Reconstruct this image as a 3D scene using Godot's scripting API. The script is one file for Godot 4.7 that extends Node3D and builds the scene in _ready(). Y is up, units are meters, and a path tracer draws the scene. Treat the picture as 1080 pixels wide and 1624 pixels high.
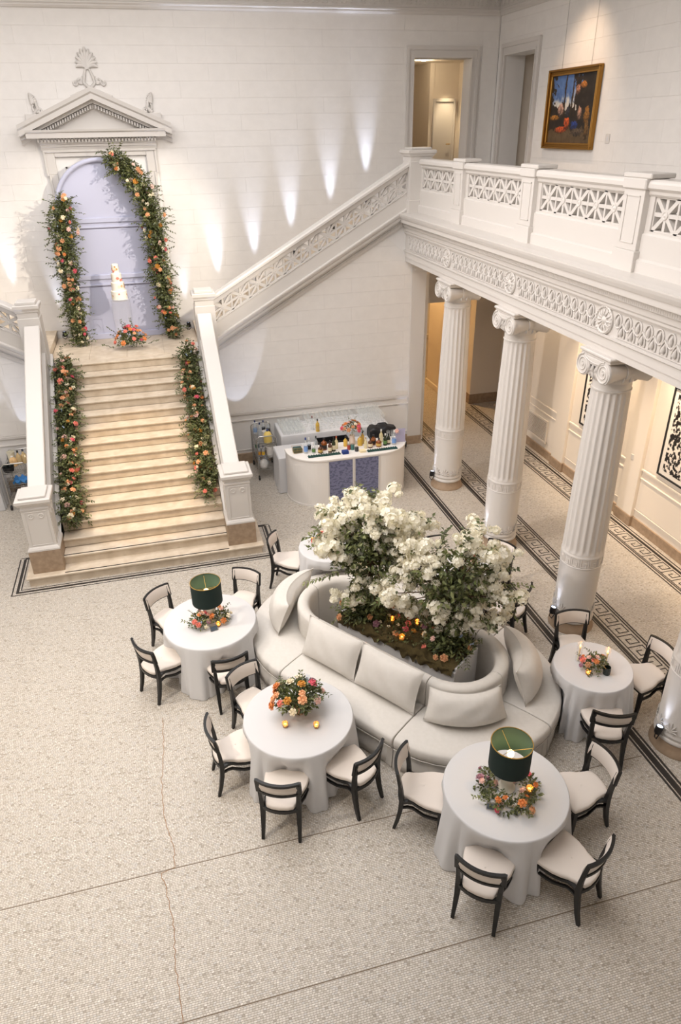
extends Node3D
# A museum hall set for a reception, seen from an upper balcony. Units are metres, y is up.

const RISE := 0.17
const TREAD := 0.2598
const BACK_Z := -5.8
const COLX := 5.935
const COLZ := [-1.6, 0.777, 3.153, 5.528]
const SLOPE := 0.564

var M := {}
var rng := RandomNumberGenerator.new()
var used_names := {}


class MB:
	var v := PackedVector3Array()
	var n := PackedVector3Array()
	var c := PackedColorArray()
	var col = null

	func tri(a: Vector3, b: Vector3, d: Vector3, na: Vector3, nb: Vector3, nd: Vector3) -> void:
		if (b - a).cross(d - a).dot(na + nb + nd) > 0.0:
			v.append(a); v.append(d); v.append(b)
			n.append(na); n.append(nd); n.append(nb)
		else:
			v.append(a); v.append(b); v.append(d)
			n.append(na); n.append(nb); n.append(nd)
		if col != null:
			c.append(col); c.append(col); c.append(col)

	func quad(a: Vector3, b: Vector3, d: Vector3, e: Vector3, nn: Vector3) -> void:
		tri(a, b, d, nn, nn, nn)
		tri(a, d, e, nn, nn, nn)

	func box(ce: Vector3, s: Vector3, bs := Basis.IDENTITY, bev := 0.0) -> void:
		var h := s * 0.5
		var ax := [bs.x, bs.y, bs.z]
		var hh := [h.x, h.y, h.z]
		for i in 3:
			var j := (i + 1) % 3
			var k := (i + 2) % 3
			for sg in [-1.0, 1.0]:
				var o: Vector3 = ce + ax[i] * hh[i] * sg
				var u: Vector3 = ax[j] * (hh[j] - bev)
				var w: Vector3 = ax[k] * (hh[k] - bev)
				quad(o - u - w, o + u - w, o + u + w, o - u + w, ax[i] * sg)
		if bev > 0.0:
			for i in 3:
				var j := (i + 1) % 3
				var k := (i + 2) % 3
				for sj in [-1.0, 1.0]:
					for sk in [-1.0, 1.0]:
						var w: Vector3 = ax[i] * (hh[i] - bev)
						var p: Vector3 = ce + ax[j] * hh[j] * sj + ax[k] * (hh[k] - bev) * sk
						var q: Vector3 = ce + ax[j] * (hh[j] - bev) * sj + ax[k] * hh[k] * sk
						quad(p - w, p + w, q + w, q - w, (ax[j] * sj + ax[k] * sk).normalized())
			for sx in [-1.0, 1.0]:
				for sy in [-1.0, 1.0]:
					for sz in [-1.0, 1.0]:
						var a: Vector3 = ce + ax[0] * hh[0] * sx + ax[1] * (hh[1] - bev) * sy + ax[2] * (hh[2] - bev) * sz
						var b: Vector3 = ce + ax[0] * (hh[0] - bev) * sx + ax[1] * hh[1] * sy + ax[2] * (hh[2] - bev) * sz
						var d: Vector3 = ce + ax[0] * (hh[0] - bev) * sx + ax[1] * (hh[1] - bev) * sy + ax[2] * hh[2] * sz
						var nn: Vector3 = (ax[0] * sx + ax[1] * sy + ax[2] * sz).normalized()
						tri(a, b, d, nn, nn, nn)

	func span(a: Vector3, b: Vector3, bev := 0.0) -> void:
		box((a + b) * 0.5, (b - a).abs(), Basis.IDENTITY, bev)

	func lathe(prof: Array, seg: int, xf := Transform3D.IDENTITY) -> void:
		var m := prof.size()
		var sn := []
		for i in m - 1:
			var d: Vector2 = prof[i + 1] - prof[i]
			sn.append(Vector2(d.y, -d.x).normalized())
		for i in m - 1:
			var n0: Vector2 = sn[i]
			var n1: Vector2 = sn[i]
			if i > 0 and sn[i - 1].dot(sn[i]) > 0.72: n0 = (sn[i - 1] + sn[i]).normalized()
			if i < m - 2 and sn[i + 1].dot(sn[i]) > 0.72: n1 = (sn[i + 1] + sn[i]).normalized()
			var p0: Vector2 = prof[i]
			var p1: Vector2 = prof[i + 1]
			for j in seg:
				var a := TAU * j / seg
				var b := TAU * (j + 1) / seg
				var ca := cos(a); var sa := sin(a); var cb := cos(b); var sb := sin(b)
				var A := xf * Vector3(p0.x * ca, p0.y, p0.x * sa)
				var B := xf * Vector3(p0.x * cb, p0.y, p0.x * sb)
				var C := xf * Vector3(p1.x * cb, p1.y, p1.x * sb)
				var D := xf * Vector3(p1.x * ca, p1.y, p1.x * sa)
				var NA := (xf.basis * Vector3(n0.x * ca, n0.y, n0.x * sa)).normalized()
				var NB := (xf.basis * Vector3(n0.x * cb, n0.y, n0.x * sb)).normalized()
				var NC := (xf.basis * Vector3(n1.x * cb, n1.y, n1.x * sb)).normalized()
				var ND := (xf.basis * Vector3(n1.x * ca, n1.y, n1.x * sa)).normalized()
				if p0.x > 0.00001: tri(A, B, C, NA, NB, NC)
				if p1.x > 0.00001: tri(A, C, D, NA, NC, ND)

	func tube(pts: Array, rad, seg := 6, caps := true, closed := false, sx := 1.0) -> void:
		var m := pts.size()
		var rings := []
		var up := Vector3.UP
		for i in m:
			var d: Vector3
			if closed: d = pts[(i + 1) % m] - pts[(i + m - 1) % m]
			else: d = pts[mini(i + 1, m - 1)] - pts[maxi(i - 1, 0)]
			d = d.normalized()
			if i == 0: up = Vector3.UP if absf(d.y) < 0.9 else Vector3.RIGHT
			var s := d.cross(up).normalized()
			var u := s.cross(d).normalized()
			up = u
			var r: float = rad[i] if rad is Array else rad
			var ring := PackedVector3Array()
			for j in seg:
				var a := TAU * (j + 0.5) / seg
				ring.append(s * cos(a) * sx + u * sin(a))
			rings.append([pts[i], r, ring])
		var last := m if closed else m - 1
		for i in last:
			var R0 = rings[i]; var R1 = rings[(i + 1) % m]
			for j in seg:
				var k := (j + 1) % seg
				var a: Vector3 = R0[0] + R0[2][j] * R0[1]
				var b: Vector3 = R0[0] + R0[2][k] * R0[1]
				var d: Vector3 = R1[0] + R1[2][k] * R1[1]
				var e: Vector3 = R1[0] + R1[2][j] * R1[1]
				if seg <= 4:
					var nn: Vector3 = (R0[2][j] + R0[2][k]).normalized()
					quad(a, b, d, e, nn)
				else:
					tri(a, b, d, R0[2][j], R0[2][k], R1[2][k])
					tri(a, d, e, R0[2][j], R1[2][k], R1[2][j])
		if caps and not closed:
			for q in [[0, 1], [m - 1, m - 2]]:
				var R = rings[q[0]]
				var nn: Vector3 = (pts[q[0]] - pts[q[1]]).normalized()
				for j in range(1, seg - 1):
					tri(R[0] + R[2][0] * R[1], R[0] + R[2][j] * R[1], R[0] + R[2][j + 1] * R[1], nn, nn, nn)

	func loft(rings: Array, closed := true, cap0 := false, cap1 := false) -> void:
		var m := rings.size()
		var k: int = rings[0].size()
		var nor := []
		var sgn := 0.0
		for i in m:
			var ce := Vector3.ZERO
			for p in rings[i]: ce += p
			ce /= k
			var row := PackedVector3Array()
			for j in k:
				var du: Vector3 = rings[mini(i + 1, m - 1)][j] - rings[maxi(i - 1, 0)][j]
				var dv: Vector3
				if closed: dv = rings[i][(j + 1) % k] - rings[i][(j + k - 1) % k]
				else: dv = rings[i][mini(j + 1, k - 1)] - rings[i][maxi(j - 1, 0)]
				var nn := du.cross(dv)
				if nn.length() < 1e-9:
					# a ring drawn together to a point: take the normal of its neighbour
					var i2 := i + 1 if i == 0 else i - 1
					var du2: Vector3 = rings[mini(i2 + 1, m - 1)][j] - rings[maxi(i2 - 1, 0)][j]
					var dv2: Vector3
					if closed: dv2 = rings[i2][(j + 1) % k] - rings[i2][(j + k - 1) % k]
					else: dv2 = rings[i2][mini(j + 1, k - 1)] - rings[i2][maxi(j - 1, 0)]
					nn = du2.cross(dv2)
				row.append(nn.normalized())
				sgn += nn.dot(rings[i][j] - ce)
			nor.append(row)
		var f := 1.0 if sgn >= 0.0 else -1.0
		for i in m - 1:
			for j in (k if closed else k - 1):
				var l := (j + 1) % k
				tri(rings[i][j], rings[i][l], rings[i + 1][l], nor[i][j] * f, nor[i][l] * f, nor[i + 1][l] * f)
				tri(rings[i][j], rings[i + 1][l], rings[i + 1][j], nor[i][j] * f, nor[i + 1][l] * f, nor[i + 1][j] * f)
		for q in [[cap0, 0, 1], [cap1, m - 1, m - 2]]:
			if q[0]:
				var ce := Vector3.ZERO
				var c2 := Vector3.ZERO
				for p in rings[q[1]]: ce += p / k
				for p in rings[q[2]]: c2 += p / k
				var nn := Vector3.ZERO
				for j in k: nn += (rings[q[1]][j] - ce).cross(rings[q[1]][(j + 1) % k] - ce)
				nn = nn.normalized()
				if nn.dot(ce - c2) < 0: nn = -nn
				for j in k: tri(ce, rings[q[1]][j], rings[q[1]][(j + 1) % k], nn, nn, nn)

	# prof: closed polygon of (out, up); out is to the right of the path's direction
	func sweep(prof: Array, path: Array, caps := true) -> void:
		var m := path.size()
		var k := prof.size()
		var area := 0.0
		for j in k: area += prof[j].cross(prof[(j + 1) % k])
		var sg := 1.0 if area > 0.0 else -1.0
		var outs := []
		for i in m:
			var o := Vector3.ZERO
			var a := Vector3.ZERO
			var b := Vector3.ZERO
			if i > 0:
				a = (path[i] - path[i - 1]).cross(Vector3.UP).normalized()
			if i < m - 1:
				b = (path[i + 1] - path[i]).cross(Vector3.UP).normalized()
			if i == 0: o = b
			elif i == m - 1: o = a
			else: o = (a + b) / (1.0 + a.dot(b))
			outs.append(o)
		for i in m - 1:
			var d: Vector3 = path[i + 1] - path[i]
			var fl := d.cross(Vector3.UP).normalized()
			for j in k:
				var p: Vector2 = prof[j]
				var q: Vector2 = prof[(j + 1) % k]
				var A: Vector3 = path[i] + outs[i] * p.x + Vector3.UP * p.y
				var B: Vector3 = path[i] + outs[i] * q.x + Vector3.UP * q.y
				var C: Vector3 = path[i + 1] + outs[i + 1] * q.x + Vector3.UP * q.y
				var D: Vector3 = path[i + 1] + outs[i + 1] * p.x + Vector3.UP * p.y
				var e := (q - p)
				var want := fl * e.y * sg - Vector3.UP * e.x * sg
				var nn := (B - A).cross(D - A).normalized()
				if nn.dot(want) < 0.0: nn = -nn
				quad(A, B, C, D, nn)
		if caps:
			var idx := Geometry2D.triangulate_polygon(PackedVector2Array(prof))
			for e in [[0, 1], [m - 1, m - 2]]:
				var nn: Vector3 = (path[e[0]] - path[e[1]]).normalized()
				for t in range(0, idx.size(), 3):
					var P := []
					for s in 3:
						var w: Vector2 = prof[idx[t + s]]
						P.append(path[e[0]] + outs[e[0]] * w.x + Vector3.UP * w.y)
					tri(P[0], P[1], P[2], nn, nn, nn)

	# an extruded polygon: xf maps (x, y, depth)
	func poly(pg: PackedVector2Array, xf: Transform3D, z0: float, z1: float, bev := 0.0) -> void:
		var inner := pg
		if bev > 0.0:
			var o := Geometry2D.offset_polygon(pg, -bev, Geometry2D.JOIN_MITER)
			if o.size() > 0 and o[0].size() == pg.size():
				inner = o[0]
				# match the starting corner
				var best := 0
				var bd := 1e9
				for i in inner.size():
					var d := inner[i].distance_to(pg[0])
					if d < bd: bd = d; best = i
				var rot := PackedVector2Array()
				for i in inner.size(): rot.append(inner[(best + i) % inner.size()])
				inner = rot
			else: bev = 0.0
		var sgz := 1.0 if z1 > z0 else -1.0
		var nf := (xf.basis * Vector3(0, 0, sgz)).normalized()
		var idx := Geometry2D.triangulate_polygon(inner)
		for t in range(0, idx.size(), 3):
			var a := inner[idx[t]]; var b := inner[idx[t + 1]]; var d := inner[idx[t + 2]]
			tri(xf * Vector3(a.x, a.y, z1), xf * Vector3(b.x, b.y, z1), xf * Vector3(d.x, d.y, z1), nf, nf, nf)
		var k := pg.size()
		var area := 0.0
		for j in k: area += pg[j].cross(pg[(j + 1) % k])
		var sg := 1.0 if area > 0.0 else -1.0
		for j in k:
			var p := pg[j]; var q := pg[(j + 1) % k]
			var e := (q - p).normalized()
			var ns := (xf.basis * Vector3(e.y * sg, -e.x * sg, 0)).normalized()
			var zt := z1 - sgz * bev
			quad(xf * Vector3(p.x, p.y, z0), xf * Vector3(q.x, q.y, z0), xf * Vector3(q.x, q.y, zt), xf * Vector3(p.x, p.y, zt), ns)
			if bev > 0.0:
				var pi := inner[j]; var qi := inner[(j + 1) % k]
				quad(xf * Vector3(p.x, p.y, zt), xf * Vector3(q.x, q.y, zt), xf * Vector3(qi.x, qi.y, z1), xf * Vector3(pi.x, pi.y, z1), (ns + nf).normalized())

	# a square profile: each entry is (half width, height)
	func lathe4(prof: Array) -> void:
		for i in prof.size() - 1:
			var p: Vector2 = prof[i]
			var q: Vector2 = prof[i + 1]
			for k in 4:
				var bs := Basis(Vector3.UP, k * PI / 2)
				var nn := (bs * Vector3(0, -(q.x - p.x), q.y - p.y)).normalized()
				quad(bs * Vector3(-p.x, p.y, p.x), bs * Vector3(p.x, p.y, p.x), bs * Vector3(q.x, q.y, q.x), bs * Vector3(-q.x, q.y, q.x), nn)
		for e in [[0, -1.0], [prof.size() - 1, 1.0]]:
			var p: Vector2 = prof[e[0]]
			quad(Vector3(-p.x, p.y, p.x), Vector3(p.x, p.y, p.x), Vector3(p.x, p.y, -p.x), Vector3(-p.x, p.y, -p.x), Vector3(0, e[1], 0))

	func mesh() -> ArrayMesh:
		var a := []
		a.resize(Mesh.ARRAY_MAX)
		a[Mesh.ARRAY_VERTEX] = v
		a[Mesh.ARRAY_NORMAL] = n
		if c.size() == v.size() and c.size() > 0: a[Mesh.ARRAY_COLOR] = c
		var m := ArrayMesh.new()
		m.add_surface_from_arrays(Mesh.PRIMITIVE_TRIANGLES, a)
		return m


func numbered(called: String) -> String:
	var k: int = used_names.get(called, 0)
	used_names[called] = k + 1
	return called if k == 0 else "%s_%03d" % [called, k]


func thing(called: String, label: String, category: String, at := Vector3.ZERO, turn := 0.0, group := "") -> Node3D:
	var o := Node3D.new()
	o.name = numbered(called)
	add_child(o)
	o.position = at
	o.rotation.y = turn
	o.set_meta("label", label)
	o.set_meta("category", category)
	if group != "": o.set_meta("group", group)
	return o


func struct(called: String, at := Vector3.ZERO) -> Node3D:
	var o := Node3D.new()
	o.name = numbered(called)
	add_child(o)
	o.position = at
	o.set_meta("kind", "structure")
	return o


func part(parent: Node3D, called: String, what, mat: Material) -> MeshInstance3D:
	var o := MeshInstance3D.new()
	o.name = called
	o.mesh = what.mesh() if what is MB else what
	o.material_override = mat
	parent.add_child(o, true)
	return o


func part_at(parent: Node3D, called: String, mesh: Mesh, mat: Material, xf: Transform3D) -> MeshInstance3D:
	var o := part(parent, called, mesh, mat)
	o.transform = xf
	return o


func copy_of(src: Node3D, called: String, label: String, at: Vector3, turn: float, group := "") -> Node3D:
	var o: Node3D = src.duplicate()
	o.name = numbered(called)
	add_child(o)
	o.position = at
	o.rotation.y = turn
	o.set_meta("label", label)
	if group != "": o.set_meta("group", group)
	elif o.has_meta("group"): o.remove_meta("group")
	return o


func stuff(o: Node3D) -> Node3D:
	o.set_meta("kind", "stuff")
	return o


func rgb(r: float, g: float, b: float) -> Color:
	return Color(r / 255.0, g / 255.0, b / 255.0)


func mat(r: float, g: float, b: float, rough := 0.8, metal := 0.0) -> StandardMaterial3D:
	var m := StandardMaterial3D.new()
	m.albedo_color = rgb(r, g, b)
	m.roughness = rough
	m.metallic = metal
	return m


func glow(r: float, g: float, b: float, e: float) -> StandardMaterial3D:
	var m := mat(r, g, b, 0.5)
	m.emission_enabled = true
	m.emission = rgb(r, g, b)
	m.emission_energy_multiplier = e
	return m


func pane(r: float, g: float, b: float, a: float, rough := 0.03) -> StandardMaterial3D:
	var m := mat(r, g, b, rough)
	m.albedo_color.a = a
	m.transparency = BaseMaterial3D.TRANSPARENCY_ALPHA
	return m


# a tileable mottle in two tones, laid in world space
func mottled(c0: Color, c1: Color, size: float, rough := 0.8, seed_ := 1, freq := 0.02, oct := 4) -> StandardMaterial3D:
	var nz := FastNoiseLite.new()
	nz.noise_type = FastNoiseLite.TYPE_SIMPLEX_SMOOTH
	nz.seed = seed_
	nz.frequency = freq
	nz.fractal_octaves = oct
	var im := nz.get_seamless_image(256, 256)
	im.convert(Image.FORMAT_RGB8)
	for y in 256:
		for x in 256:
			im.set_pixel(x, y, c0.lerp(c1, im.get_pixel(x, y).r))
	var m := StandardMaterial3D.new()
	m.albedo_texture = ImageTexture.create_from_image(im)
	m.uv1_triplanar = true
	m.uv1_world_triplanar = true
	m.uv1_scale = Vector3.ONE / size
	m.roughness = rough
	return m


# the hall's floor: rows of small stone tesserae set in mortar
func mosaic_material() -> StandardMaterial3D:
	var S := 1024
	var nx := 32
	var ny := 46
	var data := PackedByteArray()
	data.resize(S * S * 3)
	var hd := PackedByteArray()
	hd.resize(S * S)
	var r := RandomNumberGenerator.new()
	r.seed = 77
	var tone := []
	var off := []
	for j in ny:
		off.append(r.randf())
		var row := []
		for i in nx:
			var k := r.randf()
			var base := Color(0.805, 0.775, 0.73)
			if k < 0.20: base = Color(0.745, 0.71, 0.655)
			elif k < 0.32: base = Color(0.78, 0.76, 0.73)
			elif k < 0.37: base = Color(0.655, 0.615, 0.56)
			elif k < 0.42: base = Color(0.855, 0.83, 0.79)
			var d := r.randf_range(-0.03, 0.03)
			row.append(Color(base.r + d, base.g + d, base.b + d))
		tone.append(row)
	var grout := Color(0.52, 0.48, 0.43)
	var nz := FastNoiseLite.new()
	nz.seed = 5
	nz.frequency = 0.03
	for y in S:
		var fy := float(y) / S * ny
		for x in S:
			var wob := nz.get_noise_2d(x, y) * 0.07
			var fyy := fposmod(fy + wob, float(ny))
			var j := int(fyy) % ny
			var fx := fposmod(float(x) / S * nx + off[j] + wob, float(nx))
			var i := int(fx) % nx
			var u := fx - floorf(fx)
			var w := fyy - floorf(fyy)
			var e := minf(minf(u, 1.0 - u) * 1.9, minf(w, 1.0 - w) * 0.9)
			var t := smoothstep(0.03, 0.15, e)
			var c: Color = grout.lerp(tone[j][i], t)
			var q := (y * S + x)
			data[q * 3] = int(clampf(c.r, 0, 1) * 255.0)
			data[q * 3 + 1] = int(clampf(c.g, 0, 1) * 255.0)
			data[q * 3 + 2] = int(clampf(c.b, 0, 1) * 255.0)
			hd[q] = int(t * 255.0)
	var im := Image.create_from_data(S, S, false, Image.FORMAT_RGB8, data)
	var m := StandardMaterial3D.new()
	m.albedo_texture = ImageTexture.create_from_image(im)
	m.uv1_triplanar = true
	m.uv1_world_triplanar = true
	m.uv1_scale = Vector3.ONE / 0.82
	m.roughness = 0.5
	return m


func spot(called: String, at: Vector3, to: Vector3, half: float, blend: float, energy: float, color: Color, size := 0.05) -> SpotLight3D:
	var l := SpotLight3D.new()
	l.name = called
	add_child(l, true)
	var up := Vector3.UP if absf((to - at).normalized().y) < 0.98 else Vector3.BACK
	l.look_at_from_position(at, to, up)
	l.spot_angle = half
	l.spot_angle_attenuation = blend
	l.spot_attenuation = 2.0
	l.spot_range = 40.0
	l.light_energy = energy
	l.light_color = color
	l.light_size = size
	l.shadow_enabled = true
	return l


func omni(called: String, at: Vector3, energy: float, color: Color, size := 0.03) -> OmniLight3D:
	var l := OmniLight3D.new()
	l.name = called
	add_child(l, true)
	l.position = at
	l.light_energy = energy
	l.light_color = color
	l.light_size = size
	l.omni_range = 40.0
	l.omni_attenuation = 2.0
	l.shadow_enabled = true
	return l


func area(called: String, at: Vector3, to: Vector3, size: Vector2, energy: float, color: Color) -> AreaLight3D:
	var l := AreaLight3D.new()
	l.name = called
	add_child(l, true)
	var up := Vector3.UP if absf((to - at).normalized().y) < 0.98 else Vector3.BACK
	l.look_at_from_position(at, to, up)
	l.area_size = size
	l.light_energy = energy
	l.light_color = color
	l.area_normalize_energy = true
	l.area_range = 40.0
	l.shadow_enabled = true
	return l


func _ready() -> void:
	rng.seed = 20240611
	# --- camera ---
	var cam := Camera3D.new()
	cam.name = "camera"
	add_child(cam)
	cam.position = Vector3(0.6625, 6.4095, 10.3208)
	var yaw := deg_to_rad(14.2613)
	var pitch := deg_to_rad(28.6313)
	var roll := deg_to_rad(-1.0265)
	var fw := Vector3(sin(yaw) * cos(pitch), -sin(pitch), -cos(yaw) * cos(pitch))
	var rt := Vector3(cos(yaw), 0, sin(yaw))
	var up := rt.cross(fw)
	cam.basis = Basis(rt * cos(roll) + up * sin(roll), up * cos(roll) - rt * sin(roll), -fw)
	cam.keep_aspect = Camera3D.KEEP_HEIGHT
	cam.fov = rad_to_deg(2.0 * atan(812.0 / 1111.86))
	cam.near = 0.05
	cam.far = 80.0
	cam.current = true
	# --- surroundings and exposure ---
	var we := WorldEnvironment.new()
	we.name = "surroundings"
	var env := Environment.new()
	env.background_mode = Environment.BG_COLOR
	env.background_color = Color(0.02, 0.02, 0.02)
	env.tonemap_mode = Environment.TONE_MAPPER_LINEAR
	env.tonemap_exposure = 1.0
	env.sdfgi_enabled = true
	env.ssao_enabled = true
	env.ssil_enabled = true
	we.environment = env
	add_child(we)
	# --- large lights ---
	# the laylight over the hall
	area("laylight_glow", Vector3(-0.2, 9.16, 2.1), Vector3(-0.2, 0, 2.1), Vector2(7.6, 11.4), 75.0, Color(1.0, 0.985, 0.98))
	# theatrical spots on the balconies: on the stairs, the arch and the open floor
	spot("stair_beam", Vector3(1.0, 9.05, 2.6), Vector3(0.05, 1.0, -1.6), 9.5, 0.4, 38.0, Color(1.0, 0.84, 0.60), 0.12)
	spot("arch_beam", Vector3(7.0, 8.7, 4.2), Vector3(0.1, 4.1, -5.3), 12.0, 0.7, 105.0, Color(1.0, 0.95, 0.88), 0.08)
	spot("floor_beam", Vector3(-4.6, 8.7, 7.0), Vector3(-1.3, 0.0, 4.6), 25.0, 1.0, 40.0, Color(1.0, 0.95, 0.89), 0.2)
	spot("hall_beam", Vector3(-4.8, 8.7, 2.4), Vector3(0.6, 0.0, 0.6), 36.0, 1.0, 24.0, Color(1.0, 0.96, 0.91), 0.2)
	spot("colonnade_fill", Vector3(-7.0, 8.6, 3.0), Vector3(5.7, 3.3, 1.4), 24.0, 1.0, 70.0, Color(1.0, 0.95, 0.92), 0.2)  # added fill light that brightens the entablature

	make_materials()
	print("setting")
	build_shell()
	build_staircase()
	build_flights()
	build_balcony()
	build_columns()
	build_ground_corridor()
	build_upper_doors()
	build_pediment()
	build_uplights()
	print("large things")
	build_arch()
	build_sofa()
	build_tables()
	build_chairs()
	build_bar()
	print("planting")
	build_trees()
	build_garlands()
	build_table_settings()
	print("small things")
	build_bar_items()
	build_carts()
	build_odds()
	print("done")


func make_materials() -> void:
	M.plaster = mottled(rgb(229, 226, 222), rgb(233, 230, 226), 1.7, 0.62, 3)
	M.block = mottled(rgb(228, 224, 219), rgb(233, 229, 224), 1.3, 0.75, 4)
	M.trim = mat(211, 206, 200, 0.42)
	M.cream = mat(232, 222, 208, 0.6)
	M.mosaic = mosaic_material()
	M.ink = mat(43, 38, 35, 0.5)
	M.stone = mottled(rgb(200, 183, 160), rgb(224, 210, 190), 0.9, 0.5, 8, 0.012, 5)
	M.stone_dark = mottled(rgb(146, 124, 102), rgb(174, 151, 126), 0.6, 0.5, 9, 0.02, 5)
	M.warmwall = M.cream
	M.board = mat(168, 136, 100, 0.7)
	M.black_wood = mat(15, 15, 15, 0.42)
	M.seat_cloth = mat(224, 214, 204, 0.9)
	M.linen = mat(211, 210, 210, 0.85)
	M.sofa = mottled(rgb(210, 205, 197), rgb(216, 211, 204), 0.5, 0.92, 12, 0.03)
	M.lavender = mat(188, 190, 211, 0.75)
	M.gold = mat(196, 150, 78, 0.3, 0.9)
	M.brass = mat(214, 176, 96, 0.3, 1.0)
	M.steel = mat(190, 188, 184, 0.28, 1.0)
	M.black = mat(22, 22, 24, 0.5)
	M.leaf = mat(255, 255, 255, 0.6)
	M.leaf.vertex_color_use_as_albedo = true
	M.leaf.backlight_enabled = true
	M.leaf.backlight = Color(0.35, 0.38, 0.18)
	M.twig = mat(88, 64, 44, 0.8)
	M.moss = mottled(rgb(58, 48, 26), rgb(92, 78, 38), 0.2, 0.95, 15, 0.05)
	M.white_petal = mat(250, 247, 236, 0.7)
	M.white_petal.backlight_enabled = true
	M.white_petal.backlight = Color(0.85, 0.83, 0.74)
	for q in [["peach", 236, 178, 132], ["orange", 226, 146, 84], ["coral", 230, 136, 118], ["pink", 222, 104, 120], ["blush", 238, 200, 188], ["cream_rose", 244, 230, 200], ["mustard", 206, 146, 62], ["mauve", 178, 132, 146], ["blue", 168, 186, 214], ["tan", 204, 150, 108]]:
		M[q[0]] = mat(q[1], q[2], q[3], 0.7)
	M.glass = pane(240, 246, 244, 0.12)
	M.acrylic = pane(244, 248, 252, 0.06)
	M.lens = glow(214, 226, 255, 5.0)
	M.flame = glow(255, 190, 90, 9.0)
	M.wax = mat(244, 226, 180, 0.5)
	M.amber = pane(214, 160, 70, 0.45, 0.12)


# --- shell of the hall -------------------------------------------------------

func frame3(ori: Vector3, x: Vector3, y: Vector3) -> Transform3D:
	return Transform3D(Basis(x, y, x.cross(y)), ori)


# lays ashlar blocks over a wall outline; xf maps (x, y, out of the wall); holes are cut away
func lay_blocks(parent: Node3D, outline: PackedVector2Array, holes: Array, xf: Transform3D, bw: float, bh: float, y0: float, m: Material) -> void:
	var lo := outline[0]; var hi := outline[0]
	for q in outline:
		lo = lo.min(q); hi = hi.max(q)
	var row := 0
	var whole := MB.new()
	var g := 0.0006
	whole.poly(PackedVector2Array([Vector2(g, g), Vector2(bw - g, g), Vector2(bw - g, bh - g), Vector2(g, bh - g)]), Transform3D.IDENTITY, 0.0, 0.012, 0.001)
	var wm := whole.mesh()
	var y := y0
	while y < hi.y - 0.001:
		if y + bh > lo.y + 0.001:
			var x := floorf(lo.x / bw) * bw + (bw * 0.5 if row % 2 else 0.0) - bw
			while x < hi.x - 0.001:
				var r := PackedVector2Array([Vector2(x + g, y + g), Vector2(x + bw - g, y + g), Vector2(x + bw - g, y + bh - g), Vector2(x + g, y + bh - g)])
				var pieces := Geometry2D.intersect_polygons(r, outline)
				for h in holes:
					var nx := []
					for pc in pieces: nx.append_array(Geometry2D.clip_polygons(pc, h))
					pieces.assign(nx)
				for pc in pieces:
					var a := 0.0
					for i in pc.size(): a += pc[i].cross(pc[(i + 1) % pc.size()])
					if absf(a) < 0.004: continue
					if absf(absf(a) * 0.5 - (bw - 2 * g) * (bh - 2 * g)) < 0.0005:
						part_at(parent, "stone_block", wm, m, xf * Transform3D(Basis.IDENTITY, Vector3(x, y, 0)))
					else:
						var b := MB.new()
						b.poly(pc, xf, 0.0, 0.012, 0.001)
						part(parent, "stone_block", b, m)
				x += bw
		row += 1
		y += bh


func rect(x0: float, y0: float, x1: float, y1: float) -> PackedVector2Array:
	return PackedVector2Array([Vector2(x0, y0), Vector2(x1, y0), Vector2(x1, y1), Vector2(x0, y1)])


func box_part(parent: Node3D, called: String, a: Vector3, b: Vector3, m: Material, bev := 0.0) -> MeshInstance3D:
	var q := MB.new()
	q.span(a, b, bev)
	return part(parent, called, q, m)


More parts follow.
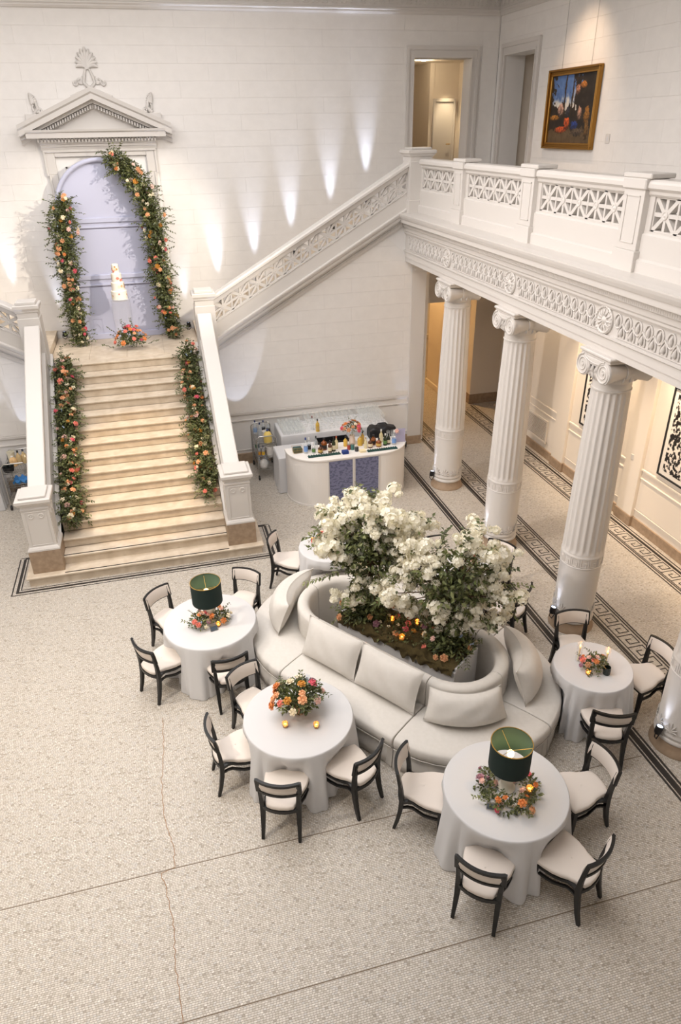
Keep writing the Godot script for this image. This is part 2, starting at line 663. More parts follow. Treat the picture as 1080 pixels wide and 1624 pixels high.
func build_shell() -> void:
	# floor
	var fl := struct("floor")
	box_part(fl, "mosaic", Vector3(-9.2, -0.3, -10.4), Vector3(11.2, 0.0, 13.2), M.mosaic)
	# inlaid border lines along the colonnade, and the joints and the crack of the mosaic
	for q in [[5.562, 0.014], [5.492, 0.038], [5.425, 0.014]]:
		box_part(fl, "inlay_line", Vector3(q[0] - q[1], -0.004, -3.6), Vector3(q[0] + q[1], 0.0015, 10.0), M.ink)
	for q in [[6.715, 0.013], [6.672, 0.013], [6.328, 0.026], [6.283, 0.012], [8.395, 0.011], [8.322, 0.026], [7.998, 0.012], [7.945, 0.012]]:
		box_part(fl, "inlay_line", Vector3(q[0] - q[1], -0.004, -5.75), Vector3(q[0] + q[1], 0.0015, 10.0), M.ink)
	for q in [[6.39, 6.62, -5.6], [8.03, 8.26, -5.6]]:
		var b := MB.new()
		meander(b, q[0], q[1], q[2], 9.5)
		part(fl, "meander_inlay", b, M.ink)
	# three lines round the foot of the stairs
	for q in [[2.152, 0.170, 0.010], [2.075, 0.100, 0.022], [2.024, 0.035, 0.009]]:
		var w: float = q[2]
		box_part(fl, "inlay_line", Vector3(-q[0] - w, -0.004, q[1] - w), Vector3(q[0] + w, 0.0015, q[1] + w), M.ink)
		for s in [-1.0, 1.0]:
			box_part(fl, "inlay_line", Vector3(s * q[0] - w, -0.004, -0.95), Vector3(s * q[0] + w, 0.0014, q[1] - w), M.ink)
		for s in [-1.0, 1.0]:
			box_part(fl, "inlay_line", Vector3(minf(s * 1.94, s * q[0]), -0.004, -0.9 - (q[0] - 1.95) * 0.4 - w), Vector3(maxf(s * 1.94, s * q[0]), 0.0013, -0.9 - (q[0] - 1.95) * 0.4 + w), M.ink)
	var mortar := mat(120, 104, 86, 0.9)
	for z in [5.61, 7.03]:
		box_part(fl, "joint", Vector3(-6.0, -0.004, z - 0.004), Vector3(5.4, 0.0008, z + 0.004), mortar)
	var cr := [Vector2(0.06, 3.5), Vector2(0.055, 4.04), Vector2(0.009, 4.5), Vector2(0.03, 5.01), Vector2(0.10, 5.36), Vector2(0.10, 5.6), Vector2(-0.03, 5.63), Vector2(0.058, 6.14), Vector2(0.053, 6.55), Vector2(0.09, 7.04), Vector2(0.07, 8.2)]
	var cb := MB.new()
	for i in cr.size() - 1:
		var k := 10
		var prev: Vector2 = cr[i]
		for j in range(1, k + 1):
			var p: Vector2 = cr[i].lerp(cr[i + 1], float(j) / k)
			if j < k: p.x += rng.randf_range(-0.012, 0.012)
			var d := (p - prev).normalized() * 0.0035
			var o := Vector2(-d.y, d.x)
			cb.quad(Vector3(prev.x + o.x, 0.0008, prev.y + o.y), Vector3(p.x + o.x, 0.0008, p.y + o.y), Vector3(p.x - o.x, 0.0008, p.y - o.y), Vector3(prev.x - o.x, 0.0008, prev.y - o.y), Vector3.UP)
			prev = p
	part(fl, "crack", cb, mat(150, 116, 86, 0.9))

	# back wall with the doorway above and the passage below
	var wb := struct("wall_back")
	var z0 := BACK_Z - 0.4
	var z1 := BACK_Z - 0.012
	box_part(wb, "backing", Vector3(-9.2, 0, z0), Vector3(6.3, 9.4, z1), M.plaster)
	box_part(wb, "backing", Vector3(6.3, 3.13, z0), Vector3(8.5, 4.95, z1), M.plaster)
	box_part(wb, "backing", Vector3(6.3, 4.95, z0), Vector3(6.49, 9.4, z1), M.plaster)
	box_part(wb, "backing", Vector3(7.76, 4.95, z0), Vector3(8.8, 9.4, z1), M.plaster)
	box_part(wb, "backing", Vector3(6.49, 7.67, z0), Vector3(7.76, 9.4, z1), M.plaster)
	var xf := frame3(Vector3(0, 0, z1), Vector3.RIGHT, Vector3.UP)
	lay_blocks(wb, rect(-4.6, 2.7, 8.36, 8.42), [rect(-1.1, 2.0, 1.12, 6.5), rect(6.33, 4.0, 8.0, 7.88)], xf, 1.14, 0.286, 2.7, M.block)
	# upper wall on the right
	var wr := struct("wall_right")
	box_part(wr, "backing", Vector3(8.372, 4.95, -3.96), Vector3(8.8, 9.4, 13.2), M.plaster)
	box_part(wr, "backing", Vector3(8.372, 7.69, -5.8), Vector3(8.8, 9.4, -3.96), M.plaster)
	box_part(wr, "backing", Vector3(8.372, 4.95, -5.8), Vector3(8.8, 7.69, -5.42), M.plaster)
	box_part(wr, "backing", Vector3(8.372, 4.95, -4.15), Vector3(8.8, 7.69, -3.96), M.plaster)
	var xr := frame3(Vector3(8.372, 0, 0), Vector3(0, 0, 1), Vector3.UP)
	xr.basis = Basis(Vector3(0, 0, 1), Vector3.UP, Vector3(-1, 0, 0))
	lay_blocks(wr, rect(-5.78, 4.95, 4.2, 8.42), [rect(-5.8, 4.9, -3.95, 7.89)], xr, 0.78, 0.302, 4.95, M.block)
	# outside the frame: the left and near walls and the ceiling
	var wl := struct("wall_left")
	box_part(wl, "backing", Vector3(-9.2, 0, -5.8), Vector3(-8.9, 9.4, 13.2), M.plaster)
	var wn := struct("wall_front")
	box_part(wn, "backing", Vector3(-9.2, 0, 12.9), Vector3(11.2, 9.4, 13.2), M.plaster)
	var ce := struct("ceiling")
	box_part(ce, "slab", Vector3(-9.2, 9.3, -10.4), Vector3(11.2, 9.6, 13.2), M.plaster)
	box_part(ce, "laylight_pane", Vector3(-4.1, 9.22, -3.7), Vector3(3.7, 9.29, 7.9), glow(250, 250, 255, 0.8))
	for x in range(-3, 4):
		box_part(ce, "laylight_bar", Vector3(x - 0.03 - 0.2, 9.19, -3.7), Vector3(x + 0.03 - 0.2, 9.23, 7.9), M.trim)
	for s in [-3.4, -1.2, 1.1, 3.4, 5.7, 8.0]:
		box_part(ce, "beam", Vector3(s - 0.07, 9.0, -5.5), Vector3(s + 0.07, 9.3, -3.8), M.trim, 0.01)
	var co := struct("trim_1")
	var pr := [Vector2(0, 8.40), Vector2(0.03, 8.40), Vector2(0.055, 8.435), Vector2(0.055, 8.455), Vector2(0.08, 8.475), Vector2(0.08, 8.50), Vector2(0.06, 8.51), Vector2(0.06, 8.70), Vector2(0.10, 8.74), Vector2(0.10, 8.80), Vector2(0.22, 8.88), Vector2(0.34, 9.0), Vector2(0.34, 9.12), Vector2(0, 9.12)]
	var cm := MB.new()
	cm.sweep(pr, [Vector3(-8.9, 0, BACK_Z), Vector3(8.36, 0, BACK_Z), Vector3(8.36, 0, 12.9)])
	part(co, "cornice", cm, M.trim)
	# palmettes of the cornice frieze
	var pm := palmette_mesh(0.075, 0.15)
	for i in 60:
		var x := -2.6 + i * 0.19
		if x < 8.25: part_at(co, "palmette", pm, M.trim, Transform3D(Basis.IDENTITY, Vector3(x, 8.535, BACK_Z + 0.06)))
	for i in 26:
		part_at(co, "palmette", pm, M.trim, Transform3D(Basis(Vector3(0, 0, 1), Vector3.UP, Vector3(-1, 0, 0)), Vector3(8.30, 8.535, -5.6 + i * 0.19)))


# the running key pattern between x0 and x1, along z
func meander(b: MB, x0: float, x1: float, za: float, zb: float) -> void:
	var w := 0.020
	var per := 0.25
	var W := x1 - x0
	# the line of the key, as fractions of the width and of the period
	var pts := [Vector2(0.0, 0.0), Vector2(1.0, 0.0), Vector2(1.0, 0.74), Vector2(0.34, 0.74), Vector2(0.34, 0.36), Vector2(0.67, 0.36)]
	var pts2 := [Vector2(0.0, 0.0), Vector2(0.0, 1.0)]
	var z := za
	while z + per <= zb:
		for line in [pts, pts2]:
			for i in line.size() - 1:
				var p := Vector2(x0 + line[i].x * W, z + line[i].y * per)
				var q := Vector2(x0 + line[i + 1].x * W, z + line[i + 1].y * per)
				var lo := p.min(q) - Vector2(w, w) * 0.5
				var hi := p.max(q) + Vector2(w, w) * 0.5
				b.quad(Vector3(lo.x, 0.0012, lo.y), Vector3(hi.x, 0.0012, lo.y), Vector3(hi.x, 0.0012, hi.y), Vector3(lo.x, 0.0012, hi.y), Vector3.UP)
		z += per


# a small relief palmette standing on its base, facing +z
func palmette_mesh(hw: float, h: float) -> ArrayMesh:
	var b := MB.new()
	for k in 7:
		var a := (k - 3) * 0.40
		var l := h * (0.95 - absf(k - 3) * 0.10)
		var p := []
		var r := []
		for i in 5:
			var t := float(i) / 4
			var bend := a * (0.6 + 0.5 * t)
			p.append(Vector3(sin(bend) * l * t * 0.75, h * 0.05 + cos(bend) * l * t, 0.002))
			r.append([0.004, 0.008, 0.011, 0.012, 0.004][i] * h / 0.15)
		b.tube(p, r, 5)
	for s in [-1.0, 1.0]:
		var p := []
		for i in 10:
			var a := i * 0.62
			var rr := hw * 0.42 * (1.0 - i * 0.085)
			p.append(Vector3(s * (hw * 0.62 + cos(a + 2.4) * rr), hw * 0.42 + sin(a + 2.4) * rr, 0.002))
		b.tube(p, 0.007 * h / 0.15, 4)
	return b.mesh()


# --- the stairs ---------------------------------------------------------------

func build_staircase() -> void:
	var st := struct("staircase")
	# the lowest step carries the pedestals
	var b := MB.new()
	b.span(Vector3(-1.89, 0, -0.03), Vector3(1.89, RISE - 0.035, -0.95))
	b.span(Vector3(-1.921, RISE - 0.035, 0.0), Vector3(1.921, RISE, -0.95), 0.008)
	part(st, "step", b, M.stone)
	for k in range(2, 16):
		var y: float = k * RISE
		var z: float = -(k - 1) * TREAD
		b = MB.new()
		b.span(Vector3(-1.335, y - RISE, z - 0.036), Vector3(1.335, y - 0.035, z - TREAD - 0.05))
		b.span(Vector3(-1.335, y - 0.035, z), Vector3(1.335, y, z - TREAD - (0.03 if k < 15 else 0.0)), 0.008)
		part(st, "step", b, M.stone)
	for k in [1, 2]:
		var y: float = k * RISE
		var z: float = -(k - 1) * TREAD
		box_part(st, "inlay_strip", Vector3(-1.33, y - 0.006, z - 0.028), Vector3(1.33, y + 0.002, z - 0.052), M.ink)
	# the landing, in slabs
	var zl := -15 * TREAD
	b = MB.new()
	b.span(Vector3(-1.79, 2.2, zl - 0.02), Vector3(1.79, 2.53, BACK_Z))
	part(st, "landing", b, M.stone_dark)
	for i in 4:
		for j in 2:
			var xa := -1.44 + i * 0.72
			box_part(st, "paving_slab", Vector3(xa + 0.0015, 2.53, zl - j * 0.95 - 0.0015), Vector3(xa + 0.7185, 2.55, zl - (j + 1) * 0.95 + 0.0015), M.stone, 0.002)
	for s in [-1.0, 1.0]:
		# flank wall below the rail
		var pg := PackedVector2Array([Vector2(-0.55, 0.0), Vector2(-0.55, 0.62), Vector2(-3.45, 0.62 + 2.9 * 0.654), Vector2(-3.79, 2.75), Vector2(-3.79, 0.0)])
		b = MB.new()
		b.poly(pg, Transform3D(Basis(Vector3(0, 0, 1), Vector3.UP, Vector3(-1, 0, 0)), Vector3.ZERO), -s * 1.44 - 0.10, -s * 1.44 + 0.10)
		part(st, "string_wall", b, M.trim)
		# sloping handrail slab and the pierced panels below it
		b = MB.new()
		var A := Vector3(s * 1.545, 1.365, -0.52)
		var B := Vector3(s * 1.545, 1.365 + 2.9 * 0.654, -3.42)
		b.sweep([Vector2(-0.135, 0.02), Vector2(-0.135, 0.10), Vector2(-0.12, 0.115), Vector2(0.12, 0.115), Vector2(0.135, 0.10), Vector2(0.135, 0.02), Vector2(0.10, 0.0), Vector2(-0.10, 0.0)], [A, B])
		part(st, "handrail", b, M.trim)
		var lm := lattice_mesh(0.36, 0.34, 0.654, 0.05)
		for i in 8:
			var z := -0.58 - i * 0.36
			var xf := Transform3D(Basis(Vector3(0, 0, -1), Vector3.UP, Vector3(1, 0, 0)), Vector3(s * 1.50, 0.97 + (-0.52 - z) * 0.654 + 0.02, z))
			part_at(st, "pierced_panel", lm, M.trim, xf)
		b = MB.new()
		b.sweep([Vector2(-0.09, -0.40), Vector2(0.09, -0.40), Vector2(0.09, -0.02), Vector2(-0.09, -0.02)], [Vector3(s * 1.5, 1.0, -0.52), Vector3(s * 1.5, 1.0 + 2.9 * 0.654, -3.42)])
		part(st, "string_band", b, M.trim)
		pedestal(s)
		landing_newel(s)


func pedestal(s: float) -> void:
	var lab := "square white pedestal at the foot of the stairs, on the bar's side" if s > 0 else "square white pedestal at the stairs' foot, on the side away from the bar"
	var t := thing("stair_pedestal", lab, "pedestal", Vector3(s * 1.575, RISE, -0.36))
	var b := MB.new()
	b.span(Vector3(-0.2407, 0, 0.242), Vector3(0.2407, 0.404, -0.242), 0.004)
	part(t, "plinth", b, M.stone_dark)
	b = MB.new()
	b.lathe4([Vector2(0.245, 0.404), Vector2(0.245, 0.43), Vector2(0.225, 0.46), Vector2(0.21, 0.475), Vector2(0.205, 0.50), Vector2(0.205, 1.12), Vector2(0.215, 1.13), Vector2(0.215, 1.15), Vector2(0.205, 1.16), Vector2(0.205, 1.19), Vector2(0.235, 1.22), Vector2(0.235, 1.235), Vector2(0.262, 1.26), Vector2(0.262, 1.305), Vector2(0.25, 1.315)])
	part(t, "shaft", b, M.trim)
	b = MB.new()
	b.span(Vector3(-0.20, 1.315, 0.20), Vector3(0.20, 1.355, -0.20), 0.008)
	part(t, "cap_block", b, M.trim)
	# sunk panel with two discs on the front and on the sides
	for f in 3:
		var bs := Basis(Vector3.UP, [0.0, PI / 2, -PI / 2][f])
		b = MB.new()
		for q in [[Vector3(-0.155, 0.80, 0), Vector3(0.012, 0.60, 0.014)], [Vector3(0.155, 0.80, 0), Vector3(0.012, 0.60, 0.014)], [Vector3(0, 1.095, 0), Vector3(0.32, 0.012, 0.014)], [Vector3(0, 0.505, 0), Vector3(0.32, 0.012, 0.014)]]:
			b.box(bs * (q[0] + Vector3(0, 0, 0.206)), q[1], bs, 0.003)
		part(t, "panel_moulding", b, M.trim)
		for x in [-0.075, 0.075]:
			b = MB.new()
			b.lathe([Vector2(0, 0.004), Vector2(0.012, 0.008), Vector2(0.018, 0.003), Vector2(0.028, 0.003), Vector2(0.034, 0.012), Vector2(0.042, 0.010), Vector2(0.046, 0.0)], 14, Transform3D(bs * Basis(Vector3.RIGHT, PI / 2), bs * Vector3(x, 1.02, 0.205)))
			part(t, "disc", b, M.trim)


func landing_newel(s: float) -> void:
	var lab := "square white newel at the stairs' head, on the bar's side" if s > 0 else "square white newel at the stairs' head, on the side away from the bar"
	var t := thing("landing_newel", lab, "newel post", Vector3(s * 1.575, 0, -3.62))
	var b := MB.new()
	b.lathe4([Vector2(0.19, 2.56), Vector2(0.19, 3.50), Vector2(0.175, 3.51), Vector2(0.175, 3.60), Vector2(0.195, 3.62), Vector2(0.195, 3.64), Vector2(0.222, 3.68), Vector2(0.222, 3.73), Vector2(0.21, 3.74)])
	part(t, "shaft", b, M.trim)
	b = MB.new()
	b.span(Vector3(-0.17, 3.74, 0.17), Vector3(0.17, 3.79, -0.17), 0.008)
	part(t, "cap_block", b, M.trim)


# one square of pierced tracery: four bars crossing in a rosette; sheared by slope; (x right, y up, z thick)
func lattice_mesh(w: float, h: float, slope: float, thick: float) -> ArrayMesh:
	var b := MB.new()
	var sh := func(x: float, y: float, z: float) -> Vector3: return Vector3(x, y + slope * x, z)
	var bar := func(x0: float, y0: float, x1: float, y1: float, wd: float, th: float) -> void:
		var d := Vector2(x1 - x0, y1 - y0).normalized()
		var o := Vector2(-d.y, d.x) * wd * 0.5
		var A := []
		for z in [-th * 0.5, th * 0.5]:
			A.append(sh.call(x0 + o.x, y0 + o.y, z)); A.append(sh.call(x1 + o.x, y1 + o.y, z)); A.append(sh.call(x1 - o.x, y1 - o.y, z)); A.append(sh.call(x0 - o.x, y0 - o.y, z))
		var zn := Vector3(0, 0, 1)
		b.quad(A[4], A[5], A[6], A[7], zn)
		b.quad(A[0], A[1], A[2], A[3], -zn)
		var n1: Vector3 = (A[1] - A[0]).cross(zn).normalized()
		if n1.dot(A[0] - A[3]) < 0: n1 = -n1
		b.quad(A[0], A[1], A[5], A[4], n1)
		b.quad(A[3], A[2], A[6], A[7], -n1)
	var bw := 0.041
	bar.call(0.0, h * 0.5, w, h * 0.5, bw, thick * 0.9)
	bar.call(w * 0.5, 0.0, w * 0.5, h, bw, thick * 0.92)
	bar.call(0.0, 0.0, w, h, bw * 1.1, thick)
	bar.call(0.0, h, w, 0.0, bw * 1.1, thick * 0.98)
	bar.call(0.0, 0.008, w, 0.008, 0.02, thick)
	bar.call(0.0, h - 0.008, w, h - 0.008, 0.02, thick)
	bar.call(0.006, 0.0, 0.006, h, 0.016, thick * 0.95)
	bar.call(w - 0.006, 0.0, w - 0.006, h, 0.016, thick * 0.95)
	for sg in [-1.0, 1.0]:
		var c: Vector3 = sh.call(w * 0.5, h * 0.5, sg * thick * 0.5)
		b.lathe([Vector2(0.046, -0.01), Vector2(0.044, 0.008), Vector2(0.034, 0.010), Vector2(0.028, 0.004), Vector2(0.016, 0.006), Vector2(0.0, 0.014)], 10, Transform3D(Basis(Vector3.RIGHT, sg * PI / 2), c))
	return b.mesh()


func build_flights() -> void:
	var lm := lattice_mesh(0.352, 0.338, SLOPE, 0.06)
	var lml := lattice_mesh(0.352, 0.338, -SLOPE, 0.06)
	for s in [1.0, -1.0]:
		var fl := struct("stair_flight")
		for k in 14:
			var x := 1.45 + k * 0.304
			var y := 2.55 + (k + 1) * 0.1714
			var x1 := x + 0.32
			var b := MB.new()
			b.span(Vector3(s * x, y - 0.25, -3.815), Vector3(s * x1, y - 0.03, BACK_Z))
			b.span(Vector3(s * (x - 0.02), y - 0.03, -3.815), Vector3(s * x1, y, BACK_Z), 0.006)
			part(fl, "step", b, M.stone)
		var X0 := 1.74
		var X1 := 5.64
		var y_at := func(x: float) -> float: return 3.674 + SLOPE * (x - 1.787)
		var A := Vector3(s * X0, y_at.call(X0), 0)
		var B := Vector3(s * X1, y_at.call(X1), 0)
		if s < 0:
			var tmp := A; A = B; B = tmp
		# paths run towards +x, so that "out" is towards the hall
		var at := func(p: Vector3, z: float) -> Vector3: return Vector3(p.x, p.y, z)
		var sw := func(called: String, prof: Array, z: float, m: Material) -> void:
			var b := MB.new()
			b.sweep(prof, [at.call(A, z), at.call(B, z)])
			part(fl, called, b, m)
		sw.call("handrail", [Vector2(-0.26, -0.03), Vector2(-0.24, 0.0), Vector2(-0.02, 0.0), Vector2(0.0, -0.03), Vector2(0.0, -0.07), Vector2(-0.03, -0.09), Vector2(-0.045, -0.12), Vector2(-0.06, -0.168), Vector2(-0.20, -0.168), Vector2(-0.215, -0.12), Vector2(-0.23, -0.09), Vector2(-0.26, -0.07)], -3.55, M.trim)
		sw.call("string_band", [Vector2(-0.13, -0.506), Vector2(0.0, -0.506), Vector2(0.0, -0.53), Vector2(-0.012, -0.54), Vector2(-0.012, -0.83), Vector2(-0.13, -0.83)], -3.62, M.trim)
		sw.call("raking_moulding", [Vector2(-0.02, -1.13), Vector2(0.035, -1.13), Vector2(0.04, -1.075), Vector2(0.055, -1.06), Vector2(0.055, -1.03), Vector2(0.095, -1.0), Vector2(0.10, -0.965), Vector2(0.16, -0.95), Vector2(0.165, -0.89), Vector2(0.19, -0.875), Vector2(0.21, -0.83), Vector2(0.21, -0.807), Vector2(0.15, -0.79), Vector2(-0.02, -0.79)], -3.79, M.trim)
		# small dentils under the raking moulding
		var db := MB.new()
		var nd := 110
		for i in nd:
			var x := 1.80 + i * 0.0346
			var y: float = y_at.call(x) - 1.043
			db.box(Vector3(s * x, y, -3.735), Vector3(0.018, 0.03, 0.04), Basis(Vector3(1, 0, 0), Vector3.UP, Vector3(0, 0, 1)))
		stuff(part(fl, "dentil_row", db, M.trim))
		for i in 11:
			var x := 1.765 + i * 0.352
			var y: float = y_at.call(x) - 0.506
			if s > 0: part_at(fl, "pierced_panel", lm, M.trim, Transform3D(Basis.IDENTITY, Vector3(x, y, -3.68)))
			else: part_at(fl, "pierced_panel", lml, M.trim, Transform3D(Basis.IDENTITY, Vector3(-x - 0.352, y + SLOPE * 0.352, -3.68)))
		# wall below the flight, with blocks above the chair rail
		var wl := struct("wall_under_stairs")
		var top := func(x: float) -> float: return y_at.call(x) - 1.0
		var pg := PackedVector2Array([Vector2(s * 1.78, 0.0), Vector2(s * 6.15, 0.0), Vector2(s * 6.15, 4.3), Vector2(s * 5.6, top.call(5.6)), Vector2(s * 1.78, top.call(1.78))])
		var b2 := MB.new()
		b2.poly(pg, Transform3D.IDENTITY, -4.0, -3.802)
		part(wl, "backing", b2, M.plaster)
		lay_blocks(wl, PackedVector2Array([Vector2(s * 1.79, 1.2), Vector2(s * 5.85, 1.2), Vector2(s * 5.85, 4.05), Vector2(s * 5.2, top.call(5.2)), Vector2(s * 1.79, top.call(1.79))]), [], Transform3D(Basis.IDENTITY, Vector3(0, 0, -3.802)), 1.14, 0.286, 1.2, M.block)
		var xa := minf(s * 1.79, s * 5.85)
		var xb := maxf(s * 1.79, s * 5.85)
		for q in [[1.135, 1.195, 0.035], [0.985, 1.015, 0.022], [0.31, 0.335, 0.015]]:
			box_part(wl, "dado_moulding", Vector3(xa, q[0], -3.81), Vector3(xb, q[1], -3.80 + q[2]), M.trim, 0.006)
		box_part(wl, "baseboard", Vector3(xa, 0, -3.81), Vector3(xb, 0.25, -3.77), M.stone_dark, 0.006)
		# pilaster at the end of the wall
		if s > 0:
			var t := thing("wall_pilaster", "plain white pilaster with brown base beside the bar, ending the wall below the stairs", "pilaster", Vector3(6.01, 0, -3.86))
			b2 = MB.new()
			b2.span(Vector3(-0.175, 0, 0.10), Vector3(0.175, 0.20, -0.10), 0.005)
			part(t, "base", b2, M.stone_dark)
			b2 = MB.new()
			b2.span(Vector3(-0.16, 0.20, 0.085), Vector3(0.16, 3.80, -0.10), 0.004)
			part(t, "shaft", b2, M.trim)
			b2 = MB.new()
			b2.span(Vector3(-0.17, 3.80, 0.095), Vector3(0.17, 3.94, -0.10), 0.004)
			b2.span(Vector3(-0.195, 3.94, 0.12), Vector3(0.195, 3.975, -0.10), 0.006)
			b2.span(Vector3(-0.215, 3.975, 0.14), Vector3(0.215, 4.035, -0.10), 0.008)
			part(t, "capital", b2, M.trim)
			for x in [-0.10, 0.10]:
				b2 = MB.new()
				b2.lathe([Vector2(0, 0.006), Vector2(0.02, 0.004), Vector2(0.03, 0.012), Vector2(0.04, 0.0)], 12, Transform3D(Basis(Vector3.RIGHT, PI / 2), Vector3(x, 3.87, 0.095)))
				part(t, "disc", b2, M.trim)


# --- the balcony ---------------------------------------------------------------

func build_balcony() -> void:
	var en := struct("entablature")
	var z_a := 10.6
	var z_b := -3.80
	var sw := func(called: String, prof: Array, m: Material) -> void:
		var b := MB.new()
		b.sweep(prof, [Vector3(5.70, 0, z_b), Vector3(5.70, 0, z_a)])
		part(en, called, b, m)
	sw.call("architrave", [Vector2(-0.47, 4.04), Vector2(0.0, 4.04), Vector2(0.0, 4.12), Vector2(0.012, 4.125), Vector2(0.012, 4.225), Vector2(0.035, 4.24), Vector2(0.035, 4.265), Vector2(0.0, 4.27), Vector2(0.0, 4.56), Vector2(-0.47, 4.56)], M.trim)
	sw.call("cornice", [Vector2(-0.3, 4.56), Vector2(0.02, 4.56), Vector2(0.035, 4.585), Vector2(0.035, 4.61), Vector2(0.05, 4.63), Vector2(0.05, 4.69), Vector2(0.085, 4.705), Vector2(0.085, 4.765), Vector2(0.165, 4.79), Vector2(0.17, 4.86), Vector2(0.185, 4.865), Vector2(0.205, 4.91), Vector2(0.215, 4.945), Vector2(0.215, 4.962), Vector2(0.10, 4.972), Vector2(-0.3, 4.975)], M.trim)
	var db := MB.new()
	var z := z_b + 0.1
	while z < 6.5:
		db.span(Vector3(5.612, 4.71, z), Vector3(5.65, 4.755, z + 0.02))
		z += 0.036
	stuff(part(en, "dentil_row", db, M.trim))
	# frieze: oval palmettes between medallions
	var ov := frieze_unit()
	var md := medallion_mesh()
	var fb := Basis(Vector3(0, 0, 1), Vector3.UP, Vector3(-1, 0, 0))
	var zz := -3.55
	while zz < 6.4:
		var ok := true
		for c in COLZ:
			if absf(zz - c) < 0.19: ok = false
		if ok: part_at(en, "palmette", ov, M.trim, Transform3D(fb, Vector3(5.70, 4.275, zz)))
		zz += 0.183
	for c in COLZ:
		part_at(en, "medallion", md, M.trim, Transform3D(fb, Vector3(5.695, 4.42, c)))
	# balcony floor
	var fl := struct("balcony_floor")
	box_part(fl, "slab", Vector3(5.9, 4.45, -3.8), Vector3(8.8, 4.95, 10.6), M.plaster)
	box_part(fl, "slab", Vector3(5.40, 4.45, -5.8), Vector3(8.8, 4.95, -3.8), M.plaster)
	# balustrade
	var bl := struct("balustrade")
	var sb := func(called: String, prof: Array, za: float, zb: float) -> void:
		var b := MB.new()
		b.sweep(prof, [Vector3(5.87, 0, za), Vector3(5.87, 0, zb)])
		part(bl, called, b, M.trim)
	sb.call("plinth", [Vector2(-0.16, 4.95), Vector2(0.05, 4.95), Vector2(0.05, 5.10), Vector2(0.02, 5.12), Vector2(0.02, 5.36), Vector2(0.0, 5.38), Vector2(0.0, 5.40), Vector2(-0.16, 5.40)], -3.7, 10.6)
	sb.call("handrail", [Vector2(-0.16, 5.74), Vector2(0.0, 5.74), Vector2(0.02, 5.76), Vector2(0.025, 5.79), Vector2(0.06, 5.82), Vector2(0.06, 5.86), Vector2(0.05, 5.88), Vector2(0.03, 5.90), Vector2(-0.19, 5.90), Vector2(-0.22, 5.86), Vector2(-0.22, 5.82)], -3.7, 10.6)
	var lm := lattice_mesh(0.37, 0.345, 0.0, 0.08)
	var fz := Basis(Vector3(0, 0, 1), Vector3.UP, Vector3(-1, 0, 0))
	var starts := [[-3.43, 4], [-1.335, 5], [1.04, 5], [3.416, 5]]
	for q in starts:
		for i in q[1]:
			part_at(bl, "pierced_panel", lm, M.trim, Transform3D(fz, Vector3(5.93, 5.397, q[0] + i * 0.37)))
		var ze: float = q[0] + q[1] * 0.37
		box_part(bl, "stile", Vector3(5.872, 5.38, q[0] - 0.10), Vector3(6.02, 5.76, q[0]), M.trim, 0.004)
		box_part(bl, "stile", Vector3(5.872, 5.38, ze), Vector3(6.02, 5.76, ze + 0.10), M.trim, 0.004)
	for c in COLZ:
		var b := MB.new()
		b.span(Vector3(5.775, 4.96, c - 0.20), Vector3(6.04, 5.19, c + 0.20), 0.006)
		b.span(Vector3(5.80, 5.19, c - 0.18), Vector3(6.04, 5.80, c + 0.18), 0.004)
		b.span(Vector3(5.775, 5.80, c - 0.20), Vector3(6.07, 5.905, c + 0.20), 0.012)
		part(bl, "pier", b, M.trim)
		b = MB.new()
		b.span(Vector3(5.80, 5.905, c - 0.24), Vector3(6.10, 5.955, c + 0.24), 0.01)
		part(bl, "pier_cap", b, M.trim)
		b = MB.new()
		for e in [[c - 0.12, c - 0.11, 5.26, 5.74], [c + 0.11, c + 0.12, 5.26, 5.74], [c - 0.12, c + 0.12, 5.26, 5.27], [c - 0.12, c + 0.12, 5.73, 5.74]]:
			b.span(Vector3(5.792, e[2], e[0]), Vector3(5.802, e[3], e[1]))
		part(bl, "panel_moulding", b, M.trim)
	# corner newel where the flight meets the balcony
	var t := thing("balcony_newel", "square white newel with a moulded cap where the stair flight meets the balcony", "newel post", Vector3(5.86, 4.95, -3.70))
	var nb := MB.new()
	nb.lathe4([Vector2(0.235, 0.0), Vector2(0.235, 0.24), Vector2(0.22, 0.25), Vector2(0.22, 0.90), Vector2(0.215, 0.91), Vector2(0.215, 0.98), Vector2(0.24, 1.0), Vector2(0.245, 1.02), Vector2(0.275, 1.05), Vector2(0.275, 1.085), Vector2(0.255, 1.10)])
	part(t, "shaft", nb, M.trim)
	nb = MB.new()
	nb.span(Vector3(-0.2, 1.10, -0.2), Vector3(0.2, 1.14, 0.2), 0.008)
	part(t, "cap_block", nb, M.trim)


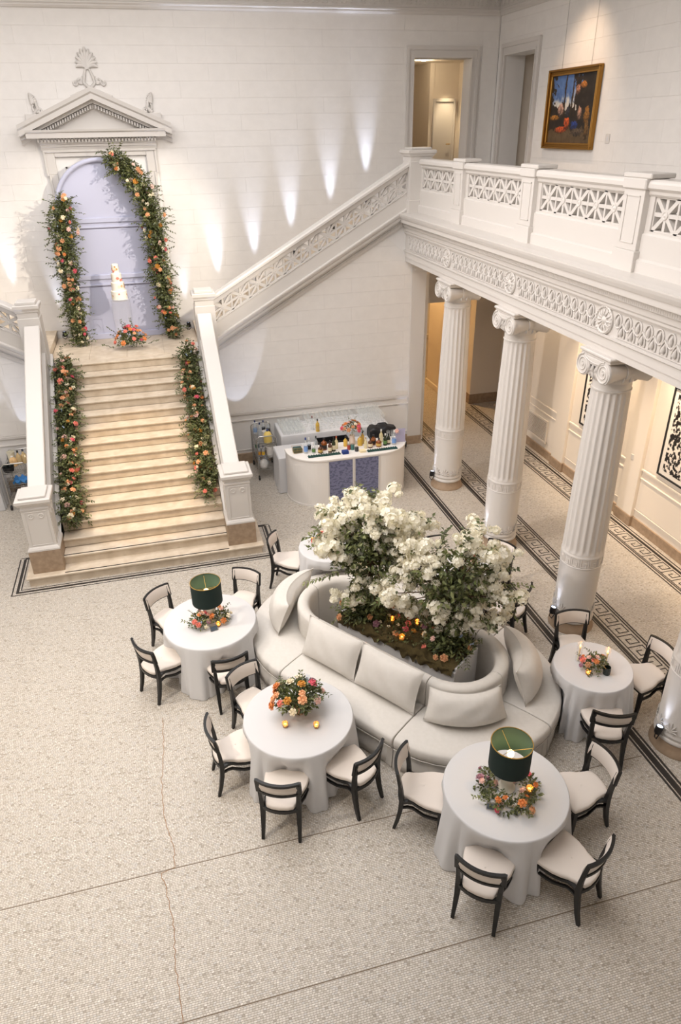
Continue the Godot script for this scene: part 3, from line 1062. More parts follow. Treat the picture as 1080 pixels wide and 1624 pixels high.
func frieze_unit() -> ArrayMesh:
	var b := MB.new()
	# upper oval with a bud
	var p := []
	for i in 14:
		var a := TAU * i / 14
		p.append(Vector3(cos(a) * 0.062, 0.185 + sin(a) * 0.078, 0.008))
	b.tube(p, 0.009, 5, false, true)
	b.tube([Vector3(0, 0.13, 0.004), Vector3(0, 0.165, 0.014), Vector3(0, 0.20, 0.016), Vector3(0, 0.235, 0.004)], [0.006, 0.026, 0.024, 0.004], 6)
	# lower pointed leaf between two ovals
	for s in [-1.0, 1.0]:
		var q := []
		for i in 7:
			var t := i / 6.0
			q.append(Vector3(0.0915 + s * (0.058 * sin(t * PI * 0.62)), 0.175 - t * 0.155, 0.01))
		b.tube(q, 0.010, 5)
	b.tube([Vector3(0.0915, 0.03, 0.004), Vector3(0.0915, 0.065, 0.018), Vector3(0.0915, 0.10, 0.014), Vector3(0.0915, 0.14, 0.004)], [0.010, 0.030, 0.020, 0.003], 6)
	b.span(Vector3(0, 0.002, -0.002), Vector3(0.183, 0.016, 0.012))
	b.span(Vector3(0, 0.272, -0.002), Vector3(0.183, 0.284, 0.010))
	return b.mesh()


func medallion_mesh() -> ArrayMesh:
	var b := MB.new()
	b.lathe([Vector2(0.165, -0.01), Vector2(0.165, 0.02), Vector2(0.15, 0.03), Vector2(0.138, 0.02), Vector2(0.13, 0.012), Vector2(0.09, 0.022), Vector2(0.05, 0.016), Vector2(0.03, 0.032), Vector2(0.0, 0.042)], 22, Transform3D(Basis(Vector3.RIGHT, PI / 2), Vector3.ZERO))
	for k in 12:
		var a := TAU * k / 12
		var d := Vector3(cos(a), sin(a), 0)
		b.tube([d * 0.05 + Vector3(0, 0, 0.018), d * 0.085 + Vector3(0, 0, 0.03), d * 0.125 + Vector3(0, 0, 0.016)], [0.008, 0.017, 0.006], 5)
	for k in 24:
		var a := TAU * k / 24
		b.box(Vector3(cos(a) * 0.148, sin(a) * 0.148, 0.026), Vector3(0.018, 0.018, 0.02), Basis(Vector3(0, 0, 1), a), 0.004)
	return b.mesh()


# --- the columns ---------------------------------------------------------------

func build_columns() -> void:
	var labs := ["white fluted Ionic column next to the pilaster and the bar's rounded end", "white fluted Ionic column behind the white blossom trees", "white fluted Ionic column with a chair back against its base", "white fluted column beside the candle table's chair that stands between two columns"]
	# fluted shaft
	var sh := MB.new()
	var nf := 20
	var seg := nf * 6
	var rings := []
	for yy in [[1.30, 0.279, 0.0], [1.335, 0.279, 0.6], [1.37, 0.279, 1.0], [2.2, 0.268, 1.0], [3.0, 0.250, 1.0], [3.52, 0.236, 1.0], [3.56, 0.235, 0.6], [3.58, 0.235, 0.0]]:
		var ring := PackedVector3Array()
		for j in seg:
			var a := TAU * j / seg
			var f := fposmod(float(j) / 6.0, 1.0)
			var dip: float = sin(f * PI) * 0.018 * yy[2] if f > 0.01 else 0.0
			ring.append(Vector3(cos(a) * (yy[1] - dip), yy[0], sin(a) * (yy[1] - dip)))
		rings.append(ring)
	sh.loft(rings)
	var shaft := sh.mesh()
	var b := MB.new()
	b.lathe([Vector2(0.0, 0.0), Vector2(0.318, 0.0), Vector2(0.318, 0.03), Vector2(0.305, 0.05), Vector2(0.28, 0.13), Vector2(0.275, 0.15), Vector2(0.0, 0.15)], 40)
	var foot := b.mesh()
	b = MB.new()
	b.lathe([Vector2(0.27, 0.15), Vector2(0.288, 0.165), Vector2(0.292, 0.19), Vector2(0.285, 0.21), Vector2(0.276, 0.215), Vector2(0.276, 0.235), Vector2(0.286, 0.245), Vector2(0.288, 0.265), Vector2(0.278, 0.285), Vector2(0.274, 0.30), Vector2(0.279, 1.08), Vector2(0.284, 1.085), Vector2(0.284, 1.10), Vector2(0.279, 1.105), Vector2(0.279, 1.245), Vector2(0.285, 1.25), Vector2(0.285, 1.268), Vector2(0.279, 1.275), Vector2(0.279, 1.30)], 40)
	var drum := b.mesh()
	# a raised key pattern round the drum, and palmettes at its foot
	b = MB.new()
	for k in 14:
		var a0 := TAU * k / 14
		for seg2 in [[0.0, 0.14, 0.8, 0.14], [0.8, 0.14, 0.8, 0.02], [0.8, 0.02, 0.25, 0.02], [0.25, 0.02, 0.25, 0.085], [0.25, 0.085, 0.52, 0.085], [0.0, 0.02, 0.0, 0.14]]:
			var aa: float = a0 + seg2[0] * TAU / 14
			var ab: float = a0 + seg2[2] * TAU / 14
			var pp := []
			for i in 4:
				var t := i / 3.0
				var a := lerpf(aa, ab, t)
				pp.append(Vector3(cos(a) * 0.2795, 1.10 + lerpf(seg2[1], seg2[3], t), sin(a) * 0.2795))
			b.tube(pp, 0.0065, 4)
	var key := b.mesh()
	var pal := palmette_mesh(0.05, 0.16)
	b = MB.new()
	b.lathe([Vector2(0.235, 3.58), Vector2(0.243, 3.585), Vector2(0.243, 3.60), Vector2(0.232, 3.605), Vector2(0.232, 3.69), Vector2(0.245, 3.70), Vector2(0.268, 3.73), Vector2(0.285, 3.77), Vector2(0.28, 3.80), Vector2(0.25, 3.83)], 36)
	for k in 18:
		var a := TAU * k / 18
		b.tube([Vector3(cos(a) * 0.262, 3.72, sin(a) * 0.262), Vector3(cos(a) * 0.284, 3.75, sin(a) * 0.284), Vector3(cos(a) * 0.284, 3.79, sin(a) * 0.284)], [0.008, 0.022, 0.010], 5)
	var neck := b.mesh()
	# one bolster with its two spirals, lying along x
	b = MB.new()
	var bx := Transform3D(Basis(Vector3(0, 1, 0), Vector3(-1, 0, 0), Vector3(0, 0, 1)), Vector3.ZERO)
	b.lathe([Vector2(0.0, -0.30), Vector2(0.128, -0.30), Vector2(0.135, -0.285), Vector2(0.128, -0.26), Vector2(0.105, -0.16), Vector2(0.085, -0.03), Vector2(0.098, -0.025), Vector2(0.098, 0.025), Vector2(0.085, 0.03), Vector2(0.105, 0.16), Vector2(0.128, 0.26), Vector2(0.135, 0.285), Vector2(0.128, 0.30), Vector2(0.0, 0.30)], 20, bx)
	for sx in [-1.0, 1.0]:
		var pp := []
		var rr := []
		for i in 34:
			var t := i / 33.0
			var a := PI * 0.5 + t * TAU * 2.35
			var r := 0.122 * pow(1.0 - t, 0.8) + 0.012
			pp.append(Vector3(sx * 0.302, sin(a) * r, cos(a) * r))
			rr.append(0.013 * (1.0 - t * 0.55))
		b.tube(pp, rr, 5)
		b.lathe([Vector2(0.022, 0.0), Vector2(0.02, 0.014), Vector2(0.0, 0.02)], 10, Transform3D(Basis(Vector3(0, 0, 1), -sx * PI / 2), Vector3(sx * 0.298, 0, 0)))
	var bolster := b.mesh()
	b = MB.new()
	b.span(Vector3(-0.29, 3.87, -0.22), Vector3(0.29, 3.965, 0.22), 0.01)
	for sx in [-1.0, 1.0]:
		var pp := []
		for i in 9:
			var t := i / 8.0 - 0.5
			pp.append(Vector3(sx * 0.297, 3.95 - (0.25 - t * t) * 0.16, t * 0.42))
		b.tube(pp, 0.012, 5)
		for k in 3:
			b.tube([Vector3(sx * 0.28, 3.80, (k - 1) * 0.075), Vector3(sx * 0.305, 3.84, (k - 1) * 0.075), Vector3(sx * 0.30, 3.885, (k - 1) * 0.075)], [0.012, 0.030, 0.014], 6)
	var cush := b.mesh()
	b = MB.new()
	b.span(Vector3(-0.29, 3.965, -0.30), Vector3(0.29, 4.0, 0.30), 0.008)
	b.span(Vector3(-0.31, 4.0, -0.32), Vector3(0.31, 4.04, 0.32), 0.012)
	var abac := b.mesh()
	for i in 4:
		var t := thing("column", labs[i], "column", Vector3(COLX, 0, COLZ[i]), 0.0, "")
		part(t, "foot", foot, M.stone_dark)
		var dr := part(t, "drum", drum, M.trim)
		part(dr, "key_band", key, M.trim)
		for k in 10:
			var a := TAU * (k + 0.35) / 10
			part_at(dr, "palmette", pal, M.trim, Transform3D(Basis(Vector3.UP, PI / 2 - a), Vector3(cos(a) * 0.277, 0.30, sin(a) * 0.277)))
		part(t, "shaft", shaft, M.trim)
		var cp := part(t, "capital", neck, M.trim)
		part(cp, "cushion", cush, M.trim)
		part(cp, "abacus", abac, M.trim)
		for s in [-1.0, 1.0]:
			part_at(cp, "volute", bolster, M.trim, Transform3D(Basis.IDENTITY, Vector3(0, 3.84, s * 0.215)))


# --- the passage behind the columns ---------------------------------------------

func build_ground_corridor() -> void:
	var X := 8.5
	var wr := struct("wall_corridor")
	box_part(wr, "backing", Vector3(X + 0.012, 0, -3.3), Vector3(8.9, 4.45, 13.2), M.cream)
	# side opening towards the back
	box_part(wr, "backing", Vector3(X + 0.012, 3.3, -5.87), Vector3(8.9, 4.45, -3.3), M.cream)
	box_part(wr, "alcove_wall", Vector3(8.45, 0, -6.2), Vector3(10.6, 4.45, -5.87), M.cream)
	box_part(wr, "alcove_wall", Vector3(10.6, 0, -6.2), Vector3(10.9, 4.45, -3.0), M.cream)
	box_part(wr, "alcove_wall", Vector3(8.9, 0, -3.3), Vector3(10.9, 4.45, -3.0), M.cream)
	box_part(wr, "alcove_wall", Vector3(8.9, 4.2, -6.2), Vector3(10.9, 4.45, -3.0), M.cream)
	box_part(wr, "pier", Vector3(8.33, 0, -6.3), Vector3(8.45, 4.45, -5.87), M.cream)
	box_part(wr, "baseboard", Vector3(8.44, 0, -5.88), Vector3(9.10, 0.25, -5.85), M.stone_dark)
	box_part(wr, "baseboard", Vector3(8.31, 0, -6.3), Vector3(8.44, 0.25, -5.85), M.stone_dark)
	box_part(wr, "door_jamb", Vector3(9.10, 0, -5.87), Vector3(9.24, 3.3, -5.80), M.warmwall, 0.006)
	box_part(wr, "alcove_door", Vector3(9.24, 0, -5.87), Vector3(10.2, 3.2, -5.84), mat(92, 66, 44, 0.5))
	# bays: pilasters, mouldings, baseboard
	for c in [-1.665, 0.71, 3.09, 5.46]:
		box_part(wr, "pilaster", Vector3(X - 0.06, 0.20, c - 0.215), Vector3(X + 0.012, 4.45, c + 0.215), M.cream, 0.004)
		box_part(wr, "pilaster_base", Vector3(X - 0.075, 0, c - 0.235), Vector3(X + 0.012, 0.20, c + 0.235), M.stone_dark, 0.005)
	var za := -3.3
	for c in [-1.665, 0.71, 3.09, 5.46, 9.0]:
		var zb: float = c - 0.215
		for q in [[1.10, 1.135, 0.022], [0.945, 0.965, 0.015], [0.335, 0.35, 0.012]]:
			if not (za == -3.3 and q[0] < 0.9):
				box_part(wr, "dado_moulding", Vector3(X - q[2], q[0], za), Vector3(X + 0.012, q[1], zb), M.cream, 0.004)
		box_part(wr, "panel", Vector3(X, 1.17, za + 0.005), Vector3(X + 0.013, 4.4, zb - 0.005), M.cream, 0.003)
		box_part(wr, "panel", Vector3(X, 0.36, za + 0.005), Vector3(X + 0.013, 0.94, zb - 0.005), M.cream, 0.003)
		box_part(wr, "baseboard", Vector3(X - 0.02, 0, za), Vector3(X + 0.012, 0.19, zb), M.stone_dark, 0.004)
		za = c + 0.215
	# vent grille
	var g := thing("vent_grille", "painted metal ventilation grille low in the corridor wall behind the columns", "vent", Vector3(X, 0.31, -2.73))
	var b := MB.new()
	for e in [[-0.5, 0.5, 0.0, 0.045], [-0.5, 0.5, 0.475, 0.52], [-0.5, -0.455, 0.045, 0.475], [0.455, 0.5, 0.045, 0.475]]:
		b.span(Vector3(-0.025, e[2], e[0]), Vector3(0.0, e[3], e[1]), 0.003)
	part(g, "frame", b, M.cream)
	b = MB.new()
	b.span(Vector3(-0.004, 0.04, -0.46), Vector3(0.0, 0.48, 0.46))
	part(g, "painted_shade_sheet", b, M.black)  # black sheet stands for the shade behind the bars
	b = MB.new()
	for i in range(-10, 26):
		for s in [-1.0, 1.0]:
			# diagonal bars clipped to the frame
			var z0 := -0.46 + i * 0.055 if s > 0 else 0.46 - i * 0.055
			var p := Vector2(z0, 0.045)
			var q := Vector2(z0 + s * 0.43, 0.475)
			var t0 := 0.0
			var t1 := 1.0
			var lo := -0.455; var hi := 0.455
			var dz := q.x - p.x
			t0 = maxf(t0, minf((lo - p.x) / dz, (hi - p.x) / dz))
			t1 = minf(t1, maxf((lo - p.x) / dz, (hi - p.x) / dz))
			if t1 - t0 < 0.03: continue
			var A := p.lerp(q, t0)
			var B := p.lerp(q, t1)
			b.tube([Vector3(-0.014, A.y, A.x), Vector3(-0.014, B.y, B.x)], 0.0085, 4, false)
	stuff(part(g, "mesh_bars", b, M.cream))
	# framed prints
	var im := print_image()
	var names := ["tall black and white print in a black frame, nearer the vent grille", "tall black and white print in a black frame, far from the vent grille"]
	var k := 0
	for c in [-0.475, 1.93]:
		framed("framed_print", names[k], Vector3(X - 0.002, 1.99, c), Vector2(1.24, 1.52), im, M.black, 0.025, 0.075, k, "picture")
		k += 1
	box_part(wr, "wall_plate", Vector3(X - 0.068, 1.22, 0.64), Vector3(X - 0.06, 1.31, 0.72), M.trim, 0.002)
	# beyond the back wall
	var wp := struct("wall_passage")
	box_part(wp, "pier", Vector3(7.87, 0, -7.8), Vector3(8.33, 4.45, -6.7), M.warmwall)
	box_part(wp, "pier_base", Vector3(7.84, 0, -7.83), Vector3(8.34, 0.16, -6.67), M.warmwall, 0.01)
	box_part(wp, "backing", Vector3(5.9, 0, -9.2), Vector3(10.9, 4.45, -8.9), M.warmwall)
	box_part(wp, "chair_rail", Vector3(6.0, 1.0, -8.9), Vector3(10.9, 1.1, -8.86), M.cream, 0.005)
	box_part(wp, "backing", Vector3(5.6, 0, -9.2), Vector3(5.9, 4.45, -6.2), M.warmwall)
	box_part(wp, "backing", Vector3(10.6, 0, -9.2), Vector3(10.9, 4.45, -6.2), M.warmwall)
	box_part(wp, "ceiling", Vector3(5.6, 4.2, -9.2), Vector3(10.9, 4.45, -6.2), M.warmwall)
	box_part(wp, "side_wall", Vector3(6.15, 0, -5.8), Vector3(6.3, 4.45, -3.96), M.plaster)
	box_part(wp, "beam", Vector3(6.1, 3.75, -4.2), Vector3(8.6, 4.46, -3.85), M.cream)
	# warm lamps in the passage and downlights along the corridor
	downlight(Vector3(7.35, 4.19, -7.3), Vector3(7.6, 0, -7.3), 60, 8.0, Color(1.0, 0.80, 0.54))
	for c in [-2.6, -0.45, 1.95, 4.3]:
		downlight(Vector3(7.65, 4.44, c), Vector3(8.6, 2.5, c), 36, 16.0 if c > -2 else 3.0, Color(1.0, 0.89, 0.76))


func downlight(at: Vector3, to: Vector3, half: float, e: float, col: Color) -> void:
	var t := thing("ceiling_downlight", "small round recessed downlight in the corridor ceiling", "ceiling light", at, 0.0, "recessed downlights")
	var b := MB.new()
	b.lathe([Vector2(0.055, 0.0), Vector2(0.075, -0.006), Vector2(0.075, 0.0), Vector2(0.055, 0.004)], 18)
	part(t, "ring", b, M.trim)
	b = MB.new()
	b.lathe([Vector2(0.0, -0.001), Vector2(0.055, -0.001)], 18)
	part(t, "lamp_lens", b, glow(255, 225, 180, 3.0))
	spot("downlight_beam", at - Vector3(0, 0.02, 0), to, half, 0.8, e, col, 0.05)


# a framed picture on a wall that faces -x; size is (along z, up)
func framed(called: String, label: String, at: Vector3, size: Vector2, im: Image, fm: Material, fw: float, mount: float, seed_: int, cat: String) -> Node3D:
	var t := thing(called, label, cat, at)
	var b := MB.new()
	var h := size * 0.5
	for e in [[-h.x, h.x, h.y - fw, h.y], [-h.x, h.x, -h.y, -h.y + fw], [-h.x, -h.x + fw, -h.y + fw, h.y - fw], [h.x - fw, h.x, -h.y + fw, h.y - fw]]:
		b.span(Vector3(-0.04, e[2], e[0]), Vector3(0.0, e[3], e[1]), 0.004)
	part(t, "frame", b, fm)
	if mount > 0.0:
		b = MB.new()
		b.span(Vector3(-0.014, -h.y + fw, -h.x + fw), Vector3(-0.004, h.y - fw, h.x - fw))
		part(t, "mount", b, mat(236, 230, 220, 0.8))
	var o := Vector2(h.x - fw - mount, h.y - fw - mount)
	var arr := []
	arr.resize(Mesh.ARRAY_MAX)
	var x := -0.016
	arr[Mesh.ARRAY_VERTEX] = PackedVector3Array([Vector3(x, o.y, -o.x), Vector3(x, o.y, o.x), Vector3(x, -o.y, o.x), Vector3(x, o.y, -o.x), Vector3(x, -o.y, o.x), Vector3(x, -o.y, -o.x)])
	var nn := Vector3(-1, 0, 0)
	arr[Mesh.ARRAY_NORMAL] = PackedVector3Array([nn, nn, nn, nn, nn, nn])
	arr[Mesh.ARRAY_TEX_UV] = PackedVector2Array([Vector2(0, 0), Vector2(1, 0), Vector2(1, 1), Vector2(0, 0), Vector2(1, 1), Vector2(0, 1)])
	var m := ArrayMesh.new()
	m.add_surface_from_arrays(Mesh.PRIMITIVE_TRIANGLES, arr)
	var mm := StandardMaterial3D.new()
	mm.albedo_texture = ImageTexture.create_from_image(im)
	mm.roughness = 0.6
	part(t, "picture_sheet", m, mm)
	return t


func print_image() -> Image:
	var W := 192; var H := 240
	var im := Image.create(W, H, false, Image.FORMAT_RGB8)
	var a := FastNoiseLite.new(); a.seed = 31; a.frequency = 0.075; a.fractal_octaves = 4
	var c := FastNoiseLite.new(); c.seed = 8; c.frequency = 0.02
	for y in H:
		for x in W:
			var u := (float(x) / W - 0.5) * 2.0
			var w := (float(y) / H - 0.5) * 2.0
			var v := a.get_noise_2d(x, y * 0.7) + c.get_noise_2d(x * 0.6, y) * 0.5
			var mid := 1.0 - smoothstep(0.35, 0.75, maxf(absf(u), absf(w) * 0.75))
			v += mid * 0.22 - 0.05
			var k := smoothstep(-0.04, 0.04, v)
			im.set_pixel(x, y, Color(0.10, 0.09, 0.085).lerp(Color(0.93, 0.90, 0.86), k))
	return im


# a generic dark landscape with resting figures, loosely blocked in
func painting_image() -> Image:
	var W := 240; var H := 180
	var im := Image.create(W, H, false, Image.FORMAT_RGB8)
	var nz := FastNoiseLite.new(); nz.seed = 3; nz.frequency = 0.03; nz.fractal_octaves = 4
	for y in H:
		for x in W:
			var u := float(x) / W; var w := float(y) / H
			var c := Color(0.13, 0.10, 0.07)
			var n := nz.get_noise_2d(x, y)
			if w < 0.46 + n * 0.2 and u > 0.06 + n * 0.2 and u < 0.55 + n * 0.25:
				c = Color(0.30, 0.42, 0.62).lerp(Color(0.78, 0.76, 0.72), smoothstep(0.25, 0.48, w + n * 0.2))
			if w > 0.80 + n * 0.1: c = Color(0.34, 0.27, 0.18)
			for tr in [0.32, 0.49, 0.56]:
				if absf(u - tr - n * 0.02) < 0.014 and w < 0.6: c = Color(0.18, 0.12, 0.07)
			c = c.lightened(maxf(0.0, n) * 0.10).darkened(maxf(0.0, -n) * 0.25)
			im.set_pixel(x, y, c)
	for q in [[0.30, 0.80, 0.14, 0.05, Color(0.86, 0.36, 0.14)], [0.42, 0.70, 0.06, 0.10, Color(0.88, 0.38, 0.16)], [0.60, 0.74, 0.08, 0.07, Color(0.16, 0.26, 0.55)], [0.69, 0.56, 0.045, 0.10, Color(0.82, 0.62, 0.52)], [0.85, 0.60, 0.06, 0.13, Color(0.66, 0.44, 0.16)], [0.88, 0.82, 0.05, 0.14, Color(0.50, 0.36, 0.18)], [0.25, 0.50, 0.07, 0.09, Color(0.84, 0.66, 0.58)], [0.12, 0.62, 0.10, 0.04, Color(0.78, 0.52, 0.20)], [0.60, 0.22, 0.05, 0.07, Color(0.76, 0.52, 0.40)], [0.72, 0.16, 0.07, 0.05, Color(0.84, 0.52, 0.20)], [0.42, 0.55, 0.05, 0.08, Color(0.24, 0.24, 0.28)], [0.68, 0.84, 0.14, 0.06, Color(0.40, 0.33, 0.26)]]:
		for y in H:
			for x in W:
				var dx: float = (float(x) / W - q[0]) / q[2]
				var dy: float = (float(y) / H - q[1]) / q[3]
				var n := nz.get_noise_2d(x * 3, y * 3)
				if dx * dx + dy * dy < 1.0 + n:
					im.set_pixel(x, y, (q[4] as Color).darkened(clampf(0.3 + dy * 0.3 + n * 0.5, 0.0, 0.7)))
	return im


func build_upper_doors() -> void:
	# doorway in the back wall, with the lit room behind
	var d := struct("door_1")
	var z := BACK_Z
	var arch_prof := func(parent: Node3D, xf: Transform3D, x0: float, x1: float, y0: float, y1: float) -> void:
		for lay in [[0.001, 0.17, 0.03], [0.11, 0.168, 0.055], [0.0, 0.03, 0.045]]:
			var a: float = lay[0]; var w: float = lay[1]; var t: float = lay[2]
			var b := MB.new()
			var outer := PackedVector2Array([Vector2(x0 - w, y0), Vector2(x0 - w, y1 + w * 1.25), Vector2(x1 + w, y1 + w * 1.25), Vector2(x1 + w, y0), Vector2(x1 + a, y0), Vector2(x1 + a, y1 + a * 1.25), Vector2(x0 - a, y1 + a * 1.25), Vector2(x0 - a, y0)])
			b.poly(outer, xf, 0.0, t)
			part(parent, "architrave", b, M.trim)
	arch_prof.call(d, frame3(Vector3(0, 0, z - 0.012), Vector3.RIGHT, Vector3.UP), 6.49, 7.76, 4.95, 7.67)
	var rm := struct("wall_room_behind")
	var wm: Material = M.cream
	var dm: Material = wm
	box_part(rm, "floor", Vector3(5.6, 4.7, -10.2), Vector3(9.8, 4.95, -6.2), M.stone_dark)
	box_part(rm, "ceiling", Vector3(5.6, 7.8, -10.2), Vector3(9.8, 8.1, -6.2), wm)
	box_part(rm, "backing", Vector3(8.12, 4.95, -9.0), Vector3(9.8, 7.9, -8.8), wm)
	box_part(rm, "backing", Vector3(5.6, 4.95, -10.2), Vector3(9.8, 7.9, -10.0), dm)
	box_part(rm, "wall_return", Vector3(8.00, 4.95, -10.0), Vector3(8.12, 7.9, -8.78), wm)
	box_part(rm, "backing", Vector3(5.5, 4.95, -10.2), Vector3(5.6, 7.9, -6.2), dm)
	box_part(rm, "backing", Vector3(9.8, 4.95, -10.2), Vector3(9.9, 7.9, -6.2), wm)
	box_part(rm, "pier", Vector3(8.78, 4.95, -8.8), Vector3(9.8, 7.9, -8.2), wm)
	box_part(rm, "wall_strip", Vector3(8.1, 4.95, -9.98), Vector3(8.3, 6.9, -9.95), M.warmwall)
	var dr := thing("panel_door", "white panelled door with a brass handle, lit inside the upper doorway", "door", Vector3(8.40, 4.95, -8.79))
	var b := MB.new()
	b.span(Vector3(-0.24, 0, 0.0), Vector3(0.24, 2.02, 0.05), 0.004)
	part(dr, "leaf", b, M.trim)
	b = MB.new()
	for e in [[-0.30, -0.24, 0.0, 2.09], [0.24, 0.30, 0.0, 2.09], [-0.24, 0.24, 2.02, 2.09]]:
		b.span(Vector3(e[0], e[2], 0.0), Vector3(e[1], e[3], 0.07), 0.006)
	part(dr, "frame", b, M.trim)
	b = MB.new()
	b.tube([Vector3(0.17, 1.08, 0.05), Vector3(0.17, 1.08, 0.10), Vector3(0.07, 1.08, 0.10)], 0.012, 6)
	part(dr, "handle", b, M.brass)
	spot("room_beam", Vector3(8.42, 7.75, -8.35), Vector3(8.42, 5.6, -8.8), 22, 0.8, 3.6, Color(1.0, 0.90, 0.74), 0.05)
	var dl := thing("room_downlight", "small bright round ceiling light inside the upper doorway", "ceiling light", Vector3(7.52, 7.79, -8.0))
	b = MB.new()
	b.lathe([Vector2(0.0, -0.008), Vector2(0.06, -0.008), Vector2(0.075, 0.0)], 16)
	part(dl, "lamp_lens", b, glow(255, 238, 210, 6.0))
	omni("room_downlight_glow", Vector3(7.52, 7.70, -8.0), 0.55, Color(1.0, 0.9, 0.75))
	# blind doorway in the right wall; a deep recess is added to darken it
	var d2 := struct("door_2")
	var xf := Transform3D(Basis(Vector3(0, 0, 1), Vector3.UP, Vector3(-1, 0, 0)), Vector3(8.372, 0, 0))
	arch_prof.call(d2, xf, -5.42, -4.15, 4.95, 7.69)
	for q in [[Vector3(10.3, 4.95, -5.6), Vector3(10.4, 7.9, -3.9)], [Vector3(8.8, 4.95, -5.6), Vector3(10.3, 7.9, -5.5)], [Vector3(8.8, 4.95, -4.0), Vector3(10.3, 7.9, -3.9)], [Vector3(8.8, 7.75, -5.5), Vector3(10.3, 7.9, -4.0)], [Vector3(8.8, 4.75, -5.6), Vector3(10.4, 4.95, -3.9)]]:
		box_part(d2, "added_recess_wall", q[0], q[1], M.cream)
	# painting
	var gf := mat(150, 110, 50, 0.38, 0.75)
	var t := framed("framed_painting", "figure painting in a wide gilt frame on the upper wall beside the blind doorway", Vector3(8.352, 6.66, -2.60), Vector2(1.66, 1.27), painting_image(), gf, 0.10, 0.0, 0, "painting")
	b = MB.new()
	for e in [[-0.83, 0.83, 0.60, 0.635], [-0.83, 0.83, -0.635, -0.60], [-0.83, -0.795, -0.60, 0.60], [0.795, 0.83, -0.60, 0.60]]:
		b.span(Vector3(-0.085, e[2], e[0]), Vector3(-0.03, e[3], e[1]), 0.008)
	part(t, "outer_moulding", b, gf)
	b = MB.new()
	for e in [[-0.755, 0.755, 0.535, 0.56], [-0.755, 0.755, -0.56, -0.535], [-0.755, -0.73, -0.535, 0.535], [0.73, 0.755, -0.535, 0.535]]:
		b.span(Vector3(-0.055, e[2], e[0]), Vector3(-0.03, e[3], e[1]), 0.006)
	part(t, "inner_moulding", b, M.gold)
	for zz in [-0.5, 0.45]:
		b = MB.new()
		b.tube([Vector3(-0.005, 0.62, zz), Vector3(-0.005, 1.78, zz)], 0.003, 4)
		part(t, "hanging_wire", b, M.steel)
	spot("painting_beam", Vector3(7.1, 8.9, -2.2), Vector3(8.36, 6.6, -2.4), 34, 1.0, 4.5, Color(1.0, 0.86, 0.72), 0.05)


# --- the door surround with its pediment, behind the arch -------------------------

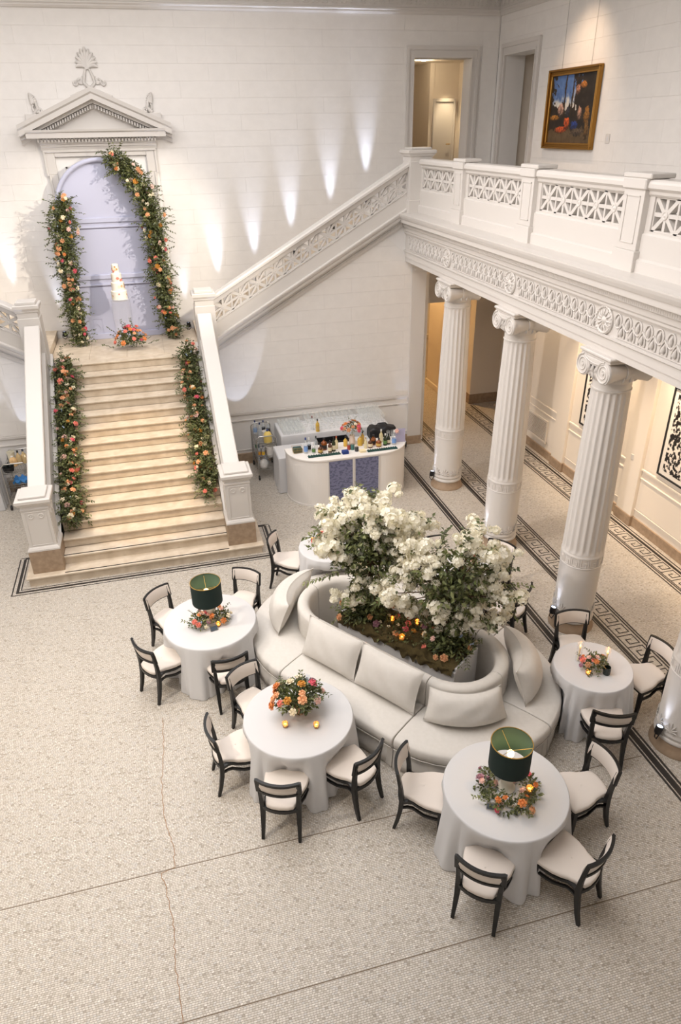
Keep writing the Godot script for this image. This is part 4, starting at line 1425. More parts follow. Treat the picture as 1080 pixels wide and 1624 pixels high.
func build_pediment() -> void:
	var p := struct("door_surround")
	var z := BACK_Z
	var F := Transform3D(Basis.IDENTITY, Vector3(0.04, 0, z))
	var bp := func(called: String, a: Vector3, b: Vector3, bev := 0.0) -> void:
		var q := MB.new()
		q.span(F * a, F * b, bev)
		part(p, called, q, M.trim)
	# blocked doorway
	bp.call("door_panel", Vector3(-0.92, 2.55, -0.06), Vector3(0.92, 6.1, -0.03))
	for s in [-1.0, 1.0]:
		bp.call("jamb", Vector3(s * 0.86, 2.55, -0.05), Vector3(s * 1.02, 5.72, 0.05), 0.008)
		bp.call("jamb_bead", Vector3(s * 0.98, 2.55, 0.05), Vector3(s * 1.02, 5.72, 0.075), 0.006)
		bp.call("ear", Vector3(s * 0.86, 5.72, -0.05), Vector3(s * 1.06, 6.14, 0.05), 0.008)
		bp.call("ear_bead", Vector3(s * 1.02, 5.70, 0.05), Vector3(s * 1.06, 6.099, 0.075), 0.006)
	bp.call("lintel", Vector3(-0.859, 6.02, -0.05), Vector3(0.859, 6.14, 0.048), 0.008)
	bp.call("lintel_bead", Vector3(-1.06, 6.10, 0.05), Vector3(1.06, 6.14, 0.075), 0.006)
	for s in [-1.0, 1.0]:
		# small panels either side of the arch's head
		for e in [[0.50, 0.54, 5.3, 5.85], [0.66, 0.70, 5.3, 5.85], [0.50, 0.70, 5.81, 5.85]]:
			bp.call("panel_moulding", Vector3(s * e[0], e[2], -0.05), Vector3(s * e[1], e[3], 0.0), 0.006)
		box_part(p, "dark_pane", F * Vector3(minf(s * 0.55, s * 0.65), 5.4, -0.035), F * Vector3(maxf(s * 0.55, s * 0.65), 5.78, -0.025), mat(96, 78, 62, 0.6))
	# entablature below the pediment
	var e1 := MB.new()
	e1.sweep([Vector2(-0.05, 6.14), Vector2(0.06, 6.14), Vector2(0.08, 6.19), Vector2(0.10, 6.20), Vector2(0.10, 6.235), Vector2(0.14, 6.25), Vector2(0.14, 6.30), Vector2(0.20, 6.325), Vector2(0.20, 6.345), Vector2(-0.05, 6.345)], [F * Vector3(-1.08, 0, 0), F * Vector3(1.08, 0, 0)])
	part(p, "bed_moulding", e1, M.trim)
	var dm := MB.new()
	for i in 36:
		dm.span(F * Vector3(-1.10 + i * 0.0615, 6.275, 0.10), F * Vector3(-1.068 + i * 0.0615, 6.338, 0.20))
	stuff(part(p, "dentil_row", dm, M.trim))
	var e2 := MB.new()
	e2.sweep([Vector2(-0.05, 6.345), Vector2(0.27, 6.345), Vector2(0.27, 6.43), Vector2(0.30, 6.45), Vector2(0.31, 6.485), Vector2(-0.05, 6.485)], [F * Vector3(-1.28, 0, 0), F * Vector3(1.28, 0, 0)])
	part(p, "horizontal_cornice", e2, M.trim)
	# the triangle
	var ty := MB.new()
	ty.poly(PackedVector2Array([Vector2(-1.24, 6.485), Vector2(1.24, 6.485), Vector2(0, 7.02)]), F, -0.05, 0.02)
	part(p, "tympanum", ty, M.trim)
	for s in [-1.0, 1.0]:
		var A := F * Vector3(s * 1.40, 6.52, 0)
		var B := F * Vector3(0, 7.12, 0)
		var path := [A, B] if s < 0 else [B, A]
		var rk := MB.new()
		rk.sweep([Vector2(-0.05, -0.29), Vector2(0.06, -0.29), Vector2(0.07, -0.21), Vector2(0.17, -0.20), Vector2(0.17, -0.15), Vector2(0.29, -0.14), Vector2(0.29, -0.05), Vector2(0.32, -0.02), Vector2(0.33, 0.05), Vector2(-0.05, 0.05)], path)
		part(p, "raking_cornice", rk, M.trim)
		var dd := MB.new()
		for i in 22:
			var t := 0.24 + i * 0.0345
			var c := A.lerp(B, t) + Vector3(0, -0.245, 0.10)
			dd.box(c, Vector3(0.028, 0.06, 0.09))
		stuff(part(p, "dentil_row", dd, M.trim))
		bp.call("acroterion_block", Vector3(s * 1.02, 6.60, -0.02), Vector3(s * 1.24, 6.75, 0.10), 0.008)
	var ab := MB.new()
	ab.poly(PackedVector2Array([Vector2(-0.38, 7.0), Vector2(0.38, 7.0), Vector2(0.38, 7.04), Vector2(0.0, 7.19), Vector2(-0.38, 7.04)]), F, -0.02, 0.12, 0.006)
	part(p, "acroterion_block", ab, M.trim)
	# carved palmettes: a tall one on the apex and half ones on the corners
	var cen := MB.new()
	var tall := func(b: MB, ori: Vector3, w: float, h: float, sides: Array) -> void:
		for k in 11:
			var a := (k - 5) * 0.27
			if not (signf(k - 5) in sides): continue
			var l := h * (0.52 - absf(k - 5) * 0.03)
			var pp := []
			for i in 5:
				var t := i / 4.0
				var bend := a * (0.5 + 0.55 * t)
				pp.append(ori + Vector3(sin(bend) * l * t * 0.8, h * 0.46 + cos(bend) * l * t, 0.02))
			b.tube(pp, [0.010 * h / 0.68 + 0.004, 0.024 * h / 0.68 + 0.004, 0.034 * h / 0.68 + 0.004, 0.036 * h / 0.68 + 0.004, 0.012], 6)
		for s in [-1.0, 1.0]:
			if not (s in sides): continue
			for q in [[0.10, 0.36, 0.065], [0.16, 0.10, 0.085], [0.26, 0.06, 0.06]]:
				var pp := []
				for i in 12:
					var a := 2.2 + i * 0.55
					var r: float = q[2] * (1.0 - i * 0.075)
					pp.append(ori + Vector3(s * (q[0] * w / 0.3 + cos(a) * r), q[1] * h / 0.68 + 0.04 + sin(a) * r, 0.015))
				b.tube(pp, 0.020, 5)
			b.tube([ori + Vector3(s * 0.02, 0.02, 0.015), ori + Vector3(s * 0.10, 0.10, 0.02), ori + Vector3(s * 0.07, 0.22, 0.02), ori + Vector3(s * 0.03, h * 0.48, 0.015)], [0.034, 0.032, 0.028, 0.02], 5)
	tall.call(cen, F * Vector3(0, 7.15, 0.0), 0.30, 0.68, [-1.0, 0.0, 1.0])
	part(p, "apex_palmette", cen, M.trim)
	for s in [-1.0, 1.0]:
		var hb := MB.new()
		tall.call(hb, F * Vector3(s * 1.10, 6.74, 0.02), 0.16, 0.36, [-s, 0.0])
		part(p, "corner_palmette", hb, M.trim)


# --- small floodlights ---------------------------------------------------------------

func fixture(label: String, group: String, at: Vector3, dir: Vector3, stand_y: float) -> void:
	var t := thing("uplight", label, "spotlight", at, 0.0, group)
	var d := dir.normalized()
	var side := d.cross(Vector3(0.3, 0.1, 0.9)).normalized()
	var bs := Basis(side, d, side.cross(d))
	var b := MB.new()
	b.lathe([Vector2(0.0, -0.055), Vector2(0.032, -0.055), Vector2(0.042, -0.03), Vector2(0.042, 0.05), Vector2(0.036, 0.055), Vector2(0.034, 0.045)], 14, Transform3D(bs, Vector3.ZERO))
	part(t, "housing", b, M.black)
	b = MB.new()
	b.lathe([Vector2(0.0, 0.047), Vector2(0.035, 0.045)], 14, Transform3D(bs, Vector3.ZERO))
	part(t, "lamp_lens", b, M.lens)
	b = MB.new()
	var up := Vector3(0, -stand_y, 0)
	b.tube([side * 0.05, side * 0.05 + up * 0.6, up, -side * 0.05 + up * 0.6, -side * 0.05], 0.007, 5)
	part(t, "bracket", b, M.black)


func build_uplights() -> void:
	var cool := Color(0.86, 0.90, 1.0)
	var who := ["nearest the bar", "behind the blossom trees", "with a chair against it", "beyond the candle table"]
	for i in 4:
		var at := Vector3(COLX - 0.335, 0.30, COLZ[i] + 0.02)
		fixture("small black uplight on the foot of the column " + who[i], "column uplights", at, Vector3(0.16, 1, 0.0), 0.15)
		spot("column_uplight_beam", at + Vector3(0.01, 0.06, 0), at + Vector3(0.17, 1.3, 0.0), 16, 0.9, 0.55, cool, 0.03)
	# at the foot of the walls below the flights
	for s in [-1.0, 1.0]:
		var at := Vector3(s * 2.02, 0.12, -3.0)
		fixture("small black floor uplight behind the stairs, on the side " + ("towards the bar" if s > 0 else "away from the bar"), "", at, Vector3(s * 0.02, 1, -0.31), 0.12)
		spot("wall_uplight_beam", at + Vector3(0, 0.07, 0), at + Vector3(s * 0.03, 1.9, -0.58), 15.0, 0.15, 2.6, cool, 0.02)
	var ap := Vector3(5.72, 0.12, -3.55)
	fixture("small black floor uplight at the foot of the pilaster behind the bar", "", ap, Vector3(0.0, 1, -0.12), 0.12)
	spot("pilaster_uplight_beam", ap + Vector3(0, 0.07, 0), ap + Vector3(0.02, 1.6, -0.22), 12, 0.8, 1.0, cool, 0.02)
	# on the landing and on the steps of the two flights, along the back wall
	var xs := [-1.28, 1.33, 2.10, 2.93, 3.77, 4.66, 5.46, -2.08, -2.9]
	for x in xs:
		var ax := absf(x)
		var y := 2.55
		if ax > 1.45: y = 2.55 + (floorf((ax - 1.45) / 0.304) + 1.0) * 0.1714
		var at := Vector3(x, y + 0.11, BACK_Z + 0.13)
		var l := "small black uplight on the landing beside the flower arch" if ax < 1.45 else ("small black uplight on a step of the flight on the bar's side" if x > 0 else "small black uplight on a step of the flight away from the bar")
		fixture(l, "back wall uplights", at, Vector3(0, 1, -0.06), 0.11)
		spot("back_wall_beam", at + Vector3(0, 0.07, 0), at + Vector3(0.0, 2.0, -0.06), 13.0, 1.0, (7.5 if x > 0 else 5.5) if ax > 1.45 else 4.0, cool, 0.03)


# --- the arch, the cake ----------------------------------------------------------------

func build_arch() -> void:
	var t := thing("arch_backdrop", "tall lavender arched backdrop panel standing on the stair landing", "backdrop", Vector3(-0.03, 2.55, -5.45))
	var hw := 0.93
	var sp := 2.53
	var outline := func(w: float, lift: float) -> PackedVector2Array:
		var p := PackedVector2Array([Vector2(-w, lift), Vector2(w, lift)])
		for i in 25:
			var a := PI * i / 24
			p.append(Vector2(cos(a) * w, sp + sin(a) * w))
		return p
	var b := MB.new()
	b.poly(outline.call(hw, 0.0), Transform3D.IDENTITY, -0.04, 0.0)
	part(t, "panel", b, M.lavender)
	# raised border
	b = MB.new()
	var path := [Vector3(hw - 0.04, 0.0, 0.02)]
	path.append(Vector3(hw - 0.04, sp, 0.02))
	for i in range(1, 24):
		var a := PI * i / 24
		path.append(Vector3(cos(a) * (hw - 0.04), sp + sin(a) * (hw - 0.04), 0.02))
	path.append(Vector3(-hw + 0.04, sp, 0.02)); path.append(Vector3(-hw + 0.04, 0.0, 0.02))
	b.tube(path, 0.045, 8)
	part(t, "border", b, M.lavender)
	for q in [[2.30, 2.39, 0.03], [2.20, 2.235, 0.02], [1.22, 1.31, 0.03], [1.09, 1.125, 0.02], [0.0, 0.12, 0.03]]:
		b = MB.new()
		b.span(Vector3(-hw + 0.07, q[0], -0.005), Vector3(hw - 0.07, q[1], q[2]), 0.008)
		part(t, "cross_moulding", b, M.lavender)
	for y in [2.19, 1.075]:
		b = MB.new()
		b.span(Vector3(-hw + 0.07, y - 0.004, 0.0), Vector3(hw - 0.07, y + 0.004, 0.004))
		part(t, "panel_seam", b, mat(96, 90, 112, 0.8))
	b = MB.new()
	b.tube([Vector3(-0.60, 0.12, 0.006), Vector3(-0.60, 0.42, 0.006), Vector3(-0.42, 0.42, 0.006), Vector3(-0.42, 0.12, 0.006)], 0.007, 4)
	var ap := []
	for i in 11: ap.append(Vector3(-0.56 + cos(PI * i / 10) * 0.08, 0.22 + sin(PI * i / 10) * 0.10, 0.006))
	b.tube(ap, 0.005, 4)
	part(t, "line_moulding", b, M.lavender)
	# cake on its clear stand
	var sx := 0.0
	var sz := -4.85
	var st := thing("cake_stand", "clear acrylic pedestal stand behind the flower cluster on the landing", "stand", Vector3(sx, 2.55, sz))
	b = MB.new()
	b.lathe([Vector2(0.19, 0.0), Vector2(0.19, 0.90)], 28)
	part(st, "drum", b, M.acrylic)
	b = MB.new()
	b.lathe([Vector2(0.0, 0.90), Vector2(0.21, 0.90), Vector2(0.21, 0.925), Vector2(0.0, 0.925)], 28)
	part(st, "plate", b, M.acrylic)
	var ck := thing("tiered_cake", "tall white tiered cake with painted yellow and peach flowers, before the lavender arch", "cake", Vector3(sx, 3.475, sz))
	var ice := mat(246, 240, 226, 0.6)
	var y := 0.0
	var tiers := [[0.155, 0.17], [0.125, 0.16], [0.098, 0.17], [0.068, 0.17]]
	var fc := [M.mustard, M.peach, M.coral, M.cream_rose]
	var pet := MB.new()
	for k in 6:
		var a := TAU * k / 6
		var d := Vector3(cos(a), sin(a), 0)
		var e := Vector3(-sin(a), cos(a), 0)
		pet.quad(Vector3(0, 0, 0.003), d * 0.5 + e * 0.3, d, d * 0.5 - e * 0.3, Vector3(0, 0, 1))
	var pm := pet.mesh()
	for q in tiers:
		b = MB.new()
		b.lathe([Vector2(0.0, y), Vector2(q[0], y), Vector2(q[0], y + q[1] - 0.012), Vector2(q[0] - 0.012, y + q[1]), Vector2(0.0, y + q[1])], 32)
		var tp := part(ck, "tier", b, ice)
		for i in 12:
			var a := rng.randf() * TAU
			var s := rng.randf_range(0.022, 0.042)
			part_at(tp, "painted_flower", pm, fc[i % 4], Transform3D(Basis(Vector3.UP, PI / 2 - a) * Basis.from_scale(Vector3(s, s, 1)), Vector3(cos(a) * (q[0] + 0.001), y + rng.randf_range(0.03, q[1] - 0.03), sin(a) * (q[0] + 0.001))))
		y += q[1]


# --- the ring of sofas --------------------------------------------------------------------

const SOFA_C := Vector2(3.1, 3.552)
const SOFA_A := 0.951      # direction of the long axis
const SOFA_L := 0.87       # half length of the straight part

# a point of the ring: kind 0/1 straight sides (t from -1 to 1), 2/3 round ends (t is an angle)
func ring_pt(kind: int, t: float, rho: float, y: float) -> Vector3:
	var u := Vector2(cos(SOFA_A), sin(SOFA_A))
	var n := Vector2(-u.y, u.x)
	var p := SOFA_C
	if kind == 0: p += u * t * SOFA_L + n * rho
	elif kind == 1: p += u * t * SOFA_L - n * rho
	elif kind == 2: p += u * SOFA_L + (u * cos(t) + n * sin(t)) * rho
	else: p += -u * SOFA_L + (-u * cos(t) + n * sin(t)) * rho
	return Vector3(p.x, y, p.y)


func ring_solid(kind: int, t0: float, t1: float, steps: int, prof: Array, shrink := 0.0) -> MB:
	var b := MB.new()
	var rings := []
	var mid := Vector2.ZERO
	for q in prof: mid += q / prof.size()
	for i in range(-2, steps + 3):
		var t := lerpf(t0, t1, clampf(float(i) / steps, 0.0, 1.0))
		var k := 1.0
		if i == -2 or i == steps + 2: k = 1.0 - shrink * 2.4
		elif i == -1 or i == steps + 1: k = 1.0 - shrink * 0.8
		var eps := 0.0
		if i == -1: eps = 0.006
		if i == 0: eps = 0.03
		if i == steps + 1: eps = -0.006
		if i == steps: eps = -0.03
		t += eps * shrink * 10.0
		var ring := PackedVector3Array()
		for q in prof:
			var w: Vector2 = mid + (q - mid) * k
			ring.append(ring_pt(kind, t, w.x, w.y))
		rings.append(ring)
	b.loft(rings, true, true, true)
	return b


func build_sofa() -> void:
	var seat := [Vector2(0.62, 0.30), Vector2(1.20, 0.295), Vector2(1.26, 0.305), Vector2(1.283, 0.335), Vector2(1.29, 0.38), Vector2(1.283, 0.43), Vector2(1.26, 0.46), Vector2(1.20, 0.475), Vector2(1.0, 0.487), Vector2(0.80, 0.487), Vector2(0.62, 0.475)]
	var skirt := [Vector2(0.60, 0.012), Vector2(1.27, 0.012), Vector2(1.265, 0.10), Vector2(1.25, 0.29), Vector2(0.60, 0.29)]
	var back := [Vector2(0.47, 0.02), Vector2(0.64, 0.02), Vector2(0.64, 0.72), Vector2(0.635, 0.80), Vector2(0.61, 0.835), Vector2(0.56, 0.848), Vector2(0.51, 0.835), Vector2(0.475, 0.80), Vector2(0.47, 0.72)]
	var secs := [
		[0, -1.0, 1.0, 8, "straight white slipcovered sofa section facing the flower bouquet table, with two loose pillows"],
		[1, -1.0, 1.0, 8, "straight white sofa section behind the blossom trees, on the columns' side of the ring"],
		[2, 0.0, PI / 2, 12, "curved white slipcovered sofa section facing the lamp table with the wreath of flowers"],
		[2, -PI / 2, 0.0, 12, "curved white slipcovered sofa section facing the small candle table by the columns"],
		[3, 0.0, PI / 2, 12, "curved white slipcovered sofa section facing the lamp table by the stairs"],
		[3, -PI / 2, 0.0, 12, "curved white slipcovered sofa section facing the bar, with a chair and small table behind it"]]
	for q in secs:
		var t := thing("sofa_section", q[4], "sofa", Vector3.ZERO, 0.0, "")
		var g := 0.006
		var a: float = q[1] + g
		var c: float = q[2] - g
		part(t, "skirt", ring_solid(q[0], a, c, q[3], skirt), M.sofa)
		part(t, "seat_cushion", ring_solid(q[0], a, c, q[3], seat, 0.05), M.sofa)
		part(t, "backrest", ring_solid(q[0], a, c, q[3], back, 0.02), M.sofa)
		# seam piping along the cushion's front edge
		var pp := []
		for i in q[3] + 1: pp.append(ring_pt(q[0], lerpf(a + 0.01, c - 0.01, float(i) / q[3]), 1.286, 0.318))
		var b := MB.new()
		b.tube(pp, 0.006, 5)
		part(t, "piping", b, M.sofa)
		# box pleats in the skirt at the joints
		for e in [a, c]:
			b = MB.new()
			var w := 0.018 if q[0] < 2 else 0.012
			var s := 1.0 if e == a else -1.0
			b.quad(ring_pt(q[0], e, 1.285, 0.012), ring_pt(q[0], e + s * w * 6, 1.272, 0.012), ring_pt(q[0], e + s * w * 5, 1.256, 0.288), ring_pt(q[0], e, 1.262, 0.288), ring_pt(q[0], e, 2, 0) - ring_pt(q[0], e, 1, 0))
			part(t, "pleat", b, M.sofa)
	# loose pillows leaning on the backrests: kind, centre, half width in t, label
	pillow(0, -0.50, 0.49, 0.53, "square white back pillow on the straight sofa section, towards the stairs")
	pillow(0, 0.50, 0.50, 0.53, "square white back pillow on the straight sofa section, towards the wreath lamp table")
	pillow(2, PI * 0.27, 0.58, 0.40, "curved white back pillow directly behind the green lamp with the flower wreath")
	pillow(2, -PI * 0.21, 0.62, 0.46, "plump white back pillow on the sofa end facing the candle table", 0.155)
	pillow(3, PI * 0.12, 0.66, 0.46, "plump white back pillow on the sofa end facing the staircase", 0.155)
	pillow(1, 0.62, 0.42, 0.48, "white back pillow on the far sofa side, under the blossom branches")
	# planter in the middle of the ring
	var u := Vector2(cos(SOFA_A), sin(SOFA_A))
	var t := thing("planter_box", "long white cloth-covered planter box full of moss inside the sofa ring", "planter", Vector3(3.2, 0, 3.60), -SOFA_A)
	var b := MB.new()
	var L := 0.90; var W := 0.27
	for e in [[Vector3(-L, 0, -W), Vector3(L, 0.78, -W + 0.03)], [Vector3(-L, 0, W - 0.03), Vector3(L, 0.735, W)], [Vector3(-L, 0, -W + 0.03), Vector3(-L + 0.03, 0.78, W - 0.03)], [Vector3(L - 0.03, 0, -W + 0.03), Vector3(L, 0.78, W - 0.03)]]:
		b.span(e[0], e[1], 0.004)
	part(t, "box", b, M.linen)
	# lumpy moss
	b = MB.new()
	var nz := FastNoiseLite.new(); nz.seed = 4; nz.frequency = 2.6; nz.fractal_octaves = 3
	var rings := []
	for i in 61:
		var x := lerpf(-L + 0.02, L - 0.02, i / 60.0)
		var ring := PackedVector3Array()
		for j in 27:
			var z := lerpf(-W + 0.02, W + 0.035, minf(j, 22.0) / 22.0)
			var y := 0.79 + nz.get_noise_2d(x * 2, z * 2) * 0.08 + rng.randf() * 0.025
			if j > 21:
				# hangs over the planter's edge in tufts
				y = 0.80 - (j - 21) * (0.026 + 0.018 * nz.get_noise_2d(x * 4.0, 3.0)) + rng.randf() * 0.01
				z += 0.012 * sin(j * 1.3 + x * 30.0)
			ring.append(Vector3(x, y, z))
		rings.append(ring)
	b.loft(rings, false)
	part(t, "moss", b, M.moss)


func pillow(kind: int, tc: float, tw: float, h: float, label: String, plump := 0.105) -> void:
	var t := thing("back_pillow", label, "pillow", Vector3.ZERO, 0.0, "")
	var b := MB.new()
	for side in [-1.0, 1.0]:
		var rings := []
		var N := 16
		for i in N + 1:
			var u := 2.0 * i / N - 1.0
			var ring := PackedVector3Array()
			for j in N + 1:
				var v := 2.0 * j / N - 1.0
				var cu := 1.0 - 0.06 * (1.0 - v * v) if absf(u) > 0.99 else 1.0
				var th := plump * pow(maxf(0.0, (1.0 - pow(absf(u), 2.6)) * (1.0 - pow(absf(v), 2.6))), 0.55)
				th += 0.006 * sin(u * 9.0 + v * 5.0) * (1.0 - u * u) * (1.0 - v * v)
				var uu := u * (1.0 - 0.05 * (1.0 - v * v) * absf(u))
				var vv := v * (1.0 - 0.05 * (1.0 - u * u) * absf(v))
				var tt: float = tc + uu * tw
				var up := (vv * 0.5 + 0.5) * h
				# leans back on the backrest
				var rho: float = 0.88 + (plump - 0.105) * 1.2 - up * 0.36 + side * th
				ring.append(ring_pt(kind, tt, rho, 0.492 + up * 0.93 + side * th * 0.34 + 0.02))
			rings.append(ring)
		# normals point away from the pillow's middle
		var sub := MB.new()
		sub.loft(rings, false)
		var flip := 1.0
		var mid := sub.n.size() / 2
		var outd := ring_pt(kind, tc, 2.0, 0) - ring_pt(kind, tc, 1.0, 0)
		if sub.n[mid].dot(outd) * side < 0: flip = -1.0
		for i in range(0, sub.v.size(), 3):
			b.tri(sub.v[i], sub.v[i + 1], sub.v[i + 2], sub.n[i] * flip, sub.n[i + 1] * flip, sub.n[i + 2] * flip)
	part(t, "cover", b, M.sofa)
	# seam round the edge
	var pp := []
	for q in 40:
		var a := TAU * q / 40
		var cu := cos(a); var sv := sin(a)
		var m := maxf(absf(cu), absf(sv))
		var u := cu / m; var v := sv / m
		var uu := u * (1.0 - 0.05 * (1.0 - v * v) * absf(u))
		var vv := v * (1.0 - 0.05 * (1.0 - u * u) * absf(v))
		var up := (vv * 0.5 + 0.5) * h
		pp.append(ring_pt(kind, tc + uu * tw, 0.88 + (plump - 0.105) * 1.2 - up * 0.36, 0.512 + up * 0.93))
	b = MB.new()
	b.tube(pp, 0.005, 4, false, true)
	part(t, "seam", b, M.sofa)


# --- tables and chairs -------------------------------------------------------------------------

const TABLES := {1: [0.805, 2.684, 0.60], 2: [1.577, 4.676, 0.60], 3: [3.329, 6.158, 0.60], 4: [5.121, 4.834, 0.452], 5: [2.764, 1.294, 0.465], 6: [4.50, 2.50, 0.452]}
# table, middle of the chair's top rail (x, z), direction it faces
const CHAIRS := [
	[1, 0.14, 1.92, 0.68, 0.73, "cream padded black chair at the stair-side lamp table, its back to the stairs"],
	[1, -0.06, 3.08, 0.83, -0.56, "cream padded black chair at the stair-side lamp table, its back to the empty floor"],
	[1, 0.96, 3.58, -0.15, -0.99, "black framed cream padded chair at the stair-side lamp table, back to the flower bouquet table"],
	[1, 1.42, 1.76, -0.60, 0.80, "cream padded black chair at the stair-side lamp table, between it and the sofa end"],
	[2, 1.07, 3.83, 0.50, 0.86, "black framed cream padded chair at the bouquet table, its back to the stair-side lamp table"],
	[2, 0.63, 4.67, 0.99, -0.08, "black framed cream padded chair at the bouquet table, its back to the empty floor"],
	[2, 1.19, 5.56, 0.37, -0.93, "black framed cream padded chair at the bouquet table, facing the sofa straight across the bouquet"],
	[2, 2.16, 5.44, -0.55, -0.83, "black framed cream padded chair at the bouquet table, its back to the wreath lamp table"],
	[3, 2.46, 5.60, 0.86, 0.52, "black framed cream padded chair at the wreath lamp table, its back to the bouquet table"],
	[3, 2.72, 6.90, 0.66, -0.75, "black framed cream padded chair at the wreath lamp table, beside the small framed sign"],
	[3, 3.79, 7.05, -0.47, -0.88, "black framed cream padded chair at the wreath lamp table, facing the sofa over the wreath"],
	[3, 4.44, 6.13, -1.0, 0.06, "black framed cream padded chair at the wreath lamp table, its back to the candle table"],
	[4, 5.38, 3.93, -0.18, 0.98, "black framed cream padded chair at the candle table, its back against a column base"],
	[4, 6.09, 4.83, -0.98, 0.10, "black framed cream padded chair at the candle table, standing between two columns"],
	[4, 4.87, 5.63, 0.37, -0.93, "black framed cream padded chair at the candle table, its back to the wreath lamp table"],
	[5, 1.94, 0.92, 0.90, 0.43, "black framed cream padded chair at the table below the bar, its back to the stairs"],
	[5, 3.10, 0.53, -0.43, 0.90, "black framed chair between bar and sofa, its back to the bar, behind white blossoms"],
	[6, 5.29, 2.08, -0.80, 0.60, "black framed chair behind the blossom trees, its back to a column"],
	[6, 5.03, 3.29, -0.59, -0.81, "black framed chair behind the blossom trees, half screened by trailing green leaves"],
	[6, 4.27, 1.66, 0.26, 0.96, "black framed chair almost hidden by the blossom trees, only its top rail showing"]]


func sofa_dist(x: float, z: float) -> float:
	var u := Vector2(cos(SOFA_A), sin(SOFA_A))
	var d := Vector2(x, z) - SOFA_C
	return (d - u * clampf(d.dot(u), -SOFA_L, SOFA_L)).length()


func build_tables() -> void:
	var names := {1: "round lamp table by the stairs", 2: "round table with the flower bouquet", 3: "round lamp table with the flower wreath", 4: "small round candle table by the columns", 5: "small round table between the bar and the sofa", 6: "small round table behind the blossom trees"}
	for k in TABLES:
		var q = TABLES[k]
		var R: float = q[2]
		var t := thing("round_table", names[k] + ", hidden under its cloth", "table", Vector3(q[0], 0, q[1]), 0.0, "")
		var b := MB.new()
		b.lathe([Vector2(0.0, 0.725), Vector2(R - 0.012, 0.725), Vector2(R - 0.012, 0.752), Vector2(0.0, 0.752)], 40)
		part(t, "tabletop", b, M.board)
		b = MB.new()
		b.lathe([Vector2(0.0, 0.02), Vector2(0.28, 0.02), Vector2(0.26, 0.045), Vector2(0.05, 0.07), Vector2(0.04, 0.725)], 20)
		part(t, "pedestal", b, M.black)
		# the cloth, pushed in where chairs stand
		var dirs := []
		for c in CHAIRS:
			if c[0] == k: dirs.append(atan2(c[2] - q[1], c[1] - q[0]))
		var c := thing("tablecloth", "white floor-length cloth on the " + names[k], "tablecloth", Vector3(q[0], 0, q[1]), 0.0, "")
		b = MB.new()
		var N := 216
		var ph := rng.randf() * TAU
		var rings := []
		var lev := [[0.0, 0.762, 0.0], [0.35, 0.763, 0.0], [0.8, 0.763, 0.0], [0.985, 0.762, 0.0], [1.0, 0.755, 0.0], [1.006, 0.742, 0.02], [1.01, 0.70, 0.10], [1.0, 0.62, 0.22], [1.0, 0.52, 0.36], [1.0, 0.42, 0.50], [1.0, 0.30, 0.66], [1.0, 0.16, 0.83], [1.0, 0.05, 0.96], [1.0, 0.006, 1.0]]
		for l in lev:
			var ring := PackedVector3Array()
			for j in N:
				var a := TAU * j / N
				var s: float = l[2]
				var f := pow(absf(sin(a * 6.5 + ph + sin(a * 2.0 + ph) * 0.9)), 0.7) * 2.0 - 1.0 + 0.45 * sin(a * 21.0 + ph * 2.0 + sin(a * 5.0))
				var r: float = R * l[0]
				if s > 0.0:
					r = R * 1.006 + s * 0.06 + s * 0.042 * f
					for d in dirs:
						var da := wrapf(a - d, -PI, PI)
						r -= exp(-pow(da / (0.33 * 0.6 / R), 4.0)) * smoothstep(0.1, 0.4, s) * (0.13 if R > 0.5 else 0.06)
				if l[1] < 0.60:
					# the hem is held back by the sofa
					while r > 0.3 and sofa_dist(q[0] + cos(a) * r, q[1] + sin(a) * r) < 1.305: r -= 0.01
				ring.append(Vector3(cos(a) * r, l[1], sin(a) * r))
			rings.append(ring)
		b.loft(rings)
		part(c, "cloth", b, M.linen)


